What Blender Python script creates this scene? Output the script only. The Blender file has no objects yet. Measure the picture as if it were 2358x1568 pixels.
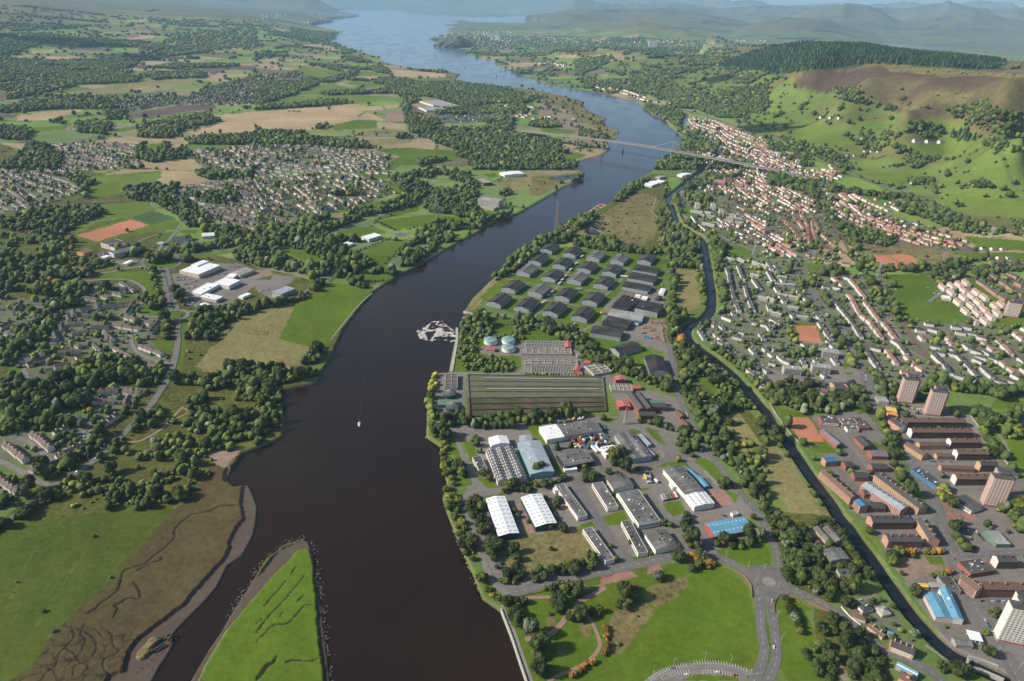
HAZE=2.4e-5;EXPO=0.38
import bpy,math,random
import numpy as np
from mathutils import Vector,Matrix
random.seed(7)
PI=math.pi
# camera model
F=1572.0;PITCH=math.radians(26.5);ROLL=math.radians(1.8);CAMH=590.0
CP,SP,CR,SR=math.cos(PITCH),math.sin(PITCH),math.cos(ROLL),math.sin(ROLL)
def ray(x,y):
 u=np.asarray(x,float)-1179.0;v=784.0-np.asarray(y,float)
 uu=u*CR-v*SR;vv=u*SR+v*CR
 return uu,F*CP+vv*SP,-F*SP+vv*CP
def unp(x,y,z=4.0):
 dx,dy,dz=ray(x,y)
 dz=np.minimum(dz,-8.0)
 t=(z-CAMH)/dz
 return dx*t,dy*t
def proj(X,Y,Z):
 a=Y*SP+(Z-CAMH)*CP
 d=Y*CP-(Z-CAMH)*SP
 d=np.maximum(d,1.0)
 u=X*CR+a*SR;v=-X*SR+a*CR
 return 1179.0+F*u/d,784.0-F*v/d
def P(s):
 """'21: 10,20 30,40; 22: ...' survey-tile points -> list of map points"""
 out=[]
 for seg in s.split(';'):
  seg=seg.strip()
  if not seg:continue
  c,r=seg.split(':')
  c=c.strip()
  for q in r.split():
   a,b=q.split(',')
   a=float(a);b=float(b)
   if c=='p':out.append((a,b))
   else:out.append((589.5*int(c[0])+a/4,392*int(c[1])+b/4))
 return out
# noise
def _h(ix,iy,s):
 n=(ix.astype(np.int64)*374761393+iy.astype(np.int64)*668265263+s*974634777)&0x7fffffff
 n=((n^(n>>13))*1274126177)&0x7fffffff
 return((n^(n>>16))&0xffffff)/float(0xffffff)
def vnoise(x,y,s=0):
 x0=np.floor(x);y0=np.floor(y);fx=x-x0;fy=y-y0
 fx=fx*fx*(3-2*fx);fy=fy*fy*(3-2*fy)
 a=_h(x0,y0,s);b=_h(x0+1,y0,s);c=_h(x0,y0+1,s);d=_h(x0+1,y0+1,s)
 return(a*(1-fx)+b*fx)*(1-fy)+(c*(1-fx)+d*fx)*fy
def fbm(x,y,s=0,o=4):
 v=0;a=.5;t=0
 for k in range(o):
  v=v+a*vnoise(x*2**k,y*2**k,s+k*17);t+=a;a*=.5
 return v/t
def voro(x,y,s=0):
 x0=np.floor(x);y0=np.floor(y)
 f1=np.full(np.shape(x),9.);f2=np.full(np.shape(x),9.);idx=np.zeros(np.shape(x))
 for i in(-1,0,1):
  for j in(-1,0,1):
   cx=x0+i;cy=y0+j
   px=cx+.15+.7*_h(cx,cy,s);py=cy+.15+.7*_h(cx,cy,s+5)
   d=np.maximum(np.abs(px-x),np.abs(py-y))*.6+.4*np.hypot(px-x,py-y)
   m=d<f1
   f2=np.where(m,f1,np.minimum(f2,d));idx=np.where(m,_h(cx,cy,s+9),idx);f1=np.where(m,d,f1)
 return f1,f2,idx
# map raster
RX0,RY0,RW,RH=-700,-30,3700,2130
def fill(grid,poly,val):
 p=np.array(poly,float);n=len(p)
 y0=max(int(math.floor(p[:,1].min())),RY0);y1=min(int(math.ceil(p[:,1].max())),RY0+RH-1)
 a=p;b=np.roll(p,-1,0)
 for yy in range(y0,y1+1):
  m=(a[:,1]<=yy)!=(b[:,1]<=yy)
  if not m.any():continue
  A=a[m];B=b[m]
  xs=np.sort(A[:,0]+(yy-A[:,1])/(B[:,1]-A[:,1])*(B[:,0]-A[:,0]))
  for k in range(0,len(xs)-1,2):
   i0=int(round(xs[k]))-RX0;i1=int(round(xs[k+1]))-RX0
   if i1>0 and i0<RW:grid[yy-RY0,max(i0,0):min(i1,RW)]=val
def samp(grid,x,y):
 ix=np.clip(np.round(x-RX0).astype(int),0,RW-1);iy=np.clip(np.round(y-RY0).astype(int),0,RH-1)
 return grid[iy,ix]
def bilin(grid,x,y):
 gx=np.clip(x-RX0,0,RW-1.01);gy=np.clip(y-RY0,0,RH-1.01)
 ix=gx.astype(int);iy=gy.astype(int);fx=gx-ix;fy=gy-iy
 return(grid[iy,ix]*(1-fx)+grid[iy,ix+1]*fx)*(1-fy)+(grid[iy+1,ix]*(1-fx)+grid[iy+1,ix+1]*fx)*fy
def blur(g,r):
 for ax in(0,1):
  for _ in range(2):
   c=np.cumsum(np.pad(g,[(r+1,r)if a==ax else(0,0)for a in(0,1)],mode='edge'),axis=ax,dtype=np.float64)
   k=2*r+1
   g=(c[k:]-c[:-k])/k if ax==0 else(c[:,k:]-c[:,:-k])/k
 return g.astype(np.float32)
# scene helpers
SC=bpy.context.scene;COL=SC.collection
def link(o,parent=None):
 COL.objects.link(o)
 if parent is not None:o.parent=parent
 return o
def tag(o,label=None,cat=None,group=None,kind=None):
 if label:o['label']=label
 if cat:o['category']=cat
 if group:o['group']=group
 if kind:o['kind']=kind
 return o
def empty(name,loc,rz=0,label=None,cat=None,group=None):
 o=bpy.data.objects.new(name,None);o.location=loc;o.rotation_euler=(0,0,rz);o.empty_display_size=2
 link(o);return tag(o,label,cat,group)
def mesh(name,v,f,mats,mi=None,smooth=False):
 me=bpy.data.meshes.new(name);me.from_pydata([tuple(p)for p in v],[],f)
 for m in(mats if isinstance(mats,(list,tuple))else[mats]):me.materials.append(m)
 if mi is not None:me.polygons.foreach_set('material_index',mi)
 if smooth:me.polygons.foreach_set('use_smooth',[True]*len(f))
 me.update();return me
def mesh_np(name,v,f,mats,mi=None):
 """v Nx3, f Mx4 or Mx3 numpy"""
 me=bpy.data.meshes.new(name);n=len(v);m,k=f.shape
 me.vertices.add(n);me.vertices.foreach_set('co',np.asarray(v,np.float32).ravel())
 me.loops.add(m*k);me.loops.foreach_set('vertex_index',f.astype(np.int32).ravel())
 me.polygons.add(m);me.polygons.foreach_set('loop_start',(np.arange(m)*k).astype(np.int32))
 for mm in(mats if isinstance(mats,(list,tuple))else[mats]):me.materials.append(mm)
 if mi is not None:me.polygons.foreach_set('material_index',np.asarray(mi,np.int32))
 me.update(calc_edges=True);me.validate();return me
def obj(name,me,parent=None,loc=(0,0,0),rz=0):
 o=bpy.data.objects.new(name,me);o.location=loc;o.rotation_euler=(0,0,rz);return link(o,parent)
class MB:
 """collects simple solids into one mesh"""
 def __init__(s):s.v=[];s.f=[];s.m=[]
 def add(s,v,f,m=0):
  n=len(s.v);s.v+=[tuple(p)for p in v];s.f+=[tuple(i+n for i in q)for q in f];s.m+=[m]*len(f);return s
 def box(s,x0,y0,z0,x1,y1,z1,m=0):
  return s.add([(x0,y0,z0),(x1,y0,z0),(x1,y1,z0),(x0,y1,z0),(x0,y0,z1),(x1,y0,z1),(x1,y1,z1),(x0,y1,z1)],[(0,3,2,1),(4,5,6,7),(0,1,5,4),(1,2,6,5),(2,3,7,6),(3,0,4,7)],m)
 def bar(s,a,b,w,h=None,m=0):
  a=Vector(a);b=Vector(b);d=(b-a).normalized();h=h or w
  up=Vector((0,0,1))if abs(d.z)<.95 else Vector((1,0,0))
  r=d.cross(up).normalized()*w/2;u=r.cross(d).normalized()*h/2
  return s.add([a-r-u,a+r-u,a+r+u,a-r+u,b-r-u,b+r-u,b+r+u,b-r+u],[(0,1,2,3),(7,6,5,4),(0,4,5,1),(1,5,6,2),(2,6,7,3),(3,7,4,0)],m)
 def lathe(s,prof,n=16,c=(0,0),m=0):
  k=len(prof);v=[(c[0]+r*math.cos(2*PI*i/n),c[1]+r*math.sin(2*PI*i/n),z)for r,z in prof for i in range(n)]
  f=[(j*n+i,j*n+(i+1)%n,(j+1)*n+(i+1)%n,(j+1)*n+i)for j in range(k-1)for i in range(n)]
  f.append(tuple(range(n))[::-1]);f.append(tuple(range((k-1)*n,k*n)))
  return s.add(v,f,m)
 def me(s,name,mats,smooth=False):return mesh(name,s.v,s.f,mats,s.m,smooth)
# materials
MATS={}
def nodes(m):
 m.use_nodes=True;nt=m.node_tree;nt.nodes.clear()
 out=nt.nodes.new('ShaderNodeOutputMaterial');b=nt.nodes.new('ShaderNodeBsdfPrincipled');nt.links.new(b.outputs[0],out.inputs[0])
 return nt,b
def N(nt,t,**k):
 n=nt.nodes.new(t)
 for a,v in k.items():setattr(n,a,v)
 return n
def mix(nt,fac,a,b,mode='MIX'):
 n=nt.nodes.new('ShaderNodeMix');n.data_type='RGBA';n.blend_type=mode
 for s,v in((0,fac),(6,a),(7,b)):
  if hasattr(v,'node'):nt.links.new(v,n.inputs[s])
  else:n.inputs[s].default_value=v if s==0 else(*v,1)
 return n.outputs[2]
def noise(nt,scale,coord,detail=4,rough=.6):
 n=nt.nodes.new('ShaderNodeTexNoise');n.inputs['Scale'].default_value=scale;n.inputs['Detail'].default_value=detail
 n.inputs['Roughness'].default_value=rough;nt.links.new(coord,n.inputs['Vector']);return n.outputs['Fac']
def ramp(nt,fac,stops):
 n=nt.nodes.new('ShaderNodeValToRGB');e=n.color_ramp.elements
 while len(e)<len(stops):e.new(.5)
 for q,(p,c)in zip(e,stops):q.position=p;q.color=(*c,1)if len(c)==3 else c
 nt.links.new(fac,n.inputs[0]);return n.outputs[0]
def plain(name,col,rough=.8,var=.25,scale=.3,var_obj=.0,metal=0,stripes=None,spec=.3,col2=None):
 """weathered paint / stone / sheet: colour mottled by world-size noise, optional sheet ribs"""
 if name in MATS:return MATS[name]
 m=bpy.data.materials.new(name);nt,b=nodes(m)
 tc=N(nt,'ShaderNodeTexCoord');co=tc.outputs['Object']
 n1=noise(nt,scale,co,5,.65)
 dark=tuple(c*(1-var)for c in col);lite=tuple(min(1,c*(1+var*.6))for c in col)
 c=ramp(nt,n1,[(.3,dark),(.55,col),(.75,lite)])
 if col2:
  n2=noise(nt,scale*.35,co,3,.6);c=mix(nt,ramp(nt,n2,[(.45,(0,0,0)),(.6,(1,1,1))]),c,col2)
 if stripes:
  w=N(nt,'ShaderNodeTexWave',wave_type='BANDS',bands_direction=stripes[0]);w.inputs['Scale'].default_value=stripes[1]
  nt.links.new(co,w.inputs['Vector']);c=mix(nt,ramp(nt,w.outputs['Fac'],[(.2,(stripes[2],)*3),(.6,(1,1,1))]),(0,0,0),c)
 if var_obj:
  oi=N(nt,'ShaderNodeObjectInfo');c=mix(nt,1.0,c,ramp(nt,oi.outputs['Random'],[(0,(1-var_obj,)*3),(1,(1,1,1))]),'MULTIPLY')
 nt.links.new(c,b.inputs['Base Color']);b.inputs['Roughness'].default_value=rough;b.inputs['Metallic'].default_value=metal
 b.inputs['Specular IOR Level'].default_value=spec
 MATS[name]=m;return m
# shoreline
LEFT=P("p: 280,1900 340,1600 350,1561 370,1526 390,1496 400,1476 395,1460 410,1441 445,1406 475,1376 500,1346 515,1316 525,1296 557,1276 582,1231 590,1200 593,1165 583,1135 572,1112 540,1118 522,1100 535,1075 560,1042 589,1030 622,1017 652,1004 654,967 651,917 649,894 689,887 732,878 737,864 694,866 729,858 744,850 760,824 779,784 794,754 822,717 859,672 889,652 922,632 989,597 1039,567 1089,540 1139,510 1179,498 1224,474 1271,447 1299,430 1334,415 1344,404 1320,410 1290,415 1262,410 1309,401 1345,396 1330,385 1334,370 1384,357 1404,345 1405,337 1399,327 1404,322 1427,317 1414,310 1431,305 1419,297 1399,290 1392,282 1399,272 1374,262 1354,252 1339,240 1345,234 1329,227 1299,220 1254,210 1217,202 1189,200 1164,200 1089,196 1052,190 1049,180 1062,170 1029,162 964,156 914,150 884,142 872,130 839,120 804,110 774,100 749,96 774,87 764,82 794,72 764,66 744,62 714,55 739,48 777,46 752,41 807,38 834,34 797,27 769,22 814,19.5")
FAR=P("p: 864,21 927,24 952,30 1014,34 1089,39 1152,39 1179,37 1229,37 1267,38 1237,42 1254,46 1217,50 1179,51 1102,51 1064,45 1034,49 1064,52 1012,57 1052,60 1027,67 1034,74 1022,82 984,88 1002,94 1027,100 1029,107 1064,111 1084,115 1072,125 1094,132 1137,139 1147,150 1179,165 1224,179 1254,191 1304,200 1342,207 1374,212 1404,217 1444,231 1467,232 1479,244 1494,255 1504,265 1534,277 1542,290 1562,305 1572,317 1574,322 1567,332 1559,342 1544,357 1509,375 1506,390 1474,409 1454,427 1424,444 1414,459 1394,472 1349,492 1311,512 1279,534 1254,552 1211,569 1179,596 1149,627 1122,652 1089,684 1069,714 1074,724 1062,754 1047,784 1039,824 1033,855 1014,856 994,864 989,889 984,924 983,964 982,1004 1014,1025 1017,1059 1029,1109 1019,1144 1029,1176 1039,1203 1064,1263 1089,1318 1112,1376 1134,1391 1154,1405 1179,1468 1214,1568 1300,1900")
RIVER=LEFT+FAR
SPIT=P("p: 709,1241 724,1276 734,1351 747,1451 759,1551 770,1700 790,1900 350,1900 400,1640 435,1568 457,1531 480,1491 507,1453 525,1421 537,1401 570,1351 589,1321 614,1283 652,1253 689,1240")
CANAL=P("p: 1584,262 1577,280 1574,292 1590,306 1625,320 1650,335 1661,352; 21: 1465,235 1475,310 1497,400 1525,470 1570,515 1650,560 1740,610 1780,680 1792,760 1812,880 1832,1000 1845,1100 1850,1200 1830,1300 1760,1370 1690,1400 1625,1440 1615,1500 1650,1568; 22: 1750,75 1850,145 1950,225 2050,312 2120,390 2190,460 2270,560 2358,660; 32: 60,780 150,880 250,1020 330,1140 420,1270 520,1400 600,1510; 33: 650,30 740,130 830,260 900,350 980,460 1060,580 1140,690 1240,830 1330,950 1420,1050 1520,1160 1620,1250 1730,1330 1850,1390; p: 2340,1575")
def pathw(pts,w):
 """list of centre points -> strip outline in the plan, w metres wide"""
 X,Y=unp([p[0]for p in pts],[p[1]for p in pts]);q=np.stack([X,Y],1)
 t=np.gradient(q,axis=0);t/=np.linalg.norm(t,axis=1,keepdims=True)+1e-9
 nn=np.stack([-t[:,1],t[:,0]],1)*w/2
 return q+nn,q-nn
def smooth_path(q,n=4):
 q=np.asarray(q,float)
 if len(q)<3:return q
 out=[]
 for i in range(len(q)-1):
  a=q[max(i-1,0)];b=q[i];c=q[i+1];d=q[min(i+2,len(q)-1)]
  for k in range(n):
   t=k/n
   out.append(.5*((2*b)+(c-a)*t+(2*a-5*b+4*c-d)*t*t+(3*b-a-3*c+d)*t**3))
 out.append(q[-1]);return np.array(out)
def strip_poly(pts,w):
 X,Y=unp([p[0]for p in pts],[p[1]for p in pts]);q=smooth_path(np.stack([X,Y],1))
 t=np.gradient(q,axis=0);t/=np.linalg.norm(t,axis=1,keepdims=True)+1e-9
 nn=np.stack([-t[:,1],t[:,0]],1)*w/2
 r=np.vstack([q+nn,(q-nn)[::-1]]);x,y=proj(r[:,0],r[:,1],4.0);return list(zip(x,y))
water=np.zeros((RH,RW),np.float32)
fill(water,RIVER,1);fill(water,SPIT,0)
fill(water,strip_poly(CANAL,18),1)
PONDS=[P(s)for s in("21: 675,545 760,545 820,575 780,585 700,575","21: 750,515 800,508 870,530 850,542 780,535","21: 800,478 860,475 905,487 880,495 810,492","10: 0,512 100,510 140,520 60,530 0,528","00: 330,925 390,922 350,942","32: 2330,640 2500,700 2500,860 2358,820 2310,720","30: 1850,630 2358,668 2600,690 2600,705 2358,680 1980,645","00: 1340,95 1500,88 1490,97 1360,103")]
LOCH=P("p: 1795,90 1850,89 1900,91 1960,95 2020,99 2060,104 2150,108 2250,106 2358,105 2700,112 2700,135 2358,128 2300,124 2200,114 2050,107 1950,101 1850,101 1800,97")
for q in PONDS:fill(water,q,1)
# ground cover classes
COLS={'0':(.11,.16,.042),'g':(.080,.130,.011),'L':(.064,.090,.012),'G':(.105,.15,.024),'o':(.085,.09,.022),'m':(.080,.062,.028),'u':(.088,.068,.053),'b':(.125,.135,.085),'a':(.17,.155,.14),'r':(.40,.17,.10),'t':(.34,.255,.155),'p':(.105,.075,.068),'h':(.085,.057,.038),'f':(.045,.065,.03),'y':(.19,.17,.07),'c':(.27,.25,.22),'s':(.27,.15,.12),'H':(.115,.165,.035),'d':(.22,.165,.125),'k':(.035,.026,.018),'x':(.05,.09,.03),'e':(.15,.13,.055),'w':(.06,.045,.035)}
KEYS=list(COLS);cls=np.zeros((RH,RW),np.uint8)
def C(k,*ss):
 for s in ss:fill(cls,P(s)if isinstance(s,str)else s,KEYS.index(k))
def CL(k,w,*ss):
 for s in ss:fill(cls,strip_poly(P(s),w),KEYS.index(k))
C('o',"p: -700,1230 0,1200 100,1120 230,1000 330,860 420,760 640,840 700,880 640,930 660,1000 560,1040 520,1100 400,1170 0,1225 -700,1450")
C('o',"p: -700,330 0,330 300,420 400,560 700,640 860,672 780,790 640,900 400,900 0,900 -700,900")
C('L',"p: -700,1230 0,1222; 03: 140,115 600,60 1000,10; 02: 1560,1530 1590,1560; 03: 1590,0 1500,110 1420,200 1360,290 1270,370 1170,450 1130,560 1030,650 940,730 760,860 640,1000 500,1130 400,1280 330,1400 200,1500 100,1568; p: -100,1900 -700,1900")
C('m',"03: 1600,-10 1500,110 1420,200 1360,290 1270,370 1170,450 1130,560 1030,650 940,730 760,860 640,1000 500,1130 400,1280 330,1400 200,1500 100,1568; p: -60,1900 150,1900; 03: 960,1568 1000,1500 1130,1470 1150,1420 1170,1290 1250,1190 1400,1070 1550,950 1680,860 1780,740 1900,610 2050,450 2110,340 2100,280 2170,150 2240,60; 02: 2210,1500 2220,1400 2240,1330 2050,1290 2080,1260 2060,1190 2150,1090 2240,1000 2200,980 1980,1060 1880,1270 1800,1400 1700,1490")
C('u',"03: 2240,60 2170,150 2100,280 2110,340 2050,450 1900,610 1780,740 1680,860 1550,950 1400,1070 1250,1190 1170,1290 1150,1420 1130,1470 1000,1500 960,1568; p: 300,1900 370,1700 420,1480 480,1380 540,1290 590,1240 620,1180 560,1090 525,1075; 02: 2060,1190 2050,1290 2240,1330 2220,1400 2210,1500")
C('e',"03: 1250,1350 1270,1290 1400,1160 1470,1150 1450,1210 1330,1340 1290,1365")
C('d',"02: 1900,1000 2240,985 2150,1090 2060,1180 1950,1110")
CL('k',2.4,"02: 2200,1510 2030,1520; 03: 1940,0 1780,30 1660,110 1605,185 1615,230 1560,300 1450,390 1320,490 1220,520 1135,560 1115,650 1070,740 930,850 880,905 790,950","03: 1480,410 1490,450 1400,470 1350,500 1260,545","03: 1240,655 1285,740 1275,800 1180,800 1120,840 1055,870 1085,900 1050,990")
CL('k',1.1,"03: 670,1100 680,1160 640,1220 540,1330 520,1420 440,1480 380,1568","03: 700,1080 800,1120 870,1180 900,1250 830,1370 700,1420 680,1520","03: 870,1070 960,1160 1030,1120 1050,1240 1100,1290 960,1370 960,1460 1000,1490","03: 600,1270 680,1300 740,1390 820,1420 760,1500","03: 780,1050 740,1130 790,1190 760,1280")
C('g',"p: 690,1262 712,1256 722,1300 727,1350 735,1430 748,1540 760,1700 700,1900 400,1900 450,1600; 03: 1830,1568 1900,1450 2000,1290 2090,1120 2150,1000 2250,880 2358,760; p: 620,1330 650,1300 675,1280")
C('u',"p: 689,1242 709,1243 720,1262 690,1264 660,1296 625,1330 570,1395 520,1450 490,1500 455,1568 420,1640 400,1560 440,1520 500,1440 570,1350 640,1262")
C('w',"p: 709,1243 724,1276 734,1351 747,1451 759,1551 775,1900 745,1900 745,1560 735,1480 728,1400 722,1310 712,1262")
CL('k',1.6,"13: 0,1130 120,970 230,850 380,690 450,590","13: 0,1210 80,1130 160,1050 300,1030 380,950 450,870 520,860","13: 80,880 180,760 280,640","13: 320,585 385,505","13: 0,1560 40,1500 90,1430 170,1370 200,1330","13: 270,1400 350,1370 500,1380 590,1350","13: 0,1040 60,990","13: 210,980 260,920","13: 380,840 440,770")
C('k',"13: 30,1500 80,1410 190,1360 180,1385 110,1440 60,1520 0,1568 0,1540","13: 270,1400 300,1370 350,1365 310,1400")
CL('o',2.2,'03: 1580,20 1440,140 1290,300 1100,480 1000,640 800,820 620,980 450,1160','03: 600,70 300,400 60,900','03: 1000,40 700,500 300,1100')
CL('G',2,'23: 1690,740 1720,980 1750,1235','23: 1915,712 1960,900 1975,1250','23: 1170,1180 1290,1320 1420,1425')
C('g',"11: 700,1020 900,1080 1080,1110 1060,1130 950,1240 800,1430 690,1568 200,1568 210,1450 350,1260 560,1120","12: 0,0 700,0 620,90 560,75 300,40 0,20")
C('y',"01: 2358,1310 2240,1340 2060,1520 1900,1568","11: 0,1310 350,1260 220,1450 200,1568 0,1568","02: 2358,0 2050,0 1950,60 1880,150 1800,240 2000,290 2358,240","12: 0,0 200,0 320,40 560,75 530,130 470,180 420,230 0,240","p: 470,850 560,720 600,700 680,690 640,780 720,800 700,840 500,862")
C('y',"p: 464,855 500,800 560,730 610,716 680,704 640,785 729,800 706,835 520,860")
C('e',"01: 2300,1500 2358,1470","11: 0,1470 60,1465 130,1490 90,1520 0,1530","01: 2310,1510 2358,1468 2358,1525")
C('g',"11: 220,730 360,700 560,760 690,830 690,860 560,880 350,790","11: 960,780 1100,690 1400,630 1380,670 1280,780 1200,850 1330,890 1330,940 1000,950 1080,880","11: 1100,470 1650,400 1990,450 1970,505 1750,460 1640,470 1300,560 1200,530","11: 690,600 900,530 1100,520 1220,580 950,590 850,620 820,640 800,620","11: 800,970 1000,960 1250,975 1240,1010 1050,1060 1000,1030 820,1000","11: 1180,410 1500,330 1510,370 1300,410","11: 2050,370 2200,360 2240,420 2130,450","11: 780,370 1000,310 1300,270 1370,220 1360,260 1090,350 850,370","11: 210,520 500,480 530,520 280,560","11: 2100,40 2200,25 2240,60 2150,70")
C('y',"11: 1400,800 1530,700 1600,720 1560,790 1450,830","21: 0,70 120,60 150,120 100,180 0,185")
C('e',"21: 180,60 300,40 490,80 380,180 260,240 160,220","11: 2240,100 2358,70 2358,190 2260,160")
C('d',"11: 720,420 810,410 800,470 740,460","11: 0,910 130,920 160,960 0,1010","11: 1060,1070 1180,1050 1100,1110","11: 1660,740 1720,720 1680,760")
C('b',"11: 0,80 700,20 1230,100 1310,210 1000,310 740,370 660,410 400,470 100,520 0,560","01: 1560,170 2358,60 2358,560 2100,500 1850,420","00: 1700,1400 2358,1340 2358,1568 1900,1568","10: 0,1330 700,1340 1250,1430 1230,1568 0,1568")
C('g',"11: 1230,90 1330,130 1360,240 1310,210 1240,160","11: 700,10 1230,40 1220,80 900,60")
C('b',"01: -600,0 700,0 790,180 560,260 280,370 0,400 -600,600","00: 130,1480 500,1330 1000,1320 1280,1340 1250,1460 1300,1500 900,1568 100,1568","00: 700,1300 1300,1330 1230,1470 1000,1480","01: 770,1030 1230,1050 1300,1190 800,1200","01: -400,1150 800,1200 1300,1210 1480,1380 1400,1568 -400,1568","02: -400,0 1400,0 1570,220 1500,300 700,120 600,380 450,480 150,250 -100,100","02: 840,420 1300,430 1250,560 1150,650 800,900 680,830 820,620","02: 0,900 250,820 500,880 800,920 780,980 400,1210 200,1130 0,1090","02: -200,1200 200,1300 230,1400 0,1568 -300,1568","02: 540,670 740,680 740,740 560,720")
C('g',"01: 820,170 1100,95 1100,210 840,260 810,240","01: 580,260 740,240 700,290 600,290")
C('G',"01: 820,60 1490,0 1490,60 1350,150 1100,210 1100,95 830,170 900,110","01: 920,320 1380,280 1450,360 1240,430 900,480 780,560 700,580 600,560 950,420")
C('g',"01: 700,580 1220,430 1600,430 1670,490 1620,540 1350,570 1050,640 900,680 700,640","01: 1640,550 1820,550 1800,580 1690,590","01: 1400,650 1560,570 1630,570 1480,670")
C('x',"01: 1215,435 1410,370 1620,440 1400,500");C('r',"01: 710,600 1200,455 1375,505 900,660")
C('g',"01: 1310,850 1350,810 1450,790 1560,790 1640,820 1620,870 1500,900 1380,895","01: 1650,790 2358,700 2358,740 2000,780 1700,840 1650,830","01: 1500,600 1620,660 1600,690 1540,690","01: 850,1000 1000,940 1380,930 1430,1000 1440,1050 1540,1300 1400,1340 1290,1320 1330,1200 1300,1050 1180,1000","01: 1450,910 1510,910 1560,1280 1600,1270 1590,1310 1560,1290","01: 1550,1310 1640,1290 1700,1320 1600,1370 1540,1350","01: 1560,920 1600,1100 1660,1270 1600,1270","01: 1640,1400 1850,1310 1840,1350 1720,1568 1660,1568","02: 1400,0 1600,0 1590,100 1450,60","02: 1660,0 1720,0 1680,260 1600,320","01: 950,920 1270,840 1260,880 1100,910","01: 140,1060 400,1060 220,1120","01: 780,1200 1200,1150 1290,1180 900,1230")
C('a',"01: 1580,960 1650,940 1750,900 1880,830 2040,860 2200,860 2310,900 2358,980 2358,1060 2260,1130 2120,1250 1700,1250 1640,1100","11: 0,1010 130,1010 160,960 340,980 360,1010 200,1110 150,1190 0,1100","01: 1060,830 1280,820 1240,880 1050,880");C('d',"01: 2240,980 2358,920 2358,1000")
C('e',"01: 800,700 700,790 1050,800 950,920 1200,880 700,920 550,900 700,880 780,800")
C('g',"02: 20,320 150,230 250,300 150,340","02: 160,430 230,440 220,540 170,490","02: 200,1200 400,1330 400,1400 300,1400 180,1280 300,1300","02: 600,650 760,640 780,680","02: 850,690 980,650 940,720","02: 780,910 1050,920 900,940")
C('t',"00: 1960,1060 2358,1030 2358,1215 1760,1230 1900,1180 2050,1130","10: 0,1030 400,1000 900,960 1030,965 930,1100 700,1150 470,1200 70,1215 0,1190","10: 930,1100 1030,1030 1200,1110","10: 1180,635 1620,665 1790,680 1740,715 1300,710","00: 150,1110 180,1060 750,1000 760,1020 470,1100","00: 330,575 480,525 670,545 690,550","00: 1230,600 1380,560 1590,570 1500,600","00: 1640,1280 1880,1225 1940,1300","00: 0,1180 150,1220 0,1250","10: 400,420 500,410 730,440 720,465","00: 1100,355 1400,330 1430,345 1200,375","10: 1030,980 1160,975 1170,1010 1000,1015","10: 1180,970 1320,960 1310,990 1200,1005","10: 900,700 1280,705 1230,730 920,735","10: 800,645 900,650 850,665","10: 180,265 330,270 250,290","00: 200,480 600,460 450,490","00: 1130,190 1400,180 1300,200")
C('d',"10: 1060,1020 1350,1020 1380,1110 1200,1130 1200,1050","10: 160,1510 360,1505 350,1525 170,1530")
C('r',"10: 1340,1390 1400,1355 1550,1370 1440,1405")
C('p',"00: 1130,1060 1650,970 2000,960 1990,1000 1500,1060 1200,1095","00: 1850,630 2060,620 2358,600 2358,650 2100,640 1960,690","00: 1180,630 1230,605 1560,590 1480,620","00: 1200,870 1560,830 1500,850","00: 0,1060 160,1050 130,1085 0,1085","10: 0,415 100,420 60,435","10: 200,420 400,410 340,430")
C('y',"00: 430,880 1000,800 1400,740 1700,720 2000,740 1500,790 1200,820 1150,860 400,890","10: 1480,870 1700,840 1800,845 1650,875","10: 1750,790 1850,780 1840,765 1650,765","00: 880,1070 1000,1060 980,1100 860,1110","10: 850,1280 1400,1280 1480,1310 1100,1340")
C('g',"10: 1080,1380 1300,1360 1880,1380 1830,1430 1910,1470 1700,1500 1300,1530 1220,1490 1330,1440","10: 700,1160 900,1110 1110,1110 1120,1180 720,1200","00: 690,660 830,620 1060,615 820,640","00: 250,1180 660,1150 600,1190 330,1220","00: 1020,1200 1300,1140 1360,1150 1270,1190 1080,1220","00: 1350,1380 1400,1320 1500,1320 1490,1370 1370,1400")
C('G',"10: 0,980 260,900 820,870 1360,900 1350,930 600,960 250,970","10: 390,880 680,760 960,830 800,850","10: 820,770 900,740 1280,800 1130,830","10: 300,650 470,610 780,650 780,690 690,710 430,710","10: 890,690 1000,650 1300,710 1000,700","10: 1380,730 1750,720 1780,760 1450,745","10: 820,475 1050,540 940,530 810,500","10: 20,1240 380,1210 460,1250 300,1270 60,1270","00: 1400,1130 1700,1070 1750,1080 1450,1150")
C('b',"00: 950,1000 1150,900 1400,880 1700,900 2000,780 2358,700 2358,960 2030,970 1650,960 1150,1040","10: 0,700 430,660 430,720 620,760 0,970","10: 0,90 600,100 880,110 980,132 700,150 480,220 300,180 0,210","10: 1640,1070 2358,1040 2358,1110 1960,1130 1700,1130","10: 1760,300 2358,290 2358,460 2000,450 1740,400","20: 0,310 600,400 1750,370 2358,390 2358,420 1300,460 500,420 0,450","20: 150,570 520,570 480,620 370,600","20: 760,790 1370,950 1330,960 1000,860 760,810")
C('e',"20: 0,810 400,850 760,960 640,960 900,1130 860,1160 990,1200 940,1250 620,1100 500,1010 250,940 0,860","10: 1760,650 1890,680 1840,760 1740,715")
C('d',"20: 250,940 500,1010 640,1130 760,1230 600,1280 300,1200 0,1180 0,1150 200,1170 250,1100","20: 500,1280 850,1300 820,1340 620,1320")
C('g',"20: 40,940 160,930 270,1010 180,1010","20: 250,1170 600,1200 570,1230 300,1230","20: 460,1430 600,1400 700,1430 560,1480","20: 300,1240 480,1290 460,1320")
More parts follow.
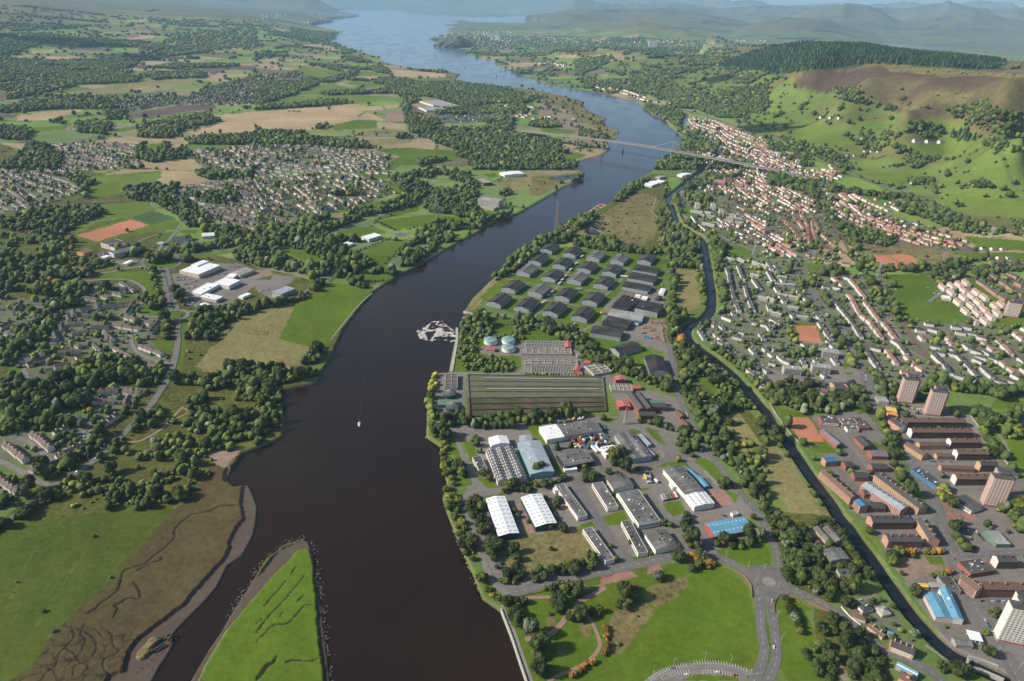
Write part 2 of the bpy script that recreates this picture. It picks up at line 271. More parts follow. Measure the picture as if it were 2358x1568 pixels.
C('o',"p: 1182,590 1250,555 1400,470 1500,400 1530,400 1530,590 1400,560 1240,555 1180,620 1110,700 1085,720");C('y',"p: 1180,598 1240,556 1230,560 1178,612 1120,680 1100,710 1075,716 1090,686 1150,630");C('e',"21: 800,430 1000,300 1200,200 1350,250 1330,600 1200,700 900,640 650,600 560,560")
C('g',"21: 0,980 60,930 200,790 350,720 500,700 850,750 1390,780 1400,990 1390,1080 1270,1180 1000,1100 900,1250 800,1300 860,1400 700,1460 600,1470 350,1400 210,1380 0,1310 -300,1170 -120,1020")
C('a',"21: 1000,1120 1400,1100 1420,1568 1000,1568 980,1440 820,1400 860,1250","22: 1200,0 1400,0 1590,330 1540,470 1480,350 1400,100 1220,60","22: 1250,140 1420,180 1520,330 1270,320");C('d',"21: 1180,1420 1420,1350 1430,1568 1330,1568 1200,1480")
C('g',"21: 1290,1330 1425,1320 1420,1370 1270,1380","21: 650,1500 730,1450 720,1568 850,1568 1000,1568","22: 700,0 960,0 1240,60 1300,110 1420,320 1480,380 1250,330 1180,300 900,190 850,100","22: 1290,60 1380,130 1250,60","22: 1510,350 1640,480 1560,460")
C('y',"21: 1460,900 1680,920 1730,1000 1740,1250 1600,1330 1540,1250 1500,1100")
C('o',"21: 1420,780 1760,900 1680,920 1460,900","21: 1380,200 1480,230 1530,500 1700,600 1760,900 1420,790","22: 1500,100 1700,50 2050,400 2358,900 2358,1568 2200,1400 1950,1050 1700,700 1560,450")
C('y',"22: 1920,690 2080,650 2300,950 2358,1100 2358,1320 2200,1200 2050,900","32: -10,900 120,1000 250,1150 330,1300 430,1420 500,1568 200,1568 0,1300","33: 120,0 560,0 560,60 350,130 200,130")
C('g',"22: 1680,170 1850,250 2040,400 2000,480 1830,480 1780,420 1700,300","32: 60,610 400,690 480,830 560,980 300,960")
C('r',"32: 160,705 380,705 520,935 300,925","31: 250,1430 450,1435 490,1568 300,1568","32: 300,0 490,0 520,35 380,15","31: 930,785 1090,780 1270,905 1060,905","31: 1115,775 1300,780 1510,905 1290,905")
C('g',"p: 1072,745 1090,730 1300,745 1360,790 1420,860 1380,870 1190,850 1060,862 1045,856 1050,790")
C('a',"12: 2060,70 2100,50 2358,-40 2358,140 2200,140 2080,120","22: 0,-60 60,20 560,-10 640,140 640,220 700,330 0,330 0,300 80,290 90,150 0,130","22: 640,200 900,280 900,330 1100,420 1500,520 1560,640 1640,830 1500,780 1300,760 1000,700 900,400 760,320 640,290","12: 1640,300 1930,300 1930,720 1740,700 1640,600","12: 1740,290 2358,300 2358,320 1750,320")
C('a',"22: 0,690 950,700 1300,740 1640,830 1740,970 1800,1000 2100,1400 2240,1568 0,1568","12: 1780,800 2358,740 2358,1568 1850,1568 1950,1400 1900,1200 2050,1250 1900,900","p: 1060,1040 1180,1080 1768,1176 1700,1200 1760,1290 1620,1275 1480,1310 1370,1320 1180,1370 1150,1350 1090,1230")
C('g',"22: 130,790 250,760 400,740 250,800 340,900 320,980 220,930","22: 350,1050 500,1240 430,1250 350,1100","12: 1920,930 2000,930 2050,1100 2030,1190 1980,1150","12: 1780,930 1850,920 1920,1110 1890,1130 1780,1000","12: 1840,1260 1990,1250 2000,1330 1860,1340","12: 2030,1240 2230,1300 2240,1360 2140,1360 2060,1300","12: 2100,1440 2290,1400 2300,1430 2100,1450","22: 1080,820 1160,810 1220,850 1120,870","22: 1220,800 1380,830 1330,840 1430,960 1330,940","22: 1000,970 1100,1100 1370,1040 1370,1080 1140,1130 1060,1100","22: 1320,1170 1450,1110 1640,1120 1740,1260 1600,1150","22: 1710,1070 1850,1110 2000,1300 1970,1330 1900,1300 1690,1120","22: 860,1140 820,1190 760,1190","22: 810,1300 900,1400 1270,1350 1280,1370 1100,1390 960,1430 980,1500 900,1400","22: 1390,1500 1550,1470 1600,1568 1430,1568","23: 620,140 780,70 830,110 800,160 680,170 640,200","23: 830,50 1040,0 1100,130 880,130","23: 1430,0 1610,0 1600,20 1480,50","23: 1110,90 1380,140 1160,180 1300,330 1250,300 1130,120","23: 1090,440 1300,360 1450,390 1140,475","23: 1870,360 2358,300 2330,540 2150,500 1960,430","22: 1110,1180 1240,1180 1150,1210","22: 640,140 770,190 650,200","22: 820,700 990,720 900,760 820,740","22: 1750,1340 1850,1340 1810,1260","22: 1950,1370 2100,1420 2060,1500")
C('s',"22: 1800,1370 1930,1345 2040,1500 1880,1530 1850,1450");C('d',"22: 400,1480 500,1500 540,1568 380,1568","23: 1710,60 1830,30 1840,60 1730,90");C('s',"23: 100,0 140,0 215,200 130,215","22: 0,1520 60,1500 100,1568 0,1568","12: 2340,1500 2358,1568 2340,1568")
C('e',"23: 0,200 260,220 330,190 500,160 620,150 700,290 800,440 850,520 600,440 300,560 0,620","13: 2180,200 2358,250 2358,620 2300,600 2250,400");C('G',"13: 2090,240 2180,200 2200,230")
C('g',"23: 0,780 300,730 850,570 1100,540 1600,470 2000,540 2180,700 2220,900 2290,1150 2330,1300 2200,1568; p: 1640,1900 1330,1900 1215,1568 1190,1480 1165,1400 1172,1380","p: 1150,1390 1179,1372")
C('s',"23: 560,690 640,660 730,720 650,730","23: 820,610 1090,550 1160,600 1000,650 820,690","23: 1260,520 1360,500 1400,555 1250,590","23: 740,690 820,680 820,700")
C('e',"23: 1200,760 1280,690 1450,650 1640,600 1620,690 1520,800 1330,890 1240,840","23: 1200,840 1330,910 1200,1080 1080,1230 990,1320 900,1310 890,1150 880,1050 940,930","23: 320,1000 350,960 400,960 410,1050 350,1090 320,1070","23: 620,1040 690,1010 730,1060 720,1170 660,1150","23: 410,1260 470,1240 520,1310 490,1360 430,1320")
C('a',"23: 1250,1568 1400,1470 1600,1410 1800,1390 2050,1420 2180,1470 2160,1520; p: 1725,1568 1700,1640 1500,1640");C('g',"23: 1560,1568 1680,1510 1900,1515 2080,1530 2100,1568")
C('g',"33: 60,820 100,765 200,780 300,850 400,900 350,930 420,1100 460,1300 520,1500 540,1568 200,1568 100,1430 130,1200 90,960","33: -20,340 0,330 30,400 30,480 0,530 -30,500","33: 990,650 1050,680 1090,720 1050,750","33: 1460,1230 1640,1380 1600,1390","33: -100,800 -10,1000 40,1200 40,1350 0,1410 -60,1100","33: 1830,1300 2060,1340 2110,1420 2000,1410","33: 1690,1420 2000,1500 2150,1568 1900,1568 1750,1500")
C('o',"33: -10,60 100,0 700,60 900,420 1000,640 650,700 560,850 300,740 130,600 100,440","33: 420,900 680,960 1000,1100 1100,1350 1150,1568 540,1568 480,1300 430,1100")
C('d',"33: 1160,440 1400,420 1560,460 1640,540 1400,620 1280,640 1200,560","33: 600,1360 680,1400 760,1568 690,1568");C('a',"33: 330,190 480,150 700,420 640,480 500,440","33: 640,540 780,530 860,590 830,620 680,610","33: 690,830 1040,750 900,830 840,870")
C('b',"33: 700,880 1010,790 1150,900 1250,1050 1200,1180 1340,1200 1340,1350 1150,1250 850,1050")
C('g',"33: 1440,430 1600,420 1650,490 1500,500","33: 1020,210 1060,220 1110,330 980,230","33: 700,60 800,100 1000,330 1030,400 900,300","33: 1700,130 1800,180 1840,250 1780,260","33: 1740,280 1860,280 1890,340 1790,370","33: 2130,540 2270,530 2358,640 2170,620")
C('b',"p: 1560,300 1620,290 1800,370 1940,430 1930,600 1900,650 1700,620 1600,520 1570,450","p: 1665,600 2060,640 2060,900 1800,930 1600,760 1610,740 1670,720","p: 1890,440 2240,560 2200,580 1920,520","p: 2020,640 2700,640 2700,900 2010,890","p: 1870,640 1960,660 2130,900 2000,900","p: 1300,250 1300,250 1310,250")
C('a',"32: 400,700 500,690 860,650 960,720 1130,980 1040,980 1160,1200 1300,1568 800,1568 640,1300 500,1030 700,1000 560,900 480,830","32: 1000,500 1200,560 1500,600 1750,620 1860,700 2250,1250 2358,1300 2358,1568 1500,1568 1300,1100 1150,800","33: 700,-10 2500,-10 2500,1700 2100,1568 2100,1440 1700,1300 1560,1100 1300,700 1250,660 1650,540 1600,420 1100,380 900,60","32: 560,60 700,100 870,330 800,450 500,430 0,380 0,250 200,330 500,330")
C('s',"33: 1640,20 1900,20 1930,90 1680,100","32: 1560,1400 1640,1568 1700,1568 1640,1450");C('d',"32: 750,870 850,870 1150,1130 1200,1200 960,1180 850,1050","32: 700,1100 950,1300 1000,1450 880,1400 720,1200")
C('g',"32: 2200,920 2500,900 2500,1200 2358,1180 2250,1100","32: 2090,540 2358,560 2358,600 2150,640 2050,620","32: 300,960 560,985 600,1000 720,1000 730,1030 480,1040 380,990","32: 960,930 1100,980 1120,1010 980,980","32: 2000,800 2100,840 2200,1000 2150,1020 2050,900","31: 1070,970 1470,945 1580,1110 1700,1200 1870,1400 1600,1420 1240,1360 1180,1250 1170,1130","31: 1840,960 1900,1000 1930,1070 1850,1040","31: 260,840 580,880 560,930 400,920","31: 1700,760 2700,760 2700,830 2050,810 1830,800","21: 1950,680 2100,700 2330,800 2100,800 1960,760","21: 1600,340 1680,340 1700,420 1780,550 1660,490 1600,400","21: 2050,660 2200,660 2180,690","21: 1850,560 2050,570 2060,620","32: 700,290 780,290 790,330 730,330","32: 690,200 740,200 760,240 700,270","32: 810,630 900,620 930,650 850,680","31: 200,1480 260,1410 280,1500 240,1560","31: 1830,1000 2500,1300 2500,1500 2100,1450 1860,1400","33: 1430,1250 1500,1270","31: 1800,600 2700,680 2700,740 1960,740")
C('e',"31: 790,660 1200,680 1700,750 1730,800 1520,880 1300,780 930,775 850,730","31: 680,550 900,570 960,620 760,600")
C('x',"31: 1500,420 2030,560 1980,600 1700,500")
C('g','31: 200,1480 260,1400 460,1410 500,1568 260,1568')
C('r','31: 250,1430 450,1435 490,1568 300,1568','32: 300,0 490,0 520,35 380,15')
C('H',"p: 1560,150 1750,120 1800,170 1950,220 2100,280 2358,330 2700,400 2700,560 2358,540 2200,500 2000,420 1800,340 1700,300 1650,230 1560,200","20: 850,620 930,540 1200,560 1600,510 1750,520 1600,640 1300,700 900,700","20: 1110,760 1500,740 1700,640 2100,660 2050,760 1800,830 1500,780 1200,790","20: 650,700 800,690 900,740 660,730","20: 220,540 550,530 570,560 210,565")
C('G',"30: 1180,1290 1350,1290 1650,1330 1770,1420 1400,1440 1200,1330","30: 180,1250 500,1160 700,1230 750,1330 500,1330 250,1290","31: 880,30 1400,0 1260,130 1150,150","31: 1660,210 2358,300 2358,470 1900,360 1780,280")
C('h',"30: 290,700 420,620 800,640 1000,600 2358,700 2700,700 2700,1300 2358,1300 2100,1180 1700,1100 1400,1100 1100,950 900,830 700,850 450,850 310,800");C('e',"30: 1000,595 1800,620 2358,700 2358,730 1600,720 1100,680","30: 1500,820 1900,850 1800,960 1600,940","30: 1780,480 2000,480 2358,530 2358,640 2100,590 1900,540","30: 1150,900 1350,960 1500,1000 1300,980")
C('f',"30: -250,520 0,445 300,400 900,420 1500,460 2100,560 2200,580 2080,640 1300,600 1000,580 300,660 100,690 -100,650 -400,620 -400,560","20: 2180,490 2358,450 2358,500 2250,510","20: 1600,560 1950,540 2250,520 2358,560 2358,640 1950,610 1600,600")
C('h',"20: 670,240 1000,210 1300,190 1700,230 1500,290 1200,280 900,270","20: 400,490 700,470 900,490 700,510","20: 1740,530 1900,500 2050,520")
C('t',"20: 1400,418 1770,412 1760,424 1400,428","20: 1820,430 2050,428 2030,450 1840,448");C('d',"20: 950,530 1000,500 1220,505 1300,515 1200,535 1060,540")
C('G',"20: 1240,280 1400,270 1750,310 1770,340 1500,355 1300,350","20: 0,240 380,230 650,270 1000,320 700,350 0,310","20: 1100,295 1220,300 1300,340 1100,350")
# terrain height: surveyed spot heights (map x, map y, metres)
SPOT=[(x,y,4)for x,y in LEFT[::4]+FAR[::4]if y>60]+[(0,1500,5),(0,1200,6),(0,1000,14),(100,800,20),(300,900,10),(300,700,18),(450,780,8),(600,760,5),(700,640,6),(500,560,12),(300,560,20),(100,560,26),(-300,900,26),(-400,560,30),(600,450,25),(300,400,35),(100,380,40),(800,430,22),(950,480,8),(1050,420,12),(1150,380,10),(900,330,30),(700,300,35),(500,270,35),(300,300,40),(100,250,50),(-400,300,50),(1200,300,10),(1000,250,22),(1150,230,8),(900,180,18),(700,200,28),(500,180,30),(300,200,35),(100,180,45),(0,150,55),(800,130,35),(600,120,60),(400,120,80),(200,110,95),(0,100,120),(650,80,90),(500,70,120),(300,60,150),(100,50,190),(-300,120,150),(-300,60,330),(200,20,250),(60,10,330),(-300,0,470),(350,30,210),(600,45,170),(700,35,110),(500,30,210),(1500,1500,5),(1300,1200,5),(1500,900,5),(1300,760,4.5),(1450,640,4.5),(1450,500,4.5),(1700,1100,5),(1900,1300,6),(2300,1500,6),(2200,1100,7),(2000,800,10),(2300,800,16),(1750,650,9),(1620,480,8),(1600,400,9),(1700,420,16),(1850,540,18),(2050,500,28),(2200,620,24),(2358,640,22),(2600,700,25),(2000,430,30),(1800,370,30),(1700,300,28),(1600,255,18),(2200,500,40),(2358,560,42),(2700,620,50),(1850,300,55),(2000,350,60),(2150,400,65),(2300,470,65),(2600,520,70),(1750,250,70),(1900,270,95),(2050,300,120),(2200,350,105),(2358,400,105),(2600,420,120),(1650,200,95),(1800,205,170),(1930,235,195),(2080,262,212),(2230,300,205),(2358,330,212),(2600,340,210),(1870,160,285),(1990,190,272),(2130,210,280),(2280,225,310),(2500,240,320),(1760,140,220),(1650,135,170),(1950,140,330),(2100,150,335),(2250,160,335),(2358,168,330),(2600,180,340),(1800,103,345),(1950,107,345),(2100,119,350),(2250,132,350),(2358,143,350),(2600,160,360),(1720,112,255),(1660,112,150),(1550,180,80),(1500,215,25),(1450,180,60),(1420,165,70),(1560,130,160),(1480,127,175),(1400,127,150),(1340,120,130),(1280,115,110),(1260,140,25),(1350,200,8),(1200,140,6),(1180,110,8),(1120,110,10),(1300,105,25),(1500,112,60),(1620,112,100),(1400,96,15),(1250,95,10),(1600,98,20),(1700,96,30),(1150,80,20),(1250,70,60),(1400,62,170),(1500,58,150),(1600,75,60),(1350,80,50),(1120,60,15),(1500,88,30),(1750,92,20)]
s=np.array(SPOT,float);sx,sy=unp(s[:,0],s[:,1],s[:,2]);sz=s[:,2]
hid=np.array([(2300,9500,40),(4500,9500,60),(6500,9500,60),(9000,9500,120),(3500,12000,12),(6500,12500,10),(10000,13000,15),(3000,15500,12),(8000,17000,12),(15000,20000,30),(500,20000,5),(-3000,24000,5),(-14000,22000,420),(-22000,26000,450),(5000,22000,60)],float)
sx=np.r_[sx,hid[:,0]];sy=np.r_[sy,hid[:,1]];sz=np.r_[sz,hid[:,2]]
def _warp(x,y):r=np.hypot(x,y)+1;k=np.log(r/400)/r;return x*k*3.2,y*k*3.2
SWX,SWY=_warp(sx,sy)
_d=np.hypot(SWX[:,None]-SWX,SWY[:,None]-SWY);_C=.045
_A=-np.sqrt(_d**2+_C**2);_n=len(sz);_lg=np.log1p(np.maximum(sz,0)/12)
_M=np.zeros((_n+1,_n+1));_M[:_n,:_n]=_A+np.eye(_n)*.0;_M[:_n,_n]=1;_M[_n,:_n]=1
_W=np.linalg.solve(_M+np.diag([-.002]*_n+[0]),np.r_[_lg,0])
def idw(x,y):
 wx,wy=_warp(x,y);shp=wx.shape;wx=wx.ravel();wy=wy.ravel();out=np.empty(wx.size)
 for i in range(0,wx.size,40000):
  d2=(wx[i:i+40000,None]-SWX)**2+(wy[i:i+40000,None]-SWY)**2
  out[i:i+40000]=-np.sqrt(d2+_C**2)@_W[:-1]+_W[-1]
 z=np.expm1(np.clip(out,0,4.2))*12
 return np.clip(z,3.6,520).reshape(shp)
RANGES=[(15500,2200,[(1150,0),(1250,60),(1340,150),(1450,260),(1560,170),(1640,60),(1720,0)]),(21000,2600,[(1100,0),(1200,150),(1290,240),(1400,300),(1500,330),(1620,260),(1700,160),(1800,0)]),(19500,2600,[(1640,0),(1700,190),(1790,380),(1880,350),(1960,170),(2040,0)]),(24500,3200,[(1760,0),(1860,480),(1920,600),(1980,500),(2060,300),(2130,420),(2220,560),(2300,420),(2400,300),(2600,350),(2800,200)]),(29500,3200,[(-600,300),(-200,350),(140,430),(300,380),(420,300),(560,400),(680,480),(760,0),(1230,0),(1300,520),(1380,420),(1500,640),(1620,520),(1700,560),(1800,470),(1900,560),(2050,520),(2150,700),(2260,480),(2400,700),(2700,600)]),(43000,4500,[(-600,450),(-200,400),(200,440),(350,560),(480,480),(600,610),(720,480),(880,600),(990,760),(1100,560),(1210,840),(1320,700),(1440,820),(1510,960),(1580,760),(1690,820),(1800,650),(1900,760),(2010,700),(2080,900),(2160,760),(2280,960),(2400,820),(2700,900)])]
def terrain(x,y,detail=True):
 r=np.hypot(x,y);z=idw(x,y)
 far=np.clip((r-2600)/3000,0,1)
 rough=np.clip((z-30)/150,0,1)
 az=x/np.maximum(y,1.0)
 if detail:
  z=z+far*((fbm(x/900,y/900,3,4)-.5)*(16+24*rough)*np.clip(z/25,0,1))+rough*(fbm(x/220,y/220,8,4)-.5)*22
 m=r>11000
 if m.any():
  mx=1179+az*(F*CP+784*SP)
  for k,(D,w,pr)in enumerate(RANGES):
   p=np.array(pr,float);q=np.where(m&(y>100),mx,-9999)
   hh=np.interp(q,p[:,0],p[:,1])
   n=fbm(x/2600,y/2600,31+k,5)-.5;n2=1-np.abs(2*fbm(x/1500,y/1500,77+k,4)-1)
   rr=(r-D-3000*(fbm(x/5000,y/5000,55+k,2)-.5))/w
   z=np.maximum(z,hh*np.exp(-rr**2)*(1.02+1.3*n+.45*(n2-.5))+0)
 return z
fill(water,LOCH,1)
waterS=blur(water,1)
def land_z(x,y):
 """final ground height incl. river bed"""
 z=terrain(x,y);px,py=proj(x,y,z)
 w=bilin(waterS,px,py);w=np.where((py<RY0)|(px<RX0)|(px>RX0+RW),0,w)
 lo=np.where(z<12,0.0,z-2.5)
 sea=(w>.3)&(px<1330)&(py<230)&(py>12)
 z=np.where(sea,4.0,z)
 return np.where(w>.02,np.maximum(z*(1-w)-4.5*w,-4)*(z<14)+(z>=14)*(z-5*w),z),px,py
def fieldcell(X,Y):return voro(X/330+.3*fbm(X/700,Y/700,12,2),Y/240,4)
def gz(x,y):
 return float(terrain(np.array([x],float),np.array([y],float))[0])
def at(px,py,dz=0.0,it=5):
 """map point -> place on the terrain"""
 z=5.0
 for _ in range(it):
  X,Y=unp(px,py,z+dz);z=gz(float(X),float(Y))
 X,Y=unp(px,py,z+dz);return float(X),float(Y),z
# ground sheet
def build_ground():
 th=np.radians(np.concatenate([np.arange(66,3.2,-.062)]));R1=CAMH/np.tan(th)
 R2=np.geomspace(R1[-1]*1.004,62000,250);R=np.r_[R1,R2];nr=len(R)
 nc=1250;u=np.linspace(-1,1,nc)
 wide=np.interp(R,[260,900,3000,10000,60000],[1.9,1.35,.98,.88,.86])
 Y=np.repeat(R[:,None],nc,1);X=wide[:,None]*R[:,None]*u[None,:]
 z,px,py=land_z(X,Y)
 c=samp(cls,px,py)
 pal=np.array([COLS[k]for k in KEYS],np.float32)
 jx=(fbm(X/14,Y/14,90,2)-.5)*5;jy=(fbm(X/14,Y/14,91,2)-.5)*3
 k_=((px>1400)&(py<340))*46;jx=jx*(py>250)+k_*(fbm(X/260,Y/260,97,4)-.5)*1.6;jy=jy*(py>250)+k_*(fbm(X/260,Y/260,98,4)-.5)*.7
 c=samp(cls,px+jx,py+jy);col=pal[c]
 r=np.hypot(X,Y)
 f1,f2,idx=fieldcell(X,Y)
 fpal=np.array([(.105,.17,.035),(.12,.19,.035),(.10,.15,.045),(.15,.17,.06),(.115,.175,.05),(.24,.19,.11),(.085,.13,.03),(.13,.18,.045),(.11,.09,.065),(.17,.16,.08)])
 fc=fpal[(idx*9.99).astype(int)]*1.2
 hedge=np.clip(1-(f2-f1)/.05,0,1)[...,None];fc=fc*(1-hedge)+np.array((.035,.055,.02))*hedge
 moor=np.clip((z-120)/110+(fbm(X/1500,Y/1500,60,4)-.5)*1.6,0,1)[...,None]
 mc=np.array((.125,.085,.04))*(1-fbm(X/600,Y/600,21,4)[...,None])+np.array((.13,.135,.055))*fbm(X/600,Y/600,21,4)[...,None]
 rural=fc*(1-moor)+mc*moor
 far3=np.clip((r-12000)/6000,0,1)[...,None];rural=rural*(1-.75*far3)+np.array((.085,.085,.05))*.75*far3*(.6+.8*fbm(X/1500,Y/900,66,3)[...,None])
 wd=np.clip((fbm(X/800,Y/350,40,4)-.67)*20,0,1)[...,None]*(r>5000)[...,None]
 rural=rural*(1-wd)+np.array((.032,.05,.02))*wd
 is0=(c==0)|(py<RY0)|(px<RX0+2)|(px>RX0+RW-3)|(py>RY0+RH-3)
 far=is0&(r>1500);col=np.where(far[...,None],rural,col)
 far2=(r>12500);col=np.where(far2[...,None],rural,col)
 hh=(c==KEYS.index('H'));vein=hedge*.6
 br=np.clip((fbm(X/260,Y/160,33,5)-.52)*7,0,1)[...,None]
 col=np.where(hh[...,None],col*(1-.55*br)+np.array((.11,.075,.04))*.55*br,col)
 col=np.where(hh[...,None],col*(1-vein)+np.array((.07,.075,.03))*vein,col)
 mo=(c==KEYS.index('h'));yy=np.clip((fbm(X/300,Y/300,35,5)-.47)*6,0,1)[...,None]
 col=np.where(mo[...,None],col*(1-.7*yy)+np.array((.125,.112,.05))*.7*yy,col)
 q1,q2,q3=voro(X/17+fbm(X/9,Y/9,51,2)*.8,Y/17+fbm(X/9,Y/9,52,2)*.8,13);crk=(c==KEYS.index('m'))&(px<330)&(py>1435+(px-200)*.3)&(q2-q1<.075)
 col=np.where(crk[...,None],np.array((.04,.03,.018)),col)
 w=bilin(waterS,px,py)[...,None];near=(py>140)[...,None]
 k=np.clip(w*2.2,0,1)*near;col=col*(1-k)+np.array((.10,.08,.062))*k
 z=np.where(((c==KEYS.index('u'))|(c==KEYS.index('w')))&(z>0)&(r<1500),np.minimum(z,.35+1.6*(1-np.clip(w[...,0],0,1))*.6),z)
 z=z-np.where((c==KEYS.index('k'))&(z<12)&(z>.5),1.1,0)
 amp=np.array([{'g':.38,'L':.38,'G':.4,'o':.9,'m':.55,'u':.3,'b':.5,'a':.3,'r':.15,'t':.35,'e':.9,'h':.8,'y':.55,'x':.1,'H':.35}.get(k,.4)for k in KEYS])[c]
 v=np.stack([X,Y,z],-1).reshape(-1,3)
 i=np.arange(nr*nc).reshape(nr,nc)
 f=np.stack([i[:-1,:-1],i[:-1,1:],i[1:,1:],i[1:,:-1]],-1).reshape(-1,4)
 m=bpy.data.materials.new('ground_cover');nt,b=nodes(m)
 at_=N(nt,'ShaderNodeAttribute',attribute_name='cover');tc=N(nt,'ShaderNodeTexCoord');co=tc.outputs['Object']
 n1=noise(nt,.035,co,6,.7);n2=noise(nt,.16,co,4,.7);n3=noise(nt,.0045,co,4,.6)
 a1=N(nt,'ShaderNodeMath',operation='MULTIPLY_ADD');nt.links.new(n1,a1 .inputs[0]);a1 .inputs[1].default_value=1.5;a1 .inputs[2].default_value=-.75
 a2=N(nt,'ShaderNodeMath',operation='MULTIPLY_ADD');nt.links.new(n2,a2 .inputs[0]);a2 .inputs[1].default_value=2.4;a2 .inputs[2].default_value=-1.2
 a3=N(nt,'ShaderNodeMath',operation='ADD');nt.links.new(a1 .outputs[0],a3 .inputs[0]);nt.links.new(a2 .outputs[0],a3 .inputs[1])
 a4=N(nt,'ShaderNodeMath',operation='MULTIPLY');nt.links.new(a3 .outputs[0],a4 .inputs[0]);nt.links.new(at_.outputs['Alpha'],a4 .inputs[1])
 a5=N(nt,'ShaderNodeMath',operation='MULTIPLY_ADD');nt.links.new(n3,a5 .inputs[0]);a5 .inputs[1].default_value=1.0;a5 .inputs[2].default_value=.5
 a6=N(nt,'ShaderNodeMath',operation='ADD',use_clamp=False);nt.links.new(a4 .outputs[0],a6 .inputs[0]);nt.links.new(a5 .outputs[0],a6 .inputs[1])
 a7=N(nt,'ShaderNodeMath',operation='MAXIMUM');nt.links.new(a6 .outputs[0],a7 .inputs[0]);a7 .inputs[1].default_value=.25
 sc=N(nt,'ShaderNodeVectorMath',operation='SCALE');nt.links.new(at_.outputs['Color'],sc.inputs[0]);nt.links.new(a7 .outputs[0],sc.inputs['Scale'])
 hs=N(nt,'ShaderNodeHueSaturation');nt.links.new(sc.outputs[0],hs.inputs['Color'])
 h1=N(nt,'ShaderNodeMath',operation='MULTIPLY_ADD');nt.links.new(noise(nt,.012,co,5,.7),h1 .inputs[0]);h1 .inputs[1].default_value=.09;h1 .inputs[2].default_value=.455
 nt.links.new(h1 .outputs[0],hs.inputs['Hue'])
 nt.links.new(hs.outputs[0],b.inputs['Base Color']);b.inputs['Roughness'].default_value=.95;b.inputs['Specular IOR Level'].default_value=.1
 bp=N(nt,'ShaderNodeBump');bp.inputs['Strength'].default_value=.5;bp.inputs['Distance'].default_value=1.2;nt.links.new(n2,bp.inputs['Height']);nt.links.new(bp.outputs[0],b.inputs['Normal'])
 me=mesh_np('ground',v,f,m)
 ca=me.color_attributes.new('cover','FLOAT_COLOR','POINT')
 ca.data.foreach_set('color',np.concatenate([col.reshape(-1,3),amp.reshape(-1,1)],1).astype(np.float32).ravel())
 me.polygons.foreach_set('use_smooth',np.ones(len(f),bool))
 tag(obj('ground',me),kind='structure')
build_ground()
# water
def water_mat(name,deep,rough,bump,scale):
 m=bpy.data.materials.new(name);nt,b=nodes(m);tc=N(nt,'ShaderNodeTexCoord');co=tc.outputs['Object']
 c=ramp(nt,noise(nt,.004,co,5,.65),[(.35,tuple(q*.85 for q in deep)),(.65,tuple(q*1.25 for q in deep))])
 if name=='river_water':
  sx_=N(nt,'ShaderNodeSeparateXYZ');nt.links.new(co,sx_.inputs[0]);mr=N(nt,'ShaderNodeMapRange');mr.inputs[1].default_value=1300;mr.inputs[2].default_value=7500;nt.links.new(sx_.outputs[1],mr.inputs[0]);c=mix(nt,mr.outputs[0],c,(.085,.135,.215))  # base colour turns paler and bluer far off, painting in the sky's reflection
 nt.links.new(c,b.inputs['Base Color'])
 mp=N(nt,'ShaderNodeMapping');mp.inputs['Scale'].default_value=(1,.35,1);mp.inputs['Rotation'].default_value=(0,0,-.5);nt.links.new(co,mp.inputs[0])
 sl=noise(nt,.0035,mp.outputs[0],5,.6)
 r=ramp(nt,sl,[(.44,(rough*1.0,)*3),(.52,(rough*.55,)*3),(.58,(rough*1.05,)*3)]);nt.links.new(r,b.inputs['Roughness'])
 b.inputs['IOR'].default_value=1.33
 w1=noise(nt,scale,mp.outputs[0],5,.65);w2=noise(nt,scale*.12,co,3,.5)
 ad=N(nt,'ShaderNodeMath',operation='MULTIPLY_ADD');nt.links.new(w2,ad.inputs[0]);ad.inputs[1].default_value=3;nt.links.new(w1,ad.inputs[2])
 bp=N(nt,'ShaderNodeBump');bp.inputs['Strength'].default_value=bump;bp.inputs['Distance'].default_value=1.0;nt.links.new(ad.outputs[0],bp.inputs['Height']);nt.links.new(bp.outputs[0],b.inputs['Normal'])
 return m
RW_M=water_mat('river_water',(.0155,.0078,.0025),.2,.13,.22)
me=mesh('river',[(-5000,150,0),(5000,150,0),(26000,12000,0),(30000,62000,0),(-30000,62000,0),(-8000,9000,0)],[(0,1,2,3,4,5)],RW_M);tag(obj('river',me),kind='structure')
CANW=water_mat('canal_water',(.010,.014,.018),.12,.1,.5)
X_,Y_=unp([p[0]for p in CANAL],[p[1]for p in CANAL],2);q_=smooth_path(np.stack([X_,Y_],1),5);t_=np.gradient(q_,axis=0);t_/=np.linalg.norm(t_,axis=1,keepdims=True);n_=np.stack([-t_[:,1],t_[:,0]],1)*9.5;i_=np.arange(len(q_)-1);L_=len(q_)
tag(obj('canal',mesh_np('canal',np.concatenate([np.c_[q_+n_,np.full(L_,1.2)],np.c_[q_-n_,np.full(L_,1.2)]]),np.stack([i_,i_+L_,i_+L_+1,i_+1],1),CANW)),kind='structure')
LM=water_mat('pond_water',(.018,.02,.022),.12,.15,.5)
def flat_poly(name,pts,z,mat,kind='structure'):
 from mathutils.geometry import tessellate_polygon
 X,Y=unp([p[0]for p in pts],[p[1]for p in pts],z);v=[(a,b,z)for a,b in zip(X,Y)]
 t=tessellate_polygon([[Vector(q)for q in v]]);me=mesh(name,v,[tuple(k)for k in t],mat)
 return tag(obj(name,me),kind=kind)
for q in PONDS[:3]:
 flat_poly('pond',q,2.6,LM)
for k in(3,5):
 q=PONDS[k];c=np.mean(q,0);z=at(c[0],c[1])[2]-1.2;cx,cy=np.mean(q,0);flat_poly('pond',[(cx+(a-cx)*1.15,cy+(b-cy)*1.15)for a,b in q],z,LM)
